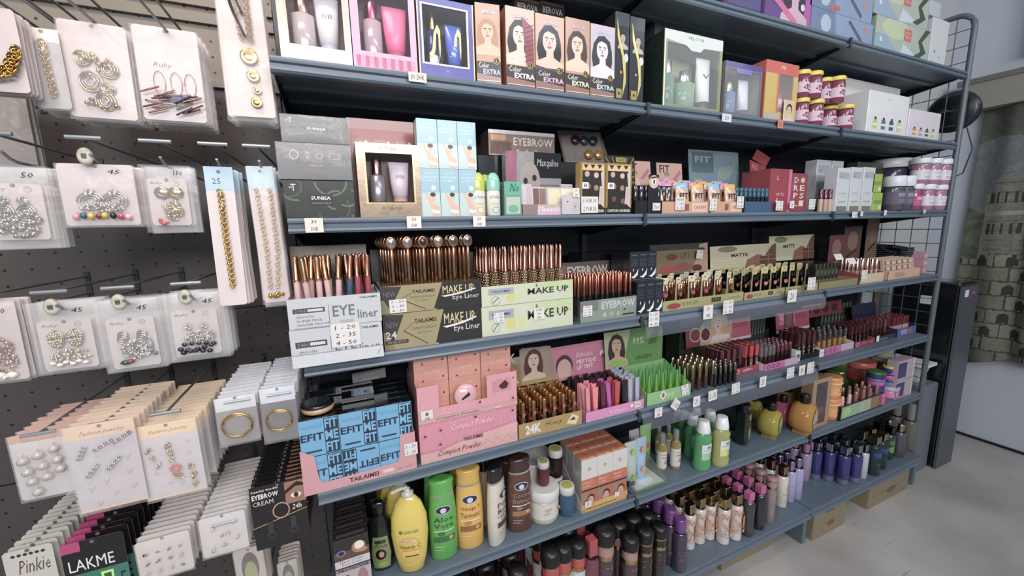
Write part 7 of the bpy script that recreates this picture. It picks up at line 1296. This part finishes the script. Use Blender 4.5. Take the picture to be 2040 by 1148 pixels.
def gelk(col, l1, l2, sp=False):
    r = .03; b = MB(); b.M = Matrix.Translation((0, 0, .034)) @ Matrix.Rotation(PI/2, 4, 'X'); b.lathe([(.5*r, -.022), (.95*r, -.02), (1.1*r, -.008), (1.1*r, .008), (.95*r, .018), (.5*r, .02)], col, 'gel', 22); b.M = None; b.box(-.016, .016, -.014, .014, 0, .012, col, 'gel')
    F = Face(b, (-.02, -.0205, .014), (1, 0, 0), (0, 0, 1), .04, .042, 'gloss'); F.ell(.5, .5, .5, .5, l1, n=24); F.ell(.5, .55, .3, .3, l2); F.rect(.15, .18, .85, .32, '#8a8a94'); F.ell(.5, .6, .12, .2, '#e4dfc8')
    c = MB(); c.lathe([(.0095, .062), (.0095, .082), (.008, .085)], '#1a1816', 'plastic', 12); return kind_of([('bottle', b, []), ('cap', c, [])])
GY, GP, GA = gelk('#c9b83a', '#8fb83a', '#c9d45a'), gelk('#c9507a', '#d4608a', '#e8a0b8'), gelk('#d89a2a', '#e0b83a', '#d8d4c0')
for k, px, vb, vt, rz, l in ((GY, 1533, 868, 800, .35, 'round yellow green gel bottle, front'), (GY, 1500, 836, 786, .35, 'round yellow gel bottle, just behind the yellow green one'), (GP, 1557, 844, 786, .4, 'round pink gel bottle between the yellow ones'), (GA, 1598, 860, 783, .3, 'round amber gel bottle, front'), (GA, 1566, 826, 764, .3, 'round amber gel bottle, behind the front amber one')): put(k, 'gel_bottle', l, 'bottle', px, vb, vt, z2, rz, H0=.088)
def wb_(F): F.rect(0, 0, 1, 1, '#a8805c'); F.rect(.2, .08, .8, .92, '#4a3a3c', 'gloss'); F.ell(.5, .35, .22, .08, '#6a4a4a')
o, *_ = carton('tan cardboard gift box with dark window, turned slightly', 1612, 1648, 760, z2, .015, .05, '#9a7450', wb_, name='gift_box', rz=.0)
carton('tan cardboard box behind the windowed gift box', 1585, 1612, 745, z2, .12, .05, '#8a6a4c', None)
b, l = jar_kind(.026, .065, '#cf7f2c', '#d8802a', '#d89a4a', lidh=.2, sy=.9); F = Face(b, (-.014, -.0248, .012), (1, 0, 0), (0, 0, 1), .028, .03, 'gloss'); F.text('SS', .3, .3, .7, .8, '#8a4a1a', shear=.3); b.lathe([(.0262, .047), (.0262, .05)], '#e0d0b4', 'paper', 18); KOR = kind_of([('tub', b, []), ('lid', l, [])])
x_, y_ = XY(1652, 832, z2); hh = (Z_at(750, x_, y_)-z2)/2
for i in range(2): place(KOR, 'wax_tub', f'orange cream tub, {["lower", "upper"][i]} of the stacked two', 'tub', (x_, y_+.005, z2+.0003+i*(hh+.0005)), s=hh/.065)
# nail polish tray
t, x0, x1, hf = tray('nail_polish_tray', 'dark tray of nail polishes with a green and gold front label', 'display tray', 1672, 1757, 812, z2, .004, .11, '#1a201e', lambda F: (F.rect(.03, .08, .8, .92, '#8fb088'), F.rect(.45, .08, .8, .92, '#a8b49a'), F.rect(.7, .08, .9, .92, '#8a7444'), F.rect(.88, .08, .99, .92, '#8a3a30'), F.ell(.15, .5, .1, .3, '#a8c47a')), None, side_h=1.2)
def polish(body, cap='#4a342c', ch=.6):
    b = MB(); b.lathe([(.009, 0), (.0105, .003), (.0105, .02), (.005, .026)], body, 'gloss', 12); c = MB(); c.lathe([(.0055, .026), (.0045, .06), (.003, .062)], cap, 'gloss', 10); return kind_of([('bottle', b, []), ('cap', c, [])])
PR, PP, PD = polish('#b02a22', '#8a5a4a'), polish('#c9a0a0', '#c4a4a0'), polish('#3a1818', '#2a1a18')
grid(None, 'nail_polish', '', 'nail polish', x0+.014, x1-.008, (.022, .05, .08), z2+.004, 6, 'nail polishes in the dark tray', .002, .06, pick=lambda i, j: (PP, 'pale pink nail polish') if i in (0, 1) and j == 0 else ((PR, 'red nail polish') if i > 1 and j < 3 else (PD, 'dark brown nail polish')), s=1.75)
# stacked tubs at the right end
def tub(c, l, r=.04, h=.03): b, q = jar_kind(r, h, c, l, c, lidh=.35, lidm='plastic'); return kind_of([('tub', b, []), ('lid', q, [])])
def pile(px, y, z, seq, nm='wax_tub'):
    x = X_at(px, y, z); zz = z+.0003
    for K, hh, l in seq: place(K, nm, l, 'tub', (x, y, zz), s=hh[0]/hh[1]); zz += hh[0]+.0004
pile(1738, .048, z2, [(tub('#c4508c', '#c4508c', .036, .05), (.066, .05), 'pink printed tub at the foot of the purple and pink pile'), (tub('#3a2a7a', '#33246c', .032), (.036, .03), 'purple tub in the left pile, second from bottom'), (tub('#c9309a', '#4a6a9a', .032), (.036, .03), 'magenta tub in the left pile, third from bottom'), (tub('#33246c', '#3a6a2a', .032), (.036, .03), 'purple tub with green lid on top of the left pile')])
pile(1766, .056, z2, [(tub('#c97aa8', '#b9a0b8', .036, .05), (.066, .05), 'pink tub at the foot of the right pile'), (tub('#5a86a8', '#3a2a7a', .03), (.036, .03), 'blue grey tub in the right pile'), (tub('#c9409a', '#3a2a7a', .03), (.036, .03), 'magenta tub in the right pile below the yellow lid'), (tub('#3a2a7a', '#c9c03a', .026), (.036, .03), 'purple tub with yellow lid topping the right pile')])
pile(1706, .17, z2, [(tub('#5a8a3a', '#4a7a2a', .034, .05), (.07, .05), 'green tub under the red one at the back'), (tub('#a8382a', '#b8402e', .05, .08), (.11, .08), 'tall red tub with red lid at the back')])
pile(1668, .25, z2, [(tub('#4a6a2a', '#3f5f24', .03, .08), (.17, .08), 'tall dark green tub behind the nail polish tray')])
pile(1727, .25, z2, [(tub('#5a9a3a', '#4f9a34', .022, .06), (.2, .06), 'tall green tub behind the purple piles')])
pile(1752, .17, z2, [(tub('#a89a80', '#b0a488', .034, .05), (.085, .05), 'beige jar at the foot of the cream pile'), (tub('#aaa088', '#b8ae94', .038, .05), (.07, .05), 'cream jar in the middle of the cream pile'), (tub('#a8a288', '#aca68c', .036, .05), (.06, .05), 'cream jar topping the cream pile at the right end')])
def two(F): F.rect(0, 0, 1, 1, '#b8a0a8'); F.rect(0, .05, .5, .42, '#2a2462'); F.rect(0, .55, .5, .95, '#2a2462'); F.rect(.9, 0, 1, 1, '#d0c4bc'); F.rect(0, .48, 1, .5, '#8a7a80')
carton('pale pink box printed with two purple squares at the right end', 1782, 1814, 722, z2, .012, .05, '#b8a0a8', two)
# ------------------------------------------------------------ base deck: perfume mists
z1 = Z[1]; N_M = {}
def mist(body, cap, cr=.62, ch=.22, sty='box', pat=None, m='gloss', neck='#4a4448', base=None, h=.17, r=None, bands=None, capm='metal'):
    r = r or (.0165 if sty == 'dome' else .021); hb = h*(1-ch); b = MB(); b.lathe([(r*.9, 0), (r, .004), (r, hb*.93), (r*.7, hb*.985), (r*.6, hb)], body, m, 16)
    if base: b.lathe([(r*1.01, .002), (r*1.01, hb*.2)], base, 'gloss', 16)
    if pat: F = CFace(b, r*1.0, hb*.22, hb*.68, 1, 1.25, m); pat(F)
    c = MB()
    if sty == 'box': c.cbox(-r*cr, r*cr, -r*cr, r*cr, hb+.003, h, cap, capm, .0015); c.lathe([(r*.75, hb-.002), (r*.75, hb+.003)], neck, 'metal', 14)
    elif sty == 'cyl': c.lathe([(r*cr, hb+.001), (r*cr, h-.002), (r*cr*.9, h)], cap, capm, 16); c.lathe([(r*.8, hb-.003), (r*.8, hb+.001)], neck, 'metal', 14)
    else:
        c.lathe([(r*1.08, hb+.025), (r*1.12, hb+.029), (r*1.12, h-.006), (r*.9, h), (0, h+.001)], cap, 'plastic', 18); c.lathe([(r*1.02, hb-.004), (r*1.06, hb), (r*1.06, hb+.004)], '#c9a860', 'metal', 18)
        c.lathe([(r*1.0, hb+.004), (r*1.0, hb+.022)], bands or '#a87a7c', 'gloss', 18); c.lathe([(r*1.05, hb+.022), (r*1.05, hb+.026)], '#cdb06a', 'metal', 18)
    return kind_of([('bottle', b, []), ('cap', c, [])])
def flor(cols, n=26, seed=1):
    def f(F):
        R = random.Random(seed)
        for i in range(n): u, v = R.random(), R.random(); a = R.uniform(0, 3); F.line(u, v, min(1, max(0, u+.14*math.cos(a))), min(1, max(0, v+.06*math.sin(a))), .0016, R.choice(cols))
    return f
def orp(F): F.rect(0, 0, 1, 1, '#d0c4bc'); flor(['#c4683a', '#cf8050', '#b8552c'], 90, 4)(F); F.rect(.48, .3, .82, .8, '#d0742c'); F.circ(.62, .18, .008, '#dcc09a'); F.circ(.62, .18, .0055, '#c9a070')
M_OR = mist('#cfc0b8', '#b9a068', pat=orp, base='#cfc9c4', neck='#7a6a60'); M_PK = mist('#3a3a3e', '#c0508e', capm='gloss', pat=flor(['#6a6a6e', '#55555a'], 14, 3), neck='#d8a8c0', ch=.2); M_PK2 = mist('#2a262c', '#b84a86', capm='gloss', pat=flor(['#4a444c'], 8, 6), neck='#d0a0b8', ch=.2)
M_PU = mist('#3f3446', '#6a2f78', cr=.8, capm='gloss', sty='cyl', pat=flor(['#7a6a80', '#5a4a62', '#8f8494'], 18, 2), ch=.24, neck='#4a3452'); M_MV = mist('#8a7478', '#9a7074', sty='dome', capm='gloss', pat=flor(['#b09a9c'], 10, 2)); M_CR = mist('#cfc8b8', '#c08a68', capm='metal', pat=lambda F: (F.ell(.6, .6, .2, .14, '#d0a84a'), F.rect(.2, .3, .8, .34, '#a89a84')), base='#c9c0b0')
M_LI = mist('#9a94be', '#a89cb8', sty='cyl', capm='metal', pat=flor(['#b9b4d4', '#8a84b4'], 12, 4)); M_LP = mist('#9a86a8', '#a06a88', sty='cyl', capm='gloss', pat=flor(['#b4a4c0'], 10, 4)); M_BL = mist('#20206a', '#b4b8c0', pat=lambda F: F.rect(.55, .08, .8, .16, '#8a8cb8'), base='#5a6080', neck='#3a4050'); M_TE = mist('#2f4a52', '#b8a888', r=.026, pat=lambda F: (F.ell(.5, .7, .45, .15, '#2a5aa8'), F.rect(.2, .2, .8, .3, '#4a6a5a')), m='gel', neck='#55604a'); M_WH = mist('#b4b8c4', '#b4b8bc', pat=flor(['#8a8ea0'], 8, 2))
M_OL = mist('#2c3a2a', '#3a3f38', pat=lambda F: (F.ell(.5, .3, .4, .2, '#6f9a2a'), F.ell(.4, .7, .3, .15, '#5a7a2a')), r=.024); M_GP = mist('#4a4858', '#a89a80', r=.024, sty='cyl'); M_CL = mist('#8a8478', '#a8aaa8', sty='cyl', m='gel', capm='gel', ch=.35, r=.024, h=.2)
M_BK = mist('#4a3a3e', '#171618', sty='dome', capm='gloss', pat=flor(['#8a7478', '#6a5a5e', '#2a2224'], 24, 3), ch=.3); M_BG = mist('#2f2a26', '#171618', sty='dome', capm='gloss', bands='#1a1818', pat=flor(['#5a5244', '#7a6e54'], 20, 5), ch=.3); M_RD = mist('#b9bcc0', '#171618', sty='dome', capm='gloss', bands='#b02a28', pat=lambda F: (F.poly([(0, 0), (.45, 0), (.3, .6), (0, .8)], '#8a2438'), F.ell(.6, .35, .22, .3, '#a09a8a')), ch=.3)
M_RB = mist('#6a3440', '#a4282a', r=.015, sty='box', capm='gloss', pat=flor(['#8a5a64'], 8, 5)); M_DP = mist('#3a1c2e', '#6a2448', sty='box', capm='gloss'); M_DG = mist('#2a2624', '#8a7848', sty='box')
def row(K, desc, fronts, depth, group, dy=.048, dx=.0, H0=.17, fixed=None):
    for i, (px, vb, vt) in enumerate(fronts):
        x, y = XY(px, vb, z1); h = (Z_at(vt, x, y)-z1) if vt else fixed; s = h/H0; dy_ = max(dy, .0415*s if 'domed' in desc or 'banded' in desc else .046*s)
        for j in range(depth):
            yy = y+dy_*j
            if yy > .285: break
            w_ = f'{desc}, {ORD[i]} from left' + ('' if j == 0 else f', {ROWN[j]} behind')
            place(K, 'mist_bottle', w_, 'perfume bottle', (x+dx*j, yy, z1+.0003), 0, group, s=s)
row(M_RD, 'red banded black capped mist', [(1098, 1255, 1094), (1122, 1240, 1085), (1150, 1226, 1078)], 5, 'red banded perfume mists', dx=.004)
row(M_RB, 'mist with square red cap', [(1177, 1225, 1072)], 2, 'red capped mists', dx=.004)
row(M_BK, 'pink banded black capped mist', [(1203, 1215, 1052), (1252, 1208, 1068)], 5, 'pink banded perfume mists', dx=.004)
row(M_BG, 'gold banded black domed mist', [(1281, 1190, 1054), (1309, 1172, 1046)], 5, 'black and gold perfume mists', dx=.003)
row(M_BK, 'black domed mist at the lower left of the deck', [(935, 1345, None), (985, 1318, None), (1035, 1290, None)], 5, fixed=.29, group='black domed mists at the deck left', dx=.004)
row(M_PU, 'purple capped dark mist', [(1351, 1132, 1032), (1331, 1118, 1013)], 4, 'purple capped mists')
row(M_OR, 'orange floral mist with gold cap', [(1371, 1088, 1003), (1391, 1077, 991), (1411, 1069, 985), (1439, 1078, 992), (1463, 1070, 984)], 4, 'orange floral mists', dy=.052)
row(M_PK, 'charcoal mist with pink square cap', [(1487, 1063, 980)], 4, 'pink capped mists'); row(M_PK2, 'black mist with pink square cap', [(1509, 1050, 966)], 4, 'pink capped mists')
row(M_MV, 'mauve mist with dark domed cap', [(1531, 1038, 950)], 4, 'mauve domed mists'); row(M_CR, 'cream mist with copper cap', [(1554, 1006, 928)], 4, 'cream copper capped mists')
row(M_LI, 'lilac mist with pale cap', [(1570, 996, 918), (1584, 990, 912)], 4, 'lilac mists'); row(M_LP, 'lilac mist with dusty pink cap', [(1600, 955, 885), (1612, 948, 880)], 3, 'pink capped lilac mists')
row(M_BL, 'royal blue mist with silver cap', [(1622, 952, 881), (1648, 955, 883), (1677, 963, 890), (1701, 959, 886)], 4, 'royal blue mists', dy=.05); row(M_WH, 'pale grey mist beside the blue ones', [(1715, 950, 885)], 3, 'pale grey mists')
row(M_TE, 'teal mist with a cream cap', [(1735, 942, 868), (1750, 930, 862)], 2, 'teal mists'); row(M_OL, 'dark olive mist with green leaf', [(1766, 912, 850)], 2, 'olive mists'); row(M_GP, 'grey violet mist with cream cap', [(1787, 908, 845)], 2, 'grey violet mists'); row(M_CL, 'tall clear capped bottle at the right end', [(1806, 893, 818)], 2, 'clear capped bottles')
for i in range(14): place([M_DP, M_DG][i % 2], 'mist_bottle', f'dim {["plum", "bronze"][i % 2]} capped mist at the back of the deck, {ORD[i]} from left', 'perfume bottle', (.02+.055*i, .305, z1+.0003), group='dim mists at the back', s=1.05)
note('white speck of paper lying on the sixth shelf', 1036, 1066, .012, .006, .05, [''], x=XY(1038, 1066, z2)[0], z=z2+.001, rx=1.5, name='paper_scrap')
print('NOBJ', len(bpy.data.objects))
